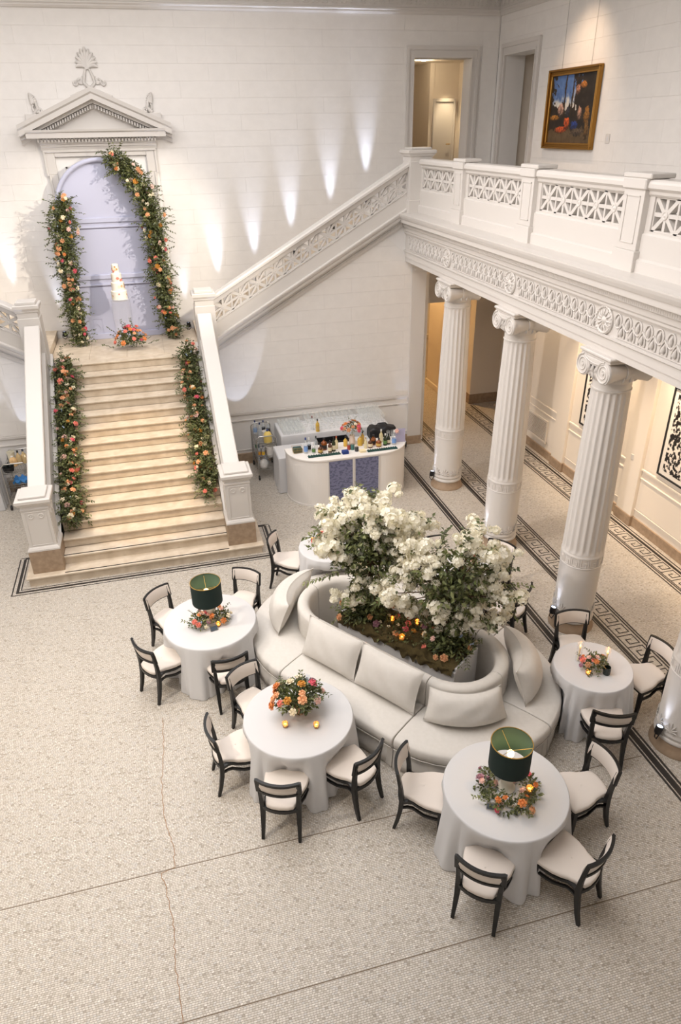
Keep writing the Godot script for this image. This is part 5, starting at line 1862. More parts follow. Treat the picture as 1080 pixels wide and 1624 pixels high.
func chair_proto() -> Array:
	# sits facing -z; the top rail's middle of chord is at z = 0.23
	var out := []
	var curve := func(s: float, y: float, ins: float) -> Array:
		# the serpentine side line from the front leg to the rear post
		var p := []
		for q in [Vector2(0.222, -0.205), Vector2(0.218, -0.12), Vector2(0.205, -0.04), Vector2(0.182, 0.03), Vector2(0.170, 0.08), Vector2(0.174, 0.13), Vector2(0.186, 0.185)]:
			p.append(Vector3(s * (q.x - ins), y, q.y))
		return p
	# cushion
	var half := [Vector2(0.0, -0.236), Vector2(0.12, -0.236), Vector2(0.215, -0.234), Vector2(0.238, -0.222), Vector2(0.236, -0.15), Vector2(0.226, -0.06), Vector2(0.20, 0.02), Vector2(0.176, 0.07), Vector2(0.166, 0.11), Vector2(0.158, 0.15), Vector2(0.154, 0.19), Vector2(0.135, 0.225), Vector2(0.08, 0.245), Vector2(0.0, 0.252)]
	var ol := []
	for q in half: ol.append(q)
	for i in range(half.size() - 2, 0, -1): ol.append(Vector2(-half[i].x, half[i].y))
	var rings := []
	for l in [[0.97, 0.430], [1.0, 0.440], [1.0, 0.462], [0.985, 0.474], [0.94, 0.483], [0.80, 0.491], [0.5, 0.497], [0.02, 0.499]]:
		var ring := PackedVector3Array()
		for q in ol: ring.append(Vector3(q.x * l[0], l[1], q.y * l[0]))
		rings.append(ring)
	var b := MB.new()
	b.loft(rings, true, true, false)
	out.append(["seat", b.mesh(), M.seat_cloth])
	# side rails, front and rear rails
	for s in [-1.0, 1.0]:
		b = MB.new()
		var p: Array = curve.call(s, 0.415, 0.0)
		for i in p.size(): p[i].y += [0.0, -0.004, -0.012, -0.012, 0.004, 0.010, 0.0][i]
		b.tube(p, [0.024, 0.022, 0.020, 0.020, 0.021, 0.025, 0.028], 4)
		out.append(["side_rail", b.mesh(), M.black_wood])
		b = MB.new()
		p = curve.call(s, 0.325, 0.002)
		for i in p.size(): p[i].y += [-0.01, -0.012, -0.016, -0.004, 0.012, 0.014, 0.004][i]
		b.tube(p, 0.0175, 4)
		out.append(["stretcher", b.mesh(), M.black_wood])
	b = MB.new()
	b.span(Vector3(-0.21, 0.395, -0.222), Vector3(0.21, 0.434, -0.198), 0.003)
	out.append(["front_rail", b.mesh(), M.black_wood])
	b = MB.new()
	var rp := []
	for i in 9:
		var t := i / 4.0 - 1.0
		rp.append(Vector3(t * 0.183, 0.412, 0.192 + 0.05 * (1.0 - t * t)))
	b.tube(rp, 0.028, 4)
	out.append(["rear_rail", b.mesh(), M.black_wood])
	for s in [-1.0, 1.0]:
		b = MB.new()
		b.tube([Vector3(s * 0.216, 0.43, -0.208), Vector3(s * 0.216, 0.20, -0.210), Vector3(s * 0.214, 0.0, -0.214)], [0.033, 0.028, 0.020], 4)
		out.append(["leg", b.mesh(), M.black_wood])
		b = MB.new()
		b.tube([Vector3(s * 0.193, 0.0, 0.262), Vector3(s * 0.189, 0.14, 0.226), Vector3(s * 0.186, 0.30, 0.200), Vector3(s * 0.186, 0.43, 0.190), Vector3(s * 0.190, 0.56, 0.198), Vector3(s * 0.196, 0.70, 0.216), Vector3(s * 0.201, 0.81, 0.236)], [0.021, 0.027, 0.032, 0.034, 0.029, 0.026, 0.022], 4)
		out.append(["leg", b.mesh(), M.black_wood])
	# curved back: two rails, two stiles and the padded panel between
	var arc := func(t: float, y: float, off: float) -> Vector3: return Vector3(t * (0.2175 + off * 0.0), y, 0.222 + (y - 0.75) * 0.16 + 0.058 * (1.0 - t * t) + off)
	for y in [0.833, 0.668]:
		b = MB.new()
		var p := []
		for i in 13: p.append(arc.call(i / 6.0 - 1.0, y, 0.0))
		b.tube(p, 0.021 if y > 0.8 else 0.018, 4)
		out.append(["back_rail", b.mesh(), M.black_wood])
	for s in [-1.0, 1.0]:
		b = MB.new()
		b.tube([arc.call(s, 0.655, 0.0), arc.call(s, 0.846, 0.0)], 0.019, 4)
		out.append(["back_stile", b.mesh(), M.black_wood])
	b = MB.new()
	rings = []
	for i in 13:
		var t := (i / 6.0 - 1.0) * 0.965
		var ring := PackedVector3Array()
		for q in [[0.664, -0.004], [0.672, -0.022], [0.75, -0.030], [0.832, -0.022], [0.840, -0.004], [0.75, 0.008]]:
			ring.append(arc.call(t, q[0], q[1]))
		rings.append(ring)
	b.loft(rings, true, true, true)
	out.append(["backrest", b.mesh(), M.seat_cloth])
	return out


func build_chairs() -> void:
	var parts := chair_proto()
	var proto: Node3D = null
	for c in CHAIRS:
		var f := Vector2(c[3], c[4]).normalized()
		var turn := atan2(-f.x, -f.y)
		# the rail's middle lies 0.23 behind the chair's origin
		var at := Vector3(c[1] + f.x * 0.235, 0, c[2] + f.y * 0.235)
		if proto == null:
			proto = thing("dining_chair", c[5], "chair", at, turn, "")
			for q in parts: part(proto, q[0], q[1], q[2])
		else:
			copy_of(proto, "dining_chair", c[5], at, turn)


# --- the bar ------------------------------------------------------------------------------------

func stadium_half(x0: float, x1: float, zf: float, r: float, zb: float, n := 14) -> PackedVector2Array:
	# outline in (x, z): the front is at zf (towards +z), the back at zb
	var p := PackedVector2Array()
	p.append(Vector2(x0, zb))
	var ca := Vector2(x0 + r, zf - r)
	for i in n + 1:
		var a := PI - (PI / 2) * i / n
		p.append(ca + Vector2(cos(a), sin(a)) * r)
	var cb := Vector2(x1 - r, zf - r)
	for i in n + 1:
		var a := PI / 2 - (PI / 2) * i / n
		p.append(cb + Vector2(cos(a), sin(a)) * r)
	p.append(Vector2(x1, zb))
	return p


func build_bar() -> void:
	var t := thing("bar_counter", "white bar with rounded ends and two patterned lavender front panels", "bar", Vector3.ZERO)
	# (x, z) polygons stand on the floor: map polygon y to world z
	var xf := Transform3D(Basis(Vector3.RIGHT, Vector3(0, 0, 1), Vector3.UP), Vector3.ZERO)
	var bw := mat(234, 229, 223, 0.5)
	var body := stadium_half(2.73, 5.11, -1.365, 0.62, -2.08)
	var b := MB.new()
	b.poly(body, xf, 0.012, 0.95)
	part(t, "body", b, bw)
	b = MB.new()
	b.poly(stadium_half(2.715, 5.125, -1.35, 0.635, -2.09), xf, 0.95, 0.985, 0.006)
	part(t, "countertop", b, bw)
	b = MB.new()
	b.poly(stadium_half(2.722, 5.118, -1.357, 0.628, -2.08), xf, 0.0, 0.035)
	part(t, "kick_rim", b, bw)
	# front panels with a scattered leaf print
	var nz := FastNoiseLite.new(); nz.seed = 21; nz.frequency = 0.045; nz.fractal_octaves = 3
	var im := Image.create(128, 256, false, Image.FORMAT_RGB8)
	for y in 256:
		for x in 128:
			var v := nz.get_noise_2d(x, y) + 0.4 * nz.get_noise_2d(x * 2.3 + 90, y * 2.3)
			im.set_pixel(x, y, Color(0.47, 0.475, 0.585).lerp(Color(0.36, 0.37, 0.475), smoothstep(0.05, 0.22, v)))
	var pm := StandardMaterial3D.new()
	pm.albedo_texture = ImageTexture.create_from_image(im)
	pm.uv1_triplanar = true
	pm.uv1_scale = Vector3(1.6, 1.6, 1.6)
	pm.roughness = 0.8
	for q in [[3.43, 3.885], [3.945, 4.40]]:
		b = MB.new()
		b.span(Vector3(q[0], 0.05, -1.375), Vector3(q[1], 0.925, -1.358))
		part(t, "patterned_panel", b, pm)
	b = MB.new()
	for x in [3.415, 3.915, 4.415]:
		b.span(Vector3(x - 0.012, 0.035, -1.37), Vector3(x + 0.012, 0.95, -1.352), 0.003)
	part(t, "panel_trim", b, M.trim)
	# work table and glass table, under cloths that reach the floor
	cloth_table("low cloth-covered work table tucked behind the curved bar", Vector3(2.60, 0, -2.80), Vector3(5.20, 0.76, -2.15), 3)
	cloth_table("long cloth-covered table full of glasses along the wall behind the bar", Vector3(2.80, 0, -3.72), Vector3(5.14, 0.90, -2.92), 5)
	cloth_table("cloth-covered table beside the chrome cart on the stairs' side away from the bar", Vector3(-4.6, 0, -3.70), Vector3(-2.70, 0.80, -2.95), 9)


func cloth_table(label: String, a: Vector3, c: Vector3, sd: int) -> void:
	var t := thing("banquet_table", label, "table", Vector3((a.x + c.x) * 0.5, 0, (a.z + c.z) * 0.5))
	var hx := (c.x - a.x) * 0.5
	var hz := (c.z - a.z) * 0.5
	var h := c.y
	var b := MB.new()
	var rings := []
	var N := 160
	for l in [[0.02, h, 0.0], [0.98, h, 0.0], [1.0, h - 0.006, 0.0], [1.0, h - 0.05, 0.06], [1.0, h * 0.6, 0.4], [1.0, h * 0.25, 0.75], [1.0, 0.008, 1.0]]:
		var ring := PackedVector3Array()
		for j in N:
			var u := 4.0 * j / N
			var k := int(u)
			var f := u - k
			var p := [Vector2(-1 + 2 * f, 1), Vector2(1, 1 - 2 * f), Vector2(1 - 2 * f, -1), Vector2(-1, -1 + 2 * f)][k] as Vector2
			var nd := [Vector2(0, 1), Vector2(1, 0), Vector2(0, -1), Vector2(-1, 0)][k] as Vector2
			var w: float = l[2]
			var fold := (sin(j * 1.35 + sd) + 0.6 * sin(j * 0.61 + sd * 2)) * 0.014 * w + 0.018 * w
			ring.append(Vector3(p.x * hx * l[0] + nd.x * fold, l[1], p.y * hz * l[0] + nd.y * fold))
		rings.append(ring)
	b.loft(rings)
	part(t, "cloth", b, M.linen)
	b = MB.new()
	b.span(Vector3(-hx + 0.02, h - 0.035, -hz + 0.02), Vector3(hx - 0.02, h - 0.008, hz - 0.02))
	part(t, "tabletop", b, M.board)
	for sx in [-1.0, 1.0]:
		for sz in [-1.0, 1.0]:
			b = MB.new()
			b.tube([Vector3(sx * (hx - 0.12), 0, sz * (hz - 0.08)), Vector3(sx * (hx - 0.12), h - 0.03, sz * (hz - 0.08))], 0.016, 6)
			part(t, "leg", b, M.black)


# --- leaves and flowers -----------------------------------------------------------------

const GREENS := [Color(0.060, 0.072, 0.026), Color(0.090, 0.110, 0.034), Color(0.135, 0.155, 0.050), Color(0.175, 0.185, 0.072), Color(0.25, 0.27, 0.11), Color(0.105, 0.120, 0.065)]


func rand_dir() -> Vector3:
	while true:
		var v := Vector3(rng.randf_range(-1, 1), rng.randf_range(-1, 1), rng.randf_range(-1, 1))
		if v.length() > 0.1 and v.length() < 1.0: return v.normalized()
	return Vector3.UP


func leaf(b: MB, base: Vector3, dir: Vector3, L: float, W: float, col: Color) -> void:
	b.col = col
	var ref := Vector3.UP if absf(dir.y) < 0.9 else Vector3.RIGHT
	var side := dir.cross(ref).normalized()
	var up := side.cross(dir).normalized()
	side = side.rotated(dir, rng.randf_range(-0.9, 0.9))
	up = side.cross(dir).normalized()
	var tip := base + dir * L - Vector3.UP * L * 0.12
	var m := base + dir * L * 0.42
	var l := m + side * W * 0.5 + up * W * 0.16
	var r := m - side * W * 0.5 + up * W * 0.16
	var n1 := (l - base).cross(tip - base).normalized()
	if n1.dot(up) < 0: n1 = -n1
	var n2 := (tip - base).cross(r - base).normalized()
	if n2.dot(up) < 0: n2 = -n2
	b.tri(base, l, tip, n1, n1, n1)
	b.tri(base, tip, r, n2, n2, n2)


func sprig(b: MB, base: Vector3, dir: Vector3, L: float, n: int, ls: float, droop := 0.3) -> void:
	var p := base
	var d := dir
	var c: Color = GREENS[rng.randi() % GREENS.size()]
	var pts := [p]
	for i in n:
		d = (d - Vector3.UP * droop / n + rand_dir() * 0.12).normalized()
		var q := p + d * L / n
		pts.append(q)
		var cc := c.lerp(GREENS[rng.randi() % GREENS.size()], 0.4)
		for s in [-1.0, 1.0]:
			var sd: Vector3 = d.cross(Vector3.UP + rand_dir() * 0.3).normalized() * s
			leaf(b, q, (d * 0.6 + sd + rand_dir() * 0.35).normalized(), ls * rng.randf_range(0.75, 1.2), ls * 0.52, cc)
		p = q
	b.col = Color(0.09, 0.08, 0.035)
	b.tube(pts, 0.0022, 3, false)


func petal(b: MB, a: float, tilt0: float, tilt1: float, r0: float, L: float, W: float) -> void:
	var d := Vector3(cos(a), 0, sin(a))
	var t := Vector3(-sin(a), 0, cos(a))
	var rows := []
	for i in 3:
		var v := i / 2.0
		var ph := lerpf(tilt0, tilt1, v)
		var row := []
		for j in 3:
			var u := j - 1.0
			row.append(d * (r0 + L * v * sin(ph) - absf(u) * W * 0.22) + Vector3.UP * (L * v * cos(ph) + 0.05 * L * absf(u)) + t * u * W * 0.5 * (0.45 + 0.75 * v - 0.35 * v * v))
		rows.append(row)
	for i in 2:
		for j in 2:
			var A: Vector3 = rows[i][j]; var B: Vector3 = rows[i][j + 1]; var C: Vector3 = rows[i + 1][j + 1]; var D: Vector3 = rows[i + 1][j]
			var nn := (B - A).cross(D - A).normalized()
			if nn.dot(d + Vector3.UP * 0.6) < 0: nn = -nn
			var n2 := (nn + d * 0.3 + Vector3.UP * 0.2).normalized()
			b.tri(A, B, C, n2, n2, n2)
			b.tri(A, C, D, n2, n2, n2)


func rose_mesh(k: int) -> ArrayMesh:
	var b := MB.new()
	b.lathe([Vector2(0.0, -0.25), Vector2(0.30, -0.15), Vector2(0.52, 0.15), Vector2(0.42, 0.45), Vector2(0.16, 0.60), Vector2(0.0, 0.58)], 9)
	for i in 6: petal(b, TAU * (i + k * 0.3) / 6, 0.9, 1.35, 0.28, 0.85, 0.85)
	for i in 5: petal(b, TAU * (i + 0.4) / 5, 0.55, 0.85, 0.24, 0.85, 0.80)
	for i in 4: petal(b, TAU * (i + 0.2 + k * 0.2) / 4, 0.25, 0.30, 0.22, 0.78, 0.60)
	return b.mesh()


func spray_mesh() -> ArrayMesh:
	# a bunch of small round buds
	var b := MB.new()
	for i in 6:
		var p := Vector3(cos(i * 2.4), 0.3 * ((i * 7) % 4) / 3.0 + 0.1, sin(i * 2.4)) * Vector3(0.62, 1, 0.62)
		if i == 0: p = Vector3(0, 0.5, 0)
		b.lathe([Vector2(0.0, -0.3), Vector2(0.26, -0.12), Vector2(0.32, 0.08), Vector2(0.2, 0.28), Vector2(0.0, 0.33)], 7, Transform3D(Basis.IDENTITY, p))
	return b.mesh()


func spike_mesh() -> ArrayMesh:
	# a stalk of small open florets
	var b := MB.new()
	for i in 9:
		var y := i * 0.34
		var a := i * 2.3
		var o := Vector3(cos(a) * 0.30 * (1.0 - i * 0.07), y, sin(a) * 0.30 * (1.0 - i * 0.07))
		for k in 5:
			var e := TAU * k / 5
			var d := Vector3(cos(e), 0.35, sin(e)).normalized() * 0.32
			var t := Vector3(-sin(e), 0, cos(e)) * 0.13
			b.quad(o, o + d * 0.6 + t, o + d, o + d * 0.6 - t, Vector3.UP)
	return b.mesh()


func blossom_mesh(k: int) -> ArrayMesh:
	# a loose ball of white florets
	var r := RandomNumberGenerator.new()
	r.seed = 100 + k
	var b := MB.new()
	for i in 40:
		var v := Vector3(r.randfn(), r.randfn() * 0.8, r.randfn()).normalized()
		var c := v * Vector3(1.05, 0.75, 0.95) * r.randf_range(0.45, 1.12)
		var s := v.cross(Vector3(0.3, 1, 0.2)).normalized()
		var t := v.cross(s)
		var R := r.randf_range(0.34, 0.46)
		for p in 5:
			var e := TAU * p / 5 + i
			var d := (s * cos(e) + t * sin(e))
			var w := v.cross(d) * R * 0.42
			var cup := v * R * 0.28
			var n1 := (v - d * 0.35).normalized()
			b.tri(c, c + d * R * 0.7 + w + cup * 0.6, c + d * R + cup, v, n1, n1)
			b.tri(c, c + d * R + cup, c + d * R * 0.7 - w + cup * 0.6, v, n1, n1)
	return b.mesh()


var rose_meshes := []
var spray_m: ArrayMesh
var spike_m: ArrayMesh
var blossom_meshes := []

const MIX_WARM := ["peach", "peach", "peach", "orange", "coral", "blush", "cream_rose", "cream_rose", "cream_rose", "mustard", "pink", "peach", "tan", "blush", "cream_rose"]


func flower_meshes() -> void:
	if rose_meshes.size(): return
	for k in 3: rose_meshes.append(rose_mesh(k))
	spray_m = spray_mesh()
	spike_m = spike_mesh()
	for k in 4: blossom_meshes.append(blossom_mesh(k))


func toward(dir: Vector3) -> Basis:
	var y := dir.normalized()
	var x := y.cross(Vector3(0.31, 0.2, 0.93)).normalized()
	return Basis(x, y, x.cross(y)).rotated(y, rng.randf() * TAU)


func flower(parent: Node3D, at: Vector3, dir: Vector3, size: float, kind := "") -> void:
	flower_meshes()
	var bs := toward(dir)
	var k := kind
	if k == "": k = MIX_WARM[rng.randi() % MIX_WARM.size()]
	if k == "cream_rose" and rng.randf() < 0.65:
		part_at(parent, "spray_rose", spray_m, M.cream_rose, Transform3D(bs.scaled(Vector3.ONE * size * 0.95), at))
	elif k == "blue":
		part_at(parent, "delphinium", spike_m, M.blue, Transform3D(bs.scaled(Vector3.ONE * size * 0.55), at))
	else:
		part_at(parent, "rose", rose_meshes[rng.randi() % 3], M[k], Transform3D(bs.scaled(Vector3.ONE * size), at))


# a mound of foliage with flowers on its surface, in local coordinates
func mound(parent: Node3D, b: MB, c: Vector3, rad: Vector3, leaves: int, ls: float, flowers: int, fs: float, kinds: Array, low := -0.1) -> void:
	for i in leaves:
		var d := rand_dir()
		if d.y < low: d.y = -d.y
		var k := pow(rng.randf(), 0.45)
		var p := c + d * rad * k * 0.9
		var dir := (d + rand_dir() * 0.7).normalized()
		if k > 0.8 and rng.randf() < 0.05: sprig(b, p, dir, ls * 2.6, 4, ls * 0.8)
		else: leaf(b, p, dir, ls * rng.randf_range(0.7, 1.25), ls * rng.randf_range(0.42, 0.6), (GREENS[rng.randi() % GREENS.size()] as Color))
	for i in flowers:
		var d := rand_dir()
		if d.y < maxf(low, 0.05): d.y = absf(d.y) + 0.05
		d = d.normalized()
		flower(parent, c + d * rad * rng.randf_range(0.92, 1.05), (d + Vector3.UP * 0.3).normalized(), fs * rng.randf_range(0.75, 1.25), kinds[rng.randi() % kinds.size()])


# foliage along a path on the arch or on the stairs
func garland(called: String, label: String, pts: Array, rads: Array, per_m: int, fl_m: float, out: Vector3, ls: float, fs: float) -> void:
	var t := thing(called, label, "garland", pts[0])
	var o: Vector3 = pts[0]
	var b := MB.new()
	var core := MB.new()
	var loc := []
	var cr := []
	for i in pts.size():
		loc.append(pts[i] - o)
		cr.append(rads[i] * 0.28)
	core.tube(loc, cr, 7)
	part(t, "light_block_core", core, M.moss)  # hidden core added to block light inside the foliage
	for i in pts.size() - 1:
		var A: Vector3 = loc[i]; var B: Vector3 = loc[i + 1]
		var L := A.distance_to(B)
		for k in int(per_m * L):
			var f := rng.randf()
			var r: float = lerpf(rads[i], rads[i + 1], f) * (0.82 + 0.36 * sin((i + f) * 3.1 + o.x * 2.0) * 0.5 + 0.18)
			var d := rand_dir()
			if d.dot(out) < -0.35: d -= out * d.dot(out) * 2.0
			var q := pow(rng.randf(), 0.4)
			var p := A.lerp(B, f) + d * r * q * 0.8
			if q > 0.86 and rng.randf() < 0.12: sprig(b, p, (d + rand_dir() * 0.5).normalized(), ls * 2.6, 4, ls * 0.85)
			else: leaf(b, p, (d + rand_dir() * 0.8).normalized(), ls * rng.randf_range(0.65, 1.2), ls * rng.randf_range(0.4, 0.58), GREENS[rng.randi() % GREENS.size()])
		var nf := int(fl_m * L + rng.randf())
		for k in nf:
			var f := (k + rng.randf()) / nf
			var r: float = lerpf(rads[i], rads[i + 1], f)
			var d := (out * rng.randf_range(0.5, 1.4) + rand_dir()).normalized()
			var kind := ""
			if rng.randf() < 0.07: kind = "blue"
			flower(t, A.lerp(B, f) + d * r * rng.randf_range(0.72, 0.98), (d + out * 0.4).normalized(), fs * rng.randf_range(0.7, 1.25), kind)
	var lf := part(t, "foliage", b, M.leaf)
	lf.set_meta("kind", "stuff")


func build_garlands() -> void:
	flower_meshes()
	var L := [Vector3(-0.76, 5.26, -5.22), Vector3(-0.87, 4.95, -5.20), Vector3(-0.90, 4.54, -5.16), Vector3(-0.90, 4.13, -5.16), Vector3(-0.92, 3.71, -5.15), Vector3(-0.93, 3.27, -5.12), Vector3(-0.92, 2.9, -5.08), Vector3(-0.91, 2.62, -5.05)]
	garland("arch_garland", "upright garland of roses and greenery on the shorter side of the lavender arch", L, [0.22, 0.30, 0.28, 0.24, 0.20, 0.20, 0.20, 0.22], 2000, 27.0, Vector3(0.1, 0.25, 1).normalized(), 0.070, 0.042)
	var R := [Vector3(0.22, 5.98, -5.25), Vector3(0.40, 5.90, -5.22), Vector3(0.55, 5.74, -5.20), Vector3(0.74, 5.44, -5.18), Vector3(0.85, 5.05, -5.16), Vector3(0.86, 4.64, -5.15), Vector3(0.86, 4.16, -5.15), Vector3(0.88, 3.66, -5.15), Vector3(0.91, 3.14, -5.13), Vector3(0.96, 2.86, -5.10), Vector3(0.97, 2.62, -5.06)]
	garland("arch_garland", "taller garland of roses and greenery curling over the crown of the lavender arch", R, [0.20, 0.25, 0.26, 0.26, 0.27, 0.27, 0.25, 0.24, 0.22, 0.22, 0.22], 2000, 24.0, Vector3(-0.1, 0.25, 1).normalized(), 0.070, 0.042)
	for s in [-1.0, 1.0]:
		var k := 3.6 if s < 0 else 4.4
		var p := []
		var r := []
		while k < 15.3:
			var w := rng.randf_range(-0.03, 0.03)
			p.append(Vector3(s * (1.16 + w), k * RISE + 0.10, -(k - 1.0) * TREAD - 0.06))
			r.append(0.21 + 0.05 * sin(k * 2.1 + s))
			k += 0.75
		garland("stair_garland", "garland of peach roses and greenery lying on the steps along the " + ("bar-side" if s > 0 else "far-side") + " balustrade", p, r, 1900, 26.0, Vector3(-s * 0.5, 1.0, 0.6).normalized(), 0.066, 0.042)
	# low cluster in the middle of the landing
	var t := thing("flower_cluster", "low cluster of orange and pink roses on the landing before the cake", "flowers", Vector3(0.10, 2.55, -4.42))
	var b := MB.new()
	mound(t, b, Vector3(0, 0.12, 0), Vector3(0.30, 0.34, 0.20), 620, 0.06, 34, 0.045, ["peach", "orange", "coral", "blush", "cream_rose", "pink", "orange", "tan"])
	for q in [Vector3(-0.25, 0.3, 0), Vector3(-0.1, 0.35, 0), Vector3(0.08, 0.36, 0), Vector3(0.32, 0.1, 0.1), Vector3(-0.32, 0.08, 0.1)]:
		sprig(b, q, (q + Vector3(0, 0.1, 0)).normalized(), 0.24, 7, 0.055)
	var lf := part(t, "foliage", b, M.leaf)
	lf.set_meta("kind", "stuff")


# --- the blossom trees in the planter -----------------------------------------------------

const LT := [[2.61, 2.43, 3.2], [2.65, 2.35, 3.21], [2.48, 2.27, 3.16], [2.38, 2.23, 3.12], [2.28, 1.98, 3.1], [2.41, 1.85, 3.14], [2.59, 2.05, 3.19], [2.55, 1.79, 3.18], [2.55, 1.62, 3.18], [2.85, 2.33, 3.27], [2.81, 2.11, 3.26], [2.88, 2.21, 3.28], [2.98, 2.44, 3.31], [3.05, 2.48, 3.33], [3.16, 2.42, 3.37], [3.05, 2.2, 3.33], [2.93, 1.99, 3.3], [3.14, 2.07, 3.36], [3.22, 2.16, 3.39], [3.32, 2.26, 3.42], [3.37, 2.12, 3.43], [3.4, 2.2, 3.44], [2.99, 1.82, 3.31], [3.14, 1.74, 3.36], [2.89, 1.65, 3.28], [2.8, 1.46, 3.26], [2.97, 1.5, 3.31], [2.66, 1.36, 3.21], [2.55, 1.22, 3.18], [2.68, 1.2, 3.22], [2.8, 1.14, 3.26], [2.35, 2.04, 3.12], [3.16, 1.93, 3.37], [2.91, 2.51, 3.29], [3.09, 1.99, 3.35]]
const RT := [[3.76, 2.4, 4.16], [3.69, 2.26, 4.13], [3.85, 2.28, 4.2], [3.8, 2.32, 4.18], [3.45, 2.09, 4.02], [3.33, 1.98, 3.96], [3.19, 2.08, 3.9], [3.1, 1.73, 3.86], [3.23, 1.63, 3.91], [3.07, 1.37, 3.84], [3.13, 1.26, 3.87], [3.4, 1.29, 3.99], [3.37, 1.21, 3.98], [3.59, 1.65, 4.08], [3.51, 1.5, 4.05], [3.65, 1.56, 4.11], [3.76, 1.46, 4.16], [3.87, 1.37, 4.21], [3.97, 1.41, 4.26], [3.87, 1.79, 4.21], [3.81, 1.76, 4.18], [4.01, 1.79, 4.27], [4.08, 2.04, 4.31], [3.67, 1.2, 4.12], [3.64, 1.1, 4.1], [4.03, 1.32, 4.28], [4.15, 1.62, 4.34], [2.96, 1.6, 3.79], [3.05, 1.77, 3.83], [3.26, 2.22, 3.93], [4.01, 1.97, 4.28], [3.73, 1.33, 4.15]]


func tree(label: String, base: Vector3, crown: Vector3, tips: Array, extra: Array) -> void:
	flower_meshes()
	var t := thing("blossom_tree", label, "tree", base)
	var b := MB.new()
	b.tube([Vector3.ZERO, Vector3(0.02, 0.25, 0.01), Vector3(-0.01, 0.55, 0.0), (crown - base) * Vector3(0.6, 0.75, 0.6)], [0.045, 0.038, 0.032, 0.022], 7)
	part(t, "trunk", b, M.twig)
	var br := MB.new()
	var lv := MB.new()
	var view := (Vector3(0.66, base.y, 10.3) - base).normalized()
	var fork := (crown - base) * Vector3(0.6, 0.75, 0.6)
	for q in tips:
		var p := Vector3(q[0], q[1], q[2]) - base + view * rng.randf_range(-0.30, 0.22)
		var d := (p - fork)
		br.tube([fork + d * 0.02, fork + d * 0.5 + Vector3(0, 0.05, 0), p], [0.012, 0.008, 0.004], 5, false)
		part_at(t, "blossom_cluster", blossom_meshes[rng.randi() % 4], M.white_petal, Transform3D(toward((d.normalized() + Vector3.UP * 0.5).normalized()).scaled(Vector3.ONE * rng.randf_range(0.085, 0.12)), p))
		# a smaller one beside it
		for e in 4:
			var p2 := p + rand_dir() * Vector3(0.19, 0.12, 0.19)
			part_at(t, "blossom_cluster", blossom_meshes[rng.randi() % 4], M.white_petal, Transform3D(toward(Vector3.UP).scaled(Vector3.ONE * rng.randf_range(0.045, 0.085)), p2))
		for k in 9:
			var s := fork + d * rng.randf_range(0.3, 1.08) + rand_dir() * 0.10
			if rng.randf() < 0.5: sprig(lv, s, (d.normalized() + rand_dir() * 0.9).normalized(), 0.16, 4, 0.072)
			else: leaf(lv, s, (d.normalized() + rand_dir()).normalized(), rng.randf_range(0.05, 0.085), 0.036, GREENS[rng.randi() % 4])
	# denser leaves in the heart of the crown
	for i in 900:
		var p := (crown - base) + rand_dir() * Vector3(0.46, 0.46, 0.38) * pow(rng.randf(), 0.5)
		leaf(lv, p, rand_dir(), rng.randf_range(0.06, 0.10), 0.046, GREENS[rng.randi() % 4])
	for i in 620:
		var f := rng.randf()
		leaf(lv, fork * f + rand_dir() * (0.12 + 0.18 * f), rand_dir(), 0.07, 0.04, GREENS[rng.randi() % 3])
	for q in extra:
		sprig(lv, q[0] - base, q[1].normalized(), q[2], 9, 0.07, 0.35)
		sprig(lv, q[0] - base + rand_dir() * 0.05, (q[1].normalized() + rand_dir() * 0.35).normalized(), q[2] * 0.8, 8, 0.065, 0.35)
	part(t, "branches", br, M.twig)
	var lf := part(t, "leaves", lv, M.leaf)
	lf.set_meta("kind", "stuff")


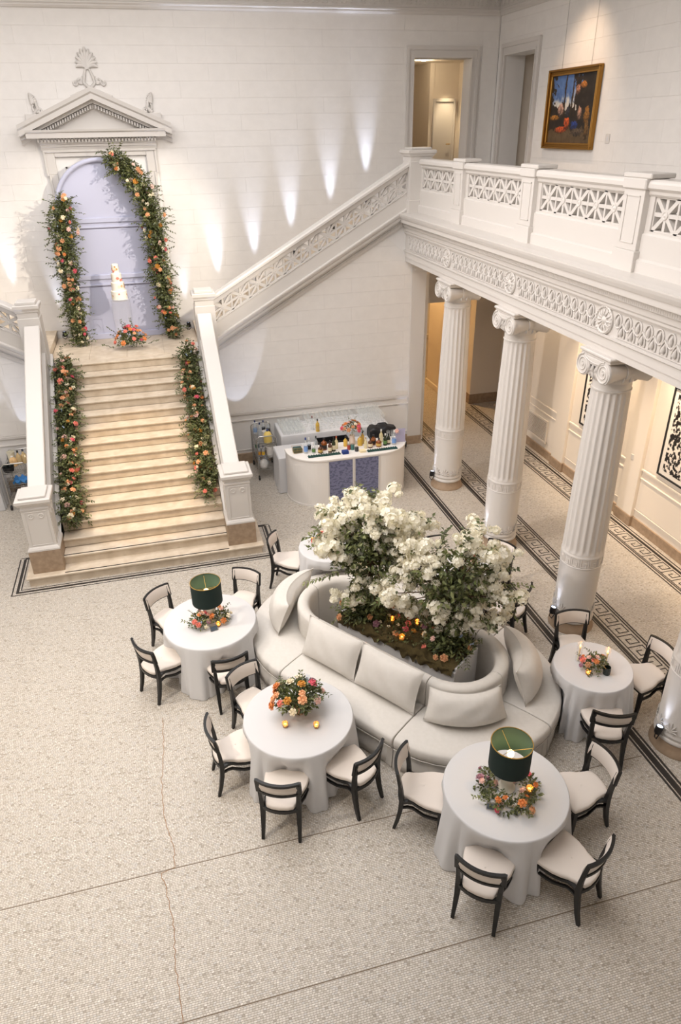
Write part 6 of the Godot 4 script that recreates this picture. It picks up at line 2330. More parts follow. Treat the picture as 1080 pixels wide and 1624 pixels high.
func build_trees() -> void:
	tree("white-blossomed branch tree in the planter, on the side towards the stairs", Vector3(2.853, 0.74, 3.273), Vector3(2.82, 1.9, 3.27), LT, [[Vector3(2.5, 1.5, 3.1), Vector3(-1, -0.3, 0.1), 0.5], [Vector3(2.4, 2.0, 3.1), Vector3(-1, 0.1, 0.0), 0.35], [Vector3(2.85, 2.4, 3.2), Vector3(0.1, 1, 0.1), 0.25]])
	tree("white-blossomed branch tree in the planter, on the side towards the candle table", Vector3(3.548, 0.74, 4.063), Vector3(3.62, 1.8, 4.10), RT, [[Vector3(4.0, 1.75, 4.2), Vector3(1, -0.2, 0.2), 0.5], [Vector3(3.9, 1.6, 4.3), Vector3(1, -0.5, 0.3), 0.5], [Vector3(3.5, 2.2, 4.0), Vector3(-0.1, 1, 0), 0.3], [Vector3(3.95, 1.9, 4.2), Vector3(1, 0.1, -0.1), 0.35]])
	# planting on the moss
	var t := thing("planter_flowers", "dark greenery with tan, coral and pink roses covering the planter's moss", "flowers", Vector3(3.2, 0.78, 3.6))
	var b := MB.new()
	var o := Vector3(3.2, 0.78, 3.6)
	mound(t, b, Vector3(2.76, 0.80, 3.14) - o, Vector3(0.34, 0.28, 0.28), 900, 0.06, 12, 0.042, ["tan", "pink", "cream_rose", "tan", "mauve"])
	mound(t, b, Vector3(3.16, 0.76, 3.56) - o, Vector3(0.40, 0.14, 0.40), 420, 0.05, 0, 0.04, ["tan"])
	mound(t, b, Vector3(3.60, 0.80, 4.08) - o, Vector3(0.32, 0.32, 0.30), 1000, 0.06, 16, 0.044, ["tan", "pink", "coral", "blush", "blue", "mauve", "cream_rose"])
	for q in [[3.0, 3.25, "tan"], [3.2, 3.22, "tan"], [2.82, 3.15, "cream_rose"], [3.34, 3.51, "tan"], [3.28, 3.63, "coral"], [3.06, 3.78, "tan"], [3.29, 3.81, "mustard"], [3.21, 3.73, "pink"], [3.2, 3.46, "coral"], [3.1, 3.4, "cream_rose"], [2.95, 3.5, "cream_rose"], [3.15, 3.62, "cream_rose"], [3.4, 3.9, "mustard"], [3.45, 3.75, "mauve"], [3.02, 3.62, "cream_rose"]]:
		flower(t, Vector3(q[0] - 0.03, 0.83, q[1] - 0.08) - o, Vector3(0.1, 1, 0.4), 0.042 if q[2] != "cream_rose" else 0.028, q[2])
	var lf := part(t, "foliage", b, M.leaf)
	lf.set_meta("kind", "stuff")
	for q in [[3.097, 3.548, "thin amber pillar candle standing in the planter moss", 0.10], [3.377, 3.696, "amber pillar candle in the planter beside the mustard rose", 0.10]]:
		votive(q[2], Vector3(q[0] - 0.03, 0.82, q[1] - 0.08), 0.026, q[3])
	votive("round amber glass votive at the planter's edge behind the sofa pillow", Vector3(3.08, 0.80, 3.80), 0.04, 0.075)


func votive(label: String, at: Vector3, r: float, h: float, group := "") -> void:
	var t := thing("votive_candle", label, "candle", at, 0.0, group)
	var b := MB.new()
	b.lathe([Vector2(0.0, 0.0), Vector2(r * 0.8, 0.0), Vector2(r, h * 0.35), Vector2(r * 0.92, h), Vector2(r * 0.86, h), Vector2(r * 0.92, h * 0.4), Vector2(r * 0.7, 0.008), Vector2(0.0, 0.008)], 16)
	part(t, "glass_cup", b, M.amber)
	b = MB.new()
	b.lathe([Vector2(0.0, 0.009), Vector2(r * 0.7, 0.009), Vector2(r * 0.78, h * 0.45), Vector2(0.0, h * 0.45)], 14)
	part(t, "wax", b, M.wax)
	b = MB.new()
	b.lathe([Vector2(0.0, h * 0.46), Vector2(r * 0.22, h * 0.56), Vector2(r * 0.18, h * 0.68), Vector2(0.0, h * 0.86)], 8)
	part(t, "flame", b, M.flame)
	omni("candle_glow", at + Vector3(0, h * 0.66, 0), 0.010, Color(1.0, 0.68, 0.32), 0.008)


# --- what stands on the round tables -----------------------------------------------------------

func table_lamp(label: String, at: Vector3) -> void:
	var t := thing("table_lamp", label, "lamp", at)
	var b := MB.new()
	b.lathe([Vector2(0.0, 0.0), Vector2(0.085, 0.0), Vector2(0.09, 0.015), Vector2(0.075, 0.03), Vector2(0.055, 0.06), Vector2(0.062, 0.12), Vector2(0.075, 0.17), Vector2(0.06, 0.23), Vector2(0.03, 0.27), Vector2(0.025, 0.31), Vector2(0.0, 0.31)], 20)
	part(t, "base", b, mat(228, 222, 206, 0.4))
	b = MB.new()
	b.tube([Vector3(0, 0.31, 0), Vector3(0, 0.40, 0)], 0.010, 8)
	part(t, "stem", b, M.brass)
	b = MB.new()
	b.lathe([Vector2(0.195, 0.305), Vector2(0.195, 0.605)], 40)
	var sh := part(t, "lamp_shade", b, mat(17, 38, 34, 0.85))
	b = MB.new()
	b.lathe([Vector2(0.190, 0.305), Vector2(0.190, 0.605)], 40)
	b.lathe([Vector2(0.190, 0.305), Vector2(0.195, 0.305)], 40)
	part(sh, "lining", b, mat(54, 84, 78, 0.8))
	b = MB.new()
	b.lathe([Vector2(0.189, 0.602), Vector2(0.197, 0.602), Vector2(0.197, 0.608), Vector2(0.189, 0.608)], 40)
	part(sh, "rim", b, M.brass)
	b = MB.new()
	for k in 3:
		var a := TAU * k / 3 + 0.5
		b.tube([Vector3(0, 0.50, 0), Vector3(cos(a) * 0.19, 0.575, sin(a) * 0.19)], 0.003, 5)
	part(t, "spider", b, M.brass)
	b = MB.new()
	b.lathe([Vector2(0.0, 0.40), Vector2(0.014, 0.40), Vector2(0.02, 0.42), Vector2(0.033, 0.45), Vector2(0.033, 0.475), Vector2(0.02, 0.495), Vector2(0.0, 0.50)], 14)
	part(t, "bulb", b, glow(255, 214, 150, 6.0))
	omni("lamp_bulb_glow", at + Vector3(0, 0.455, 0), 0.05, Color(1.0, 0.82, 0.58), 0.02)


func table_sign(label: String, at: Vector3, turn: float) -> void:
	var t := thing("table_sign", label, "sign", at, turn)
	var bs := Basis(Vector3.RIGHT, -0.42)
	var b := MB.new()
	for e in [[-0.05, 0.05, 0.062, 0.07], [-0.05, 0.05, 0.0, 0.008], [-0.05, -0.042, 0.008, 0.062], [0.042, 0.05, 0.008, 0.062]]:
		b.box(bs * Vector3((e[0] + e[1]) * 0.5, (e[2] + e[3]) * 0.5, 0.0), Vector3(e[1] - e[0], e[3] - e[2], 0.01), bs)
	part(t, "frame", b, M.steel)
	b = MB.new()
	b.box(bs * Vector3(0, 0.035, -0.001), Vector3(0.084, 0.054, 0.004), bs)
	part(t, "card", b, mat(84, 98, 112, 0.4))
	b = MB.new()
	b.tube([bs * Vector3(0, 0.05, -0.005), Vector3(0, 0.002, -0.06)], 0.004, 5)
	part(t, "easel_leg", b, M.steel)


func arrangement(label: String, at: Vector3, mounds: Array, kinds: Array, fs := 0.04, ls := 0.055) -> Node3D:
	var t := thing("flower_arrangement", label, "flowers", at)
	var b := MB.new()
	for q in mounds: mound(t, b, q[0], q[1], q[2], ls, q[3], fs, kinds)
	var lf := part(t, "foliage", b, M.leaf)
	lf.set_meta("kind", "stuff")
	return t


func build_table_settings() -> void:
	var Y := 0.765
	# lamp table by the stairs
	table_lamp("dark green drum-shaded table lamp on the table by the stairs", Vector3(0.805, Y, 2.684))
	arrangement("two small mounds of roses and greenery round the stair-side lamp's base", Vector3(0.80, Y, 2.75), [[Vector3(-0.13, 0.04, 0.02), Vector3(0.14, 0.16, 0.14), 260, 13], [Vector3(0.14, 0.04, -0.02), Vector3(0.14, 0.15, 0.13), 240, 9]], ["pink", "blush", "orange", "coral", "cream_rose", "mauve", "blue", "peach"], 0.036, 0.045)
	table_sign("small silver-framed sign before the lamp on the table by the stairs", Vector3(0.84, Y, 2.93), 0.25)
	votive("gold votive before the lamp on the table by the stairs", Vector3(0.90, Y, 2.84), 0.032, 0.055)
	# bouquet table
	var t := arrangement("loose bouquet of orange, pink and blue flowers in a low bowl", Vector3(1.60, Y, 4.62), [[Vector3(0, 0.17, 0), Vector3(0.29, 0.23, 0.26), 950, 25]], ["orange", "peach", "pink", "coral", "blush", "mustard", "cream_rose", "mauve", "blue", "peach", "blue"], 0.046, 0.055)
	var b := MB.new()
	b.lathe([Vector2(0.0, 0.0), Vector2(0.06, 0.0), Vector2(0.05, 0.02), Vector2(0.03, 0.05), Vector2(0.09, 0.10), Vector2(0.11, 0.15), Vector2(0.0, 0.15)], 18)
	part(t, "bowl", b, mat(190, 150, 120, 0.4))
	votive("gold mercury-glass votive below the bouquet, on the side of the empty floor", Vector3(1.409, Y, 4.80), 0.034, 0.06)
	votive("gold mercury-glass votive below the bouquet, on the side of the wreath lamp", Vector3(1.73, Y, 4.90), 0.034, 0.06)
	# wreath lamp table
	var c := Vector3(3.33, Y, 6.16)
	table_lamp("dark green drum-shaded table lamp standing in the flower wreath", c)
	var ms := []
	for k in 9:
		var a := TAU * k / 9
		ms.append([Vector3(cos(a) * 0.225, 0.02, sin(a) * 0.225 + 0.04), Vector3(0.10, 0.10, 0.10), 90, 3])
	arrangement("wreath of mixed roses and greenery round the lamp's base", c, ms, ["pink", "blush", "orange", "coral", "cream_rose", "mauve", "blue", "peach", "tan"], 0.036, 0.045)
	table_sign("small silver-framed sign leaning before the flower wreath", Vector3(3.08, Y, 6.36), -0.5)
	votive("gold glass votive nestled in the flower wreath", Vector3(3.50, Y + 0.05, 6.30), 0.035, 0.06)
	# candle table by the columns
	arrangement("low cluster of coral and cream flowers between the glass candle cylinders", Vector3(5.11, Y, 4.86), [[Vector3(0, 0.04, 0), Vector3(0.17, 0.14, 0.13), 300, 13]], ["coral", "blush", "orange", "cream_rose", "mauve", "tan"], 0.034, 0.045)
	hurricane("tall glass cylinder with a lit taper, beside the flowers towards the sofa", Vector3(5.0, Y, 4.70))
	hurricane("tall glass cylinder with a lit taper, beside the flowers towards the columns", Vector3(5.25, Y, 4.88))
	votive("gold glass votive before the flowers on the candle table", Vector3(4.98, Y, 4.95), 0.032, 0.055)
	b = MB.new()
	b.lathe([Vector2(0.0, 0.0), Vector2(0.04, 0.0), Vector2(0.045, 0.06), Vector2(0.04, 0.10), Vector2(0.035, 0.10), Vector2(0.03, 0.02), Vector2(0.0, 0.02)], 16)
	var dv := thing("dark_vase", "small dark green glass cup on the candle table", "cup", Vector3(5.19, Y, 5.0))
	part(dv, "cup", b, mat(30, 38, 34, 0.2))
	# small table between the bar and the sofa
	arrangement("cluster of coral and cream flowers on the table between bar and sofa", Vector3(2.72, Y, 1.27), [[Vector3(0, 0.05, 0), Vector3(0.20, 0.17, 0.16), 300, 14]], ["coral", "blush", "pink", "cream_rose", "mauve", "orange"], 0.036, 0.05)
	votive("gold glass votive beside the flowers on the table between bar and sofa", Vector3(2.55, Y, 1.10), 0.032, 0.06)
	# small table behind the trees
	arrangement("small cluster of pink flowers on the table behind the blossom trees", Vector3(4.55, Y, 2.45), [[Vector3(0, 0.05, 0), Vector3(0.17, 0.15, 0.15), 240, 12]], ["coral", "blush", "pink", "cream_rose", "orange"], 0.036, 0.05)


func hurricane(label: String, at: Vector3) -> void:
	var t := thing("candle_cylinder", label, "candle", at)
	var b := MB.new()
	b.lathe([Vector2(0.0, 0.002), Vector2(0.036, 0.002), Vector2(0.036, 0.27)], 18)
	part(t, "glass_cylinder", b, M.acrylic)
	b = MB.new()
	b.tube([Vector3(0, 0.004, 0), Vector3(0, 0.20, 0)], 0.011, 8)
	part(t, "taper", b, M.wax)
	b = MB.new()
	b.lathe([Vector2(0.0, 0.202), Vector2(0.009, 0.218), Vector2(0.006, 0.235), Vector2(0.0, 0.255)], 8)
	part(t, "flame", b, M.flame)
	omni("candle_glow", at + Vector3(0, 0.225, 0), 0.010, Color(1.0, 0.68, 0.32), 0.008)


# --- bottles and glasses ------------------------------------------------------------------------

const BAR_Y := 0.985


func bottle(label: String, at: Vector3, h: float, r: float, glass: Material, cap: Material, tag_col, square := false, group := "") -> void:
	var t := thing("bottle", label, "bottle", at, 0.0, group)
	var b := MB.new()
	b.lathe([Vector2(0.0, 0.0), Vector2(r, 0.0), Vector2(r, h * 0.56), Vector2(r * 0.85, h * 0.64), Vector2(r * 0.36, h * 0.74), Vector2(r * 0.33, h * 0.93), Vector2(0.0, h * 0.93)], 4 if square else 14)
	part(t, "glass_body", b, glass)
	b = MB.new()
	b.lathe([Vector2(r * 0.38, h * 0.86), Vector2(r * 0.38, h), Vector2(0.0, h)], 10)
	part(t, "cap", b, cap)
	if tag_col != null:
		b = MB.new()
		var k := 0.74 if square else 1.02
		b.lathe([Vector2(r * 1.02, h * 0.14), Vector2(r * 1.02, h * 0.44)], 4 if square else 14)
		part(t, "paper_label", b, tag_col)


func build_bar_items() -> void:
	var clear := pane(226, 236, 240, 0.22)
	var amber := pane(150, 78, 22, 0.72, 0.08)
	var brown := pane(92, 50, 22, 0.82, 0.08)
	var green := pane(40, 50, 26, 0.85, 0.08)
	var yellow := pane(232, 190, 74, 0.75, 0.08)
	var pale := pane(240, 226, 176, 0.6, 0.08)
	var cap_b := mat(30, 30, 34, 0.4)
	var cap_w := mat(232, 230, 226, 0.5)
	var cap_blue := mat(44, 62, 128, 0.4)
	var cap_g := mat(196, 160, 90, 0.35, 0.6)
	var cap_r := mat(190, 84, 52, 0.5)
	var l_blue := mat(120, 158, 214, 0.6)
	var l_cream := mat(232, 218, 184, 0.7)
	var l_green := mat(92, 128, 70, 0.7)
	var l_black := mat(36, 34, 34, 0.6)
	var l_gold := mat(206, 172, 96, 0.5)
	# [x, z, height, radius, glass, cap, label, square, words]
	for q in [
		[3.075, -1.76, 0.32, 0.040, clear, cap_blue, l_blue, false, "tall clear bottle with a blue cap and blue label on the bar"],
		[3.160, -1.86, 0.27, 0.038, clear, cap_w, l_black, false, "clear bottle with a white cap and black label on the bar"],
		[3.220, -1.73, 0.21, 0.036, clear, cap_w, l_green, false, "short white-capped bottle with a green label on the bar"],
		[3.305, -1.90, 0.27, 0.036, clear, cap_b, null, false, "clear unlabelled bottle with a black cap on the bar"],
		[3.345, -1.69, 0.18, 0.050, brown, cap_b, l_gold, true, "squat brown square bottle with a gold label on the bar"],
		[3.451, -1.84, 0.24, 0.058, amber, cap_b, l_black, false, "round-shouldered amber bottle with a black label on the bar"],
		[3.528, -1.68, 0.24, 0.038, brown, cap_b, l_cream, false, "brown bottle with a large cream label on the bar"],
		[3.609, -1.71, 0.29, 0.037, green, cap_b, l_cream, false, "dark green wine bottle with a cream label on the bar"],
		[3.690, -1.82, 0.25, 0.034, pale, cap_r, null, false, "pale bottle with a coral cap on the bar"],
		[3.888, -1.88, 0.20, 0.042, yellow, cap_b, null, false, "yellow juice pourer beside the white vase on the bar"],
		[4.172, -1.84, 0.22, 0.052, yellow, cap_w, null, false, "wide yellow juice carafe on the bar"],
		[4.245, -1.92, 0.25, 0.040, yellow, cap_b, null, false, "tall yellow juice bottle on the bar"],
		[4.236, -1.67, 0.22, 0.034, pale, cap_g, null, false, "slim pale yellow bottle with a gold cap on the bar"],
		[4.329, -1.67, 0.20, 0.044, brown, cap_b, l_cream, false, "brown apothecary bottle with a cream label on the bar"],
		[4.430, -1.80, 0.20, 0.058, amber, cap_b, l_black, true, "square amber bottle with a black label on the bar"],
		[4.504, -1.68, 0.17, 0.055, amber, cap_b, l_gold, false, "round amber bottle with a gold label on the bar"],
		[4.614, -1.88, 0.26, 0.040, pale, cap_w, null, false, "clear yellowish bottle with a white cap on the bar"],
		[4.640, -1.70, 0.24, 0.038, green, cap_w, l_green, false, "dark bottle with a green label on the bar"],
		[4.720, -1.74, 0.22, 0.038, green, cap_b, l_cream, false, "dark bottle with a pale label beside the clear bottle on the bar"],
		[4.815, -1.68, 0.30, 0.044, clear, cap_w, l_blue, false, "tall clear bottle with a blue band beside the lilac sign"]]:
		bottle(q[8], Vector3(q[0], BAR_Y, q[1]), q[2], q[3], q[4], q[5], q[6], q[7])
	bottle("slim bottle with a dark red neck standing among the glasses", Vector3(3.50, 0.905, -3.10), 0.30, 0.034, clear, mat(110, 42, 34, 0.5), null)
	bottle("yellow bottle with a dark cap standing before the glasses", Vector3(3.585, 0.905, -2.98), 0.27, 0.040, yellow, cap_b, l_gold)
	# folded mats, boxes and cans
	var tq := mat(22, 66, 62, 0.3)
	for q in [[3.385, -1.56, 0.63, "ribbed dark green bar mat before the bottles, towards the stairs"], [4.52, -1.50, 0.60, "ribbed dark green bar mat before the bottles, towards the columns"]]:
		var t := thing("bar_mat", q[3], "mat", Vector3(q[0], BAR_Y, q[1]))
		var b := MB.new()
		b.span(Vector3(-q[2] * 0.5, 0, -0.045), Vector3(q[2] * 0.5, 0.014, 0.045), 0.004)
		part(t, "base", b, tq)
		b = MB.new()
		for i in 13:
			var x: float = -q[2] * 0.5 + 0.025 + i * (q[2] - 0.05) / 12.0
			b.tube([Vector3(x, 0.018, -0.04), Vector3(x, 0.026, 0.0), Vector3(x, 0.018, 0.04)], 0.011, 5)
		part(t, "ribs", stuff_mesh(b), tq).set_meta("kind", "stuff")
	small_box("folded stack of navy cocktail napkins on the bar", "napkins", Vector3(3.79, BAR_Y, -1.54), Vector3(0.12, 0.06, 0.10), mat(40, 62, 128, 0.8))
	small_box("stack of cream cocktail napkins on the bar", "napkins", Vector3(4.13, BAR_Y, -1.52), Vector3(0.12, 0.035, 0.10), mat(236, 220, 178, 0.8))
	for q in [[3.908, -1.70, 0.035, 0.10, mat(150, 62, 52, 0.4), "small dark red can on the bar"], [3.975, -1.68, 0.038, 0.11, mat(74, 118, 112, 0.4), "small teal can on the bar"], [4.03, -1.58, 0.036, 0.09, mat(60, 60, 62, 0.35), "small dark tumbler on the bar"]]:
		var t := thing("can", q[5], "can", Vector3(q[0], BAR_Y, q[1]))
		var b := MB.new()
		b.lathe([Vector2(0.0, 0.0), Vector2(q[2], 0.0), Vector2(q[2], q[3] - 0.006), Vector2(q[2] - 0.004, q[3]), Vector2(0.0, q[3])], 14)
		part(t, "body", b, q[4])
		b = MB.new()
		b.lathe([Vector2(0.0, q[3] + 0.001), Vector2(q[2] - 0.006, q[3] + 0.001), Vector2(q[2] - 0.006, q[3] - 0.002)], 14)
		part(t, "rim", b, M.steel)
	# wire basket with dark cloth
	var bk := thing("wire_basket", "gold wire basket with dark green contents on the bar's stair end", "basket", Vector3(2.93, BAR_Y, -1.86))
	var b := MB.new()
	for y in [0.01, 0.06, 0.11]:
		var w: float = 0.085 + y * 0.12
		b.tube([Vector3(-w, y, -0.07), Vector3(w, y, -0.07), Vector3(w, y, 0.07), Vector3(-w, y, 0.07)], 0.003, 4, false, true)
	for i in 8:
		var f := i / 7.0
		for s in [-1.0, 1.0]:
			b.tube([Vector3(lerpf(-0.085, 0.085, f), 0.01, s * 0.07), Vector3(lerpf(-0.098, 0.098, f), 0.11, s * 0.07)], 0.0025, 4)
	part(bk, "wire_frame", b, M.brass)
	b = MB.new()
	b.span(Vector3(-0.085, 0.006, -0.064), Vector3(0.085, 0.10, 0.064), 0.015)
	part(bk, "contents", b, tq)
	# bouquet in a white vase
	var bq := arrangement("bouquet of coral, orange and burgundy flowers in a white vase on the bar", Vector3(4.035, BAR_Y, -1.93), [[Vector3(0, 0.30, 0), Vector3(0.20, 0.17, 0.16), 220, 20]], ["coral", "orange", "pink", "blush", "mauve", "tan", "cream_rose"], 0.042, 0.05)
	b = MB.new()
	b.lathe([Vector2(0.0, 0.0), Vector2(0.05, 0.0), Vector2(0.062, 0.08), Vector2(0.05, 0.15), Vector2(0.055, 0.19), Vector2(0.045, 0.19), Vector2(0.04, 0.15), Vector2(0.0, 0.15)], 18)
	part(bq, "vase", b, mat(232, 214, 200, 0.35))
	# lilac sign with two flowers
	var sg := thing("bar_sign", "plain lilac card sign standing on the bar's end near the columns", "sign", Vector3(4.975, BAR_Y, -1.78), -0.1)
	b = MB.new()
	b.box(Vector3(0, 0.135, 0), Vector3(0.20, 0.27, 0.008), Basis(Vector3.RIGHT, -0.12), 0.001)
	part(sg, "card", b, mat(168, 164, 190, 0.6))
	b = MB.new()
	b.span(Vector3(-0.06, 0, -0.03), Vector3(0.06, 0.012, 0.03), 0.002)
	part(sg, "stand", b, M.acrylic)
	flower(sg, Vector3(-0.08, 0.24, 0.03), Vector3(0, 0.4, 1), 0.045, "blush")
	# black bag behind the bar
	var bag := thing("equipment_bag", "black padded equipment bag on the work table behind the bar", "bag", Vector3(4.82, 0.785, -2.50))
	b = MB.new()
	var rings := []
	for i in 11:
		var x := lerpf(-0.28, 0.28, i / 10.0)
		var k := 1.0 - pow(absf(i / 5.0 - 1.0), 5.0) * 0.35
		var ring := PackedVector3Array()
		for j in 14:
			var a := TAU * j / 14
			var cx := signf(cos(a)) * pow(absf(cos(a)), 0.5)
			var sy := signf(sin(a)) * pow(absf(sin(a)), 0.5)
			ring.append(Vector3(x, 0.15 + sy * 0.145 * k + 0.02 * sin(i * 1.3), cx * 0.17 * k))
		rings.append(ring)
	b.loft(rings, true, true, true)
	part(bag, "body", b, M.black)
	b = MB.new()
	b.tube([Vector3(-0.12, 0.29, 0), Vector3(-0.08, 0.34, 0), Vector3(0.08, 0.34, 0), Vector3(0.12, 0.29, 0)], 0.010, 6)
	part(bag, "handle", b, M.black)
	var cr := thing("black_crate", "low black bottle crate on the work table behind the bar", "crate", Vector3(3.75, 0.762, -2.38))
	b = MB.new()
	for e in [[Vector3(-0.33, 0, -0.14), Vector3(0.33, 0.19, -0.12)], [Vector3(-0.33, 0, 0.12), Vector3(0.33, 0.19, 0.14)], [Vector3(-0.33, 0, -0.12), Vector3(-0.31, 0.19, 0.12)], [Vector3(0.31, 0, -0.12), Vector3(0.33, 0.19, 0.12)], [Vector3(-0.31, 0.0, -0.12), Vector3(0.31, 0.015, 0.12)]]:
		b.span(e[0], e[1], 0.003)
	part(cr, "box", b, M.black)
	# glasses
	glasses("upturned rocks glass in the block of glasses nearest the stairs", "rocks glasses behind the bar", 2.89, -3.66, 6, 8, 0.082, 0.094, 0)
	glasses("stemmed glass in the middle rows behind the bar", "stemmed glasses behind the bar", 3.42, -3.66, 12, 6, 0.092, 0.115, 1)
	glasses("wine glass in the block of glasses nearest the columns", "wine glasses behind the bar", 4.61, -3.66, 6, 7, 0.086, 0.10, 2)
	for i in 6:
		var t := thing("tumbler", "clear stacked tumbler on the bar beside the lilac sign", "glass", Vector3(4.76 + (i % 2) * 0.09, BAR_Y + (i / 2) * 0.06, -1.88), 0.0, "stacked tumblers on the bar")
		b = MB.new()
		b.lathe([Vector2(0.0, 0.003), Vector2(0.03, 0.003), Vector2(0.038, 0.10)], 12)
		part(t, "glass", b, M.glass)


func stuff_mesh(b: MB) -> MB:
	return b


func small_box(label: String, cat: String, at: Vector3, s: Vector3, m: Material) -> void:
	var t := thing("napkin_stack", label, cat, at)
	var n := 4
	for i in n:
		var b := MB.new()
		b.box(Vector3(0, s.y * (i + 0.5) / n, 0), Vector3(s.x, s.y / n - 0.001, s.z), Basis(Vector3.UP, sin(i * 2.1) * 0.05), 0.002)
		part(t, "napkin", b, m)


func glasses(label: String, group: String, x0: float, z0: float, nx: int, nz: int, dx: float, dz: float, kind: int) -> void:
	var b := MB.new()
	if kind == 0: b.lathe([Vector2(0.0, 0.092), Vector2(0.030, 0.092), Vector2(0.036, 0.086), Vector2(0.038, 0.0), Vector2(0.035, 0.0), Vector2(0.033, 0.08), Vector2(0.0, 0.08)], 10)
	else:
		var h := 0.19 if kind == 1 else 0.21
		var w := 0.026 if kind == 1 else 0.038
		b.lathe([Vector2(0.0, 0.002), Vector2(0.032, 0.002), Vector2(0.006, 0.010), Vector2(0.004, h * 0.42), Vector2(w * 0.8, h * 0.58), Vector2(w, h * 0.78), Vector2(w * 0.85, h)], 10)
	var m := b.mesh()
	for i in nx:
		for j in nz:
			var t := thing("glass", label, "glass", Vector3(x0 + i * dx + rng.randf_range(-0.006, 0.006), 0.902, z0 + j * dz + rng.randf_range(-0.006, 0.006)), 0.0, group)
			part(t, "bowl", m, M.glass)


# --- chrome carts ---------------------------------------------------------------------------------

func cart(label: String, at: Vector3, w: float, d: float, h: float) -> Node3D:
	var t := thing("bar_cart", label, "cart", at)
	var hx := w * 0.5
	var hz := d * 0.5
	var b: MB
	for s in [-1.0, 1.0]:
		b = MB.new()
		b.tube([Vector3(-hx, 0.10, s * hz), Vector3(-hx, h - 0.06, s * hz), Vector3(-hx + 0.05, h, s * hz), Vector3(hx - 0.05, h, s * hz), Vector3(hx, h - 0.06, s * hz), Vector3(hx, 0.10, s * hz)], 0.013, 8)
		part(t, "end_frame", b, M.steel)
	for y in [0.22, 0.48, 0.76]:
		b = MB.new()
		b.tube([Vector3(-hx, y, -hz), Vector3(hx, y, -hz), Vector3(hx, y, hz), Vector3(-hx, y, hz)], 0.007, 5, false, true)
		b.tube([Vector3(-hx, y + 0.05, -hz), Vector3(hx, y + 0.05, -hz), Vector3(hx, y + 0.05, hz), Vector3(-hx, y + 0.05, hz)], 0.005, 5, false, true)
		for i in 14:
			var x := lerpf(-hx, hx, (i + 0.5) / 14)
			b.tube([Vector3(x, y, -hz), Vector3(x, y, hz)], 0.003, 4)
		part(t, "wire_shelf", b, M.steel)
	for sx in [-1.0, 1.0]:
		for sz in [-1.0, 1.0]:
			b = MB.new()
			b.lathe([Vector2(0.0, -0.016), Vector2(0.042, -0.016), Vector2(0.048, 0.0), Vector2(0.042, 0.016), Vector2(0.0, 0.016)], 16, Transform3D(Basis(Vector3(0, 0, 1), PI / 2), Vector3(sx * hx, 0.048, sz * hz)))
			b.tube([Vector3(sx * hx, 0.05, sz * hz), Vector3(sx * hx, 0.11, sz * hz)], 0.014, 6)
			part(t, "caster", b, M.black)
	return t


func jug(label: String, at: Vector3, r: float, h: float, body: Material, cap: Material) -> void:
	var t := thing("jug", label, "jug", at)
	var b := MB.new()
	b.lathe([Vector2(0.0, 0.0), Vector2(r * 0.95, 0.0), Vector2(r, 0.02), Vector2(r, h * 0.55), Vector2(r * 0.8, h * 0.75), Vector2(r * 0.35, h * 0.9), Vector2(r * 0.3, h * 0.94), Vector2(0.0, h * 0.94)], 16)
	part(t, "body", b, body)
	b = MB.new()
	b.lathe([Vector2(0.0, h), Vector2(r * 0.34, h), Vector2(r * 0.34, h * 0.92)], 10)
	part(t, "cap", b, cap)
	b = MB.new()
	b.tube([Vector3(0.0, h * 0.88, r * 0.3), Vector3(0, h * 0.84, r * 0.8), Vector3(0, h * 0.62, r * 1.0)], 0.010, 5)
	part(t, "grip", b, body)


func bucket(label: String, at: Vector3, r: float, h: float, m: Material) -> void:
	var t := thing("bucket", label, "bucket", at)
	var b := MB.new()
	b.lathe([Vector2(0.0, 0.0), Vector2(r * 0.84, 0.0), Vector2(r, h), Vector2(r * 1.05, h), Vector2(r * 1.05, h - 0.015), Vector2(r * 0.95, h - 0.015), Vector2(r * 0.80, 0.01), Vector2(0.0, 0.01)], 18)
	part(t, "pail", b, m)
	b = MB.new()
	var p := []
	for i in 9: p.append(Vector3(cos(PI * i / 8) * r * 1.05, h - 0.02 - sin(PI * i / 8) * 0.07, sin(PI * i / 8) * r * 0.55))
	b.tube(p, 0.003, 4)
	part(t, "handle", b, M.steel)


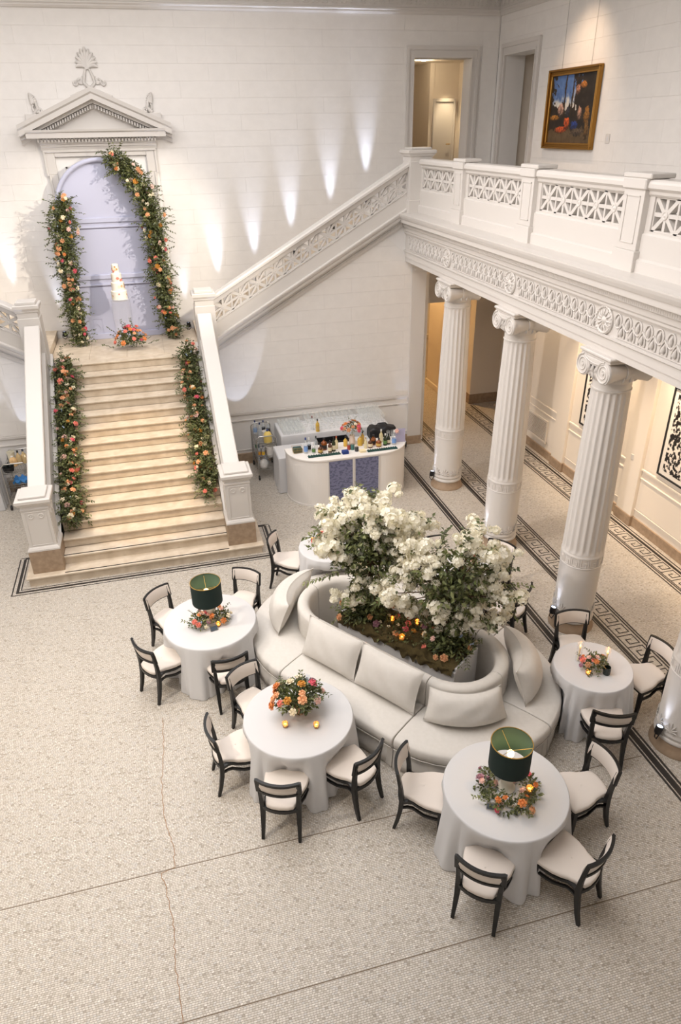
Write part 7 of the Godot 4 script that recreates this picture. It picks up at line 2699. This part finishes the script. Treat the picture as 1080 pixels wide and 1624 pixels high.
func build_carts() -> void:
	var clear := pane(214, 226, 236, 0.25)
	var white := mat(234, 230, 224, 0.5)
	var cap_blue := mat(48, 66, 120, 0.4)
	cart("chrome wire bar cart loaded with bottles and a yellow jug, beside the bar", Vector3(2.49, 0, -3.28), 0.40, 0.80, 0.96)
	var y := 0.77
	bottle("clear blue-capped bottle on the cart's top shelf, beside the wall end frame", Vector3(2.36, y, -3.55), 0.30, 0.042, clear, cap_blue, mat(150, 176, 214, 0.6))
	bottle("clear bottle with a dark blue neck on the cart's top shelf", Vector3(2.44, y, -3.42), 0.29, 0.045, clear, mat(36, 52, 96, 0.4), null)
	bottle("clear bottle with a black label on the cart's top shelf", Vector3(2.54, y, -3.58), 0.27, 0.040, clear, cap_blue, mat(40, 36, 36, 0.6))
	bottle("white-capped bottle on the cart's top shelf near the bar", Vector3(2.63, y, -3.50), 0.26, 0.040, clear, white, mat(60, 50, 44, 0.6))
	bucket("small white tub on the cart's top shelf", Vector3(2.53, y, -3.30), 0.07, 0.14, white)
	jug("plastic jug of yellow juice on the cart's top shelf", Vector3(2.54, y, -3.02), 0.085, 0.27, mat(240, 212, 118, 0.35), cap_blue)
	bucket("white ice bucket on the cart's middle shelf", Vector3(2.58, 0.49, -2.98), 0.10, 0.22, white)
	bottle("small bottle with an orange label on the cart's middle shelf", Vector3(2.34, 0.49, -3.0), 0.24, 0.035, clear, cap_blue, mat(226, 160, 50, 0.6))
	bottle("small bottle with a yellow label on the cart's middle shelf", Vector3(2.42, 0.49, -2.98), 0.24, 0.035, clear, cap_blue, mat(236, 190, 60, 0.6))
	bottle("green-labelled bottle on the cart's middle shelf", Vector3(2.36, 0.49, -3.40), 0.22, 0.045, clear, white, mat(50, 110, 70, 0.6))
	jug("white plastic jug on the cart's lowest shelf", Vector3(2.42, 0.23, -3.0), 0.085, 0.20, white, white)
	for i in 6:
		var t := thing("water_bottle", "clear plastic water bottle lying on the cart's lowest shelf", "bottle", Vector3(2.36 + (i % 2) * 0.16, 0.265, -3.17 - (i / 2) * 0.215), 0.0, "water bottles on the bar cart")
		var b := MB.new()
		b.lathe([Vector2(0.0, -0.10), Vector2(0.034, -0.10), Vector2(0.034, 0.05), Vector2(0.014, 0.09), Vector2(0.014, 0.11), Vector2(0.0, 0.11)], 10, Transform3D(Basis(Vector3.RIGHT, PI / 2), Vector3.ZERO))
		part(t, "body", b, clear)
	# the other cart, beside the far pedestal
	cart("chrome wire cart with a black basket and blue cloth, behind the far pedestal", Vector3(-2.34, 0, -3.30), 0.44, 0.72, 0.96)
	var bk := thing("black_basket", "black basket on the cart behind the far pedestal", "basket", Vector3(-2.46, 0.77, -3.06))
	var b := MB.new()
	b.lathe([Vector2(0.0, 0.0), Vector2(0.09, 0.0), Vector2(0.11, 0.10), Vector2(0.10, 0.10), Vector2(0.085, 0.01), Vector2(0.0, 0.01)], 16)
	part(bk, "bowl", b, M.black)
	b = MB.new()
	for i in 26:
		var d := rand_dir()
		b.box(Vector3(d.x * 0.07, 0.10 + absf(d.y) * 0.05, d.z * 0.07), Vector3(0.04, 0.02, 0.03), Basis(d, i * 1.1), 0.003)
	var ct := part(bk, "contents", b, mat(24, 36, 34, 0.6))
	ct.set_meta("kind", "stuff")
	bucket("tall clear plastic tub on the cart behind the far pedestal", Vector3(-2.44, 0.77, -3.44), 0.07, 0.24, mat(228, 222, 200, 0.5))
	jug("jug of peach juice on the cart behind the far pedestal", Vector3(-2.40, 0.77, -3.30), 0.07, 0.20, mat(236, 196, 140, 0.4), white)
	for q in [[-2.30, -3.36, "dark-capped bottle wrapped in brown paper on the far cart"], [-2.21, -3.40, "second bottle wrapped in brown paper on the far cart, beside the string wall"]]:
		bottle(q[2], Vector3(q[0], 0.77, q[1]), 0.28, 0.05, mat(206, 180, 132, 0.8), mat(30, 30, 36, 0.4), null)
	var cl := thing("blue_cloth", "crumpled blue cloth on the middle shelf of the far cart", "cloth", Vector3(-2.30, 0.49, -3.15))
	b = MB.new()
	var rings := []
	for i in 9:
		var ring := PackedVector3Array()
		for j in 9:
			ring.append(Vector3(lerpf(-0.14, 0.14, i / 8.0), 0.03 + 0.035 * sin(i * 1.9 + j * 0.8) + 0.03 * cos(j * 2.3), lerpf(-0.14, 0.14, j / 8.0)))
		rings.append(ring)
	b.loft(rings, false)
	part(cl, "cloth", b, mat(70, 140, 206, 0.8))


func build_odds() -> void:
	# white cloth bundle on the corridor floor behind the pilaster
	var t := thing("cloth_bundle", "small crumpled white cloth on the floor behind the pilaster", "cloth", Vector3(6.75, 0, -5.5))
	var b := MB.new()
	var rings := []
	for i in 8:
		var ring := PackedVector3Array()
		for j in 14:
			var a := TAU * j / 14
			var r := (0.13 + 0.03 * sin(j * 2.1 + i)) * cos(i / 7.0 * PI * 0.48)
			ring.append(Vector3(cos(a) * r * 0.8, 0.004 + 0.14 * sin(i / 7.0 * PI * 0.5) + 0.012 * sin(j * 1.7), sin(a) * r))
		rings.append(ring)
	b.loft(rings, true, false, true)
	part(t, "fabric", b, M.linen)
	# small plate on the upper wall
	t = thing("wall_plate", "small square white switch plate on the upper wall beside the painting", "switch", Vector3(8.356, 6.20, -1.38))
	b = MB.new()
	b.span(Vector3(-0.008, -0.07, -0.06), Vector3(0.006, 0.07, 0.06), 0.003)
	part(t, "plate", b, M.trim)
	b = MB.new()
	b.span(Vector3(-0.011, -0.03, -0.02), Vector3(-0.007, 0.03, 0.02), 0.001)
	part(t, "rocker", b, M.linen)
	# dark console inside the upper doorway
	t = thing("console_table", "black console table inside the upper doorway", "table", Vector3(7.55, 4.95, -8.5))
	b = MB.new()
	b.span(Vector3(-0.3, 0.97, -0.15), Vector3(0.22, 1.02, 0.15), 0.004)
	part(t, "tabletop", b, M.black)
	for x in [-0.26, 0.18]:
		for z in [-0.12, 0.12]:
			b = MB.new()
			b.tube([Vector3(x, 0, z), Vector3(x, 0.97, z)], 0.018, 4)
			part(t, "leg", b, M.black)
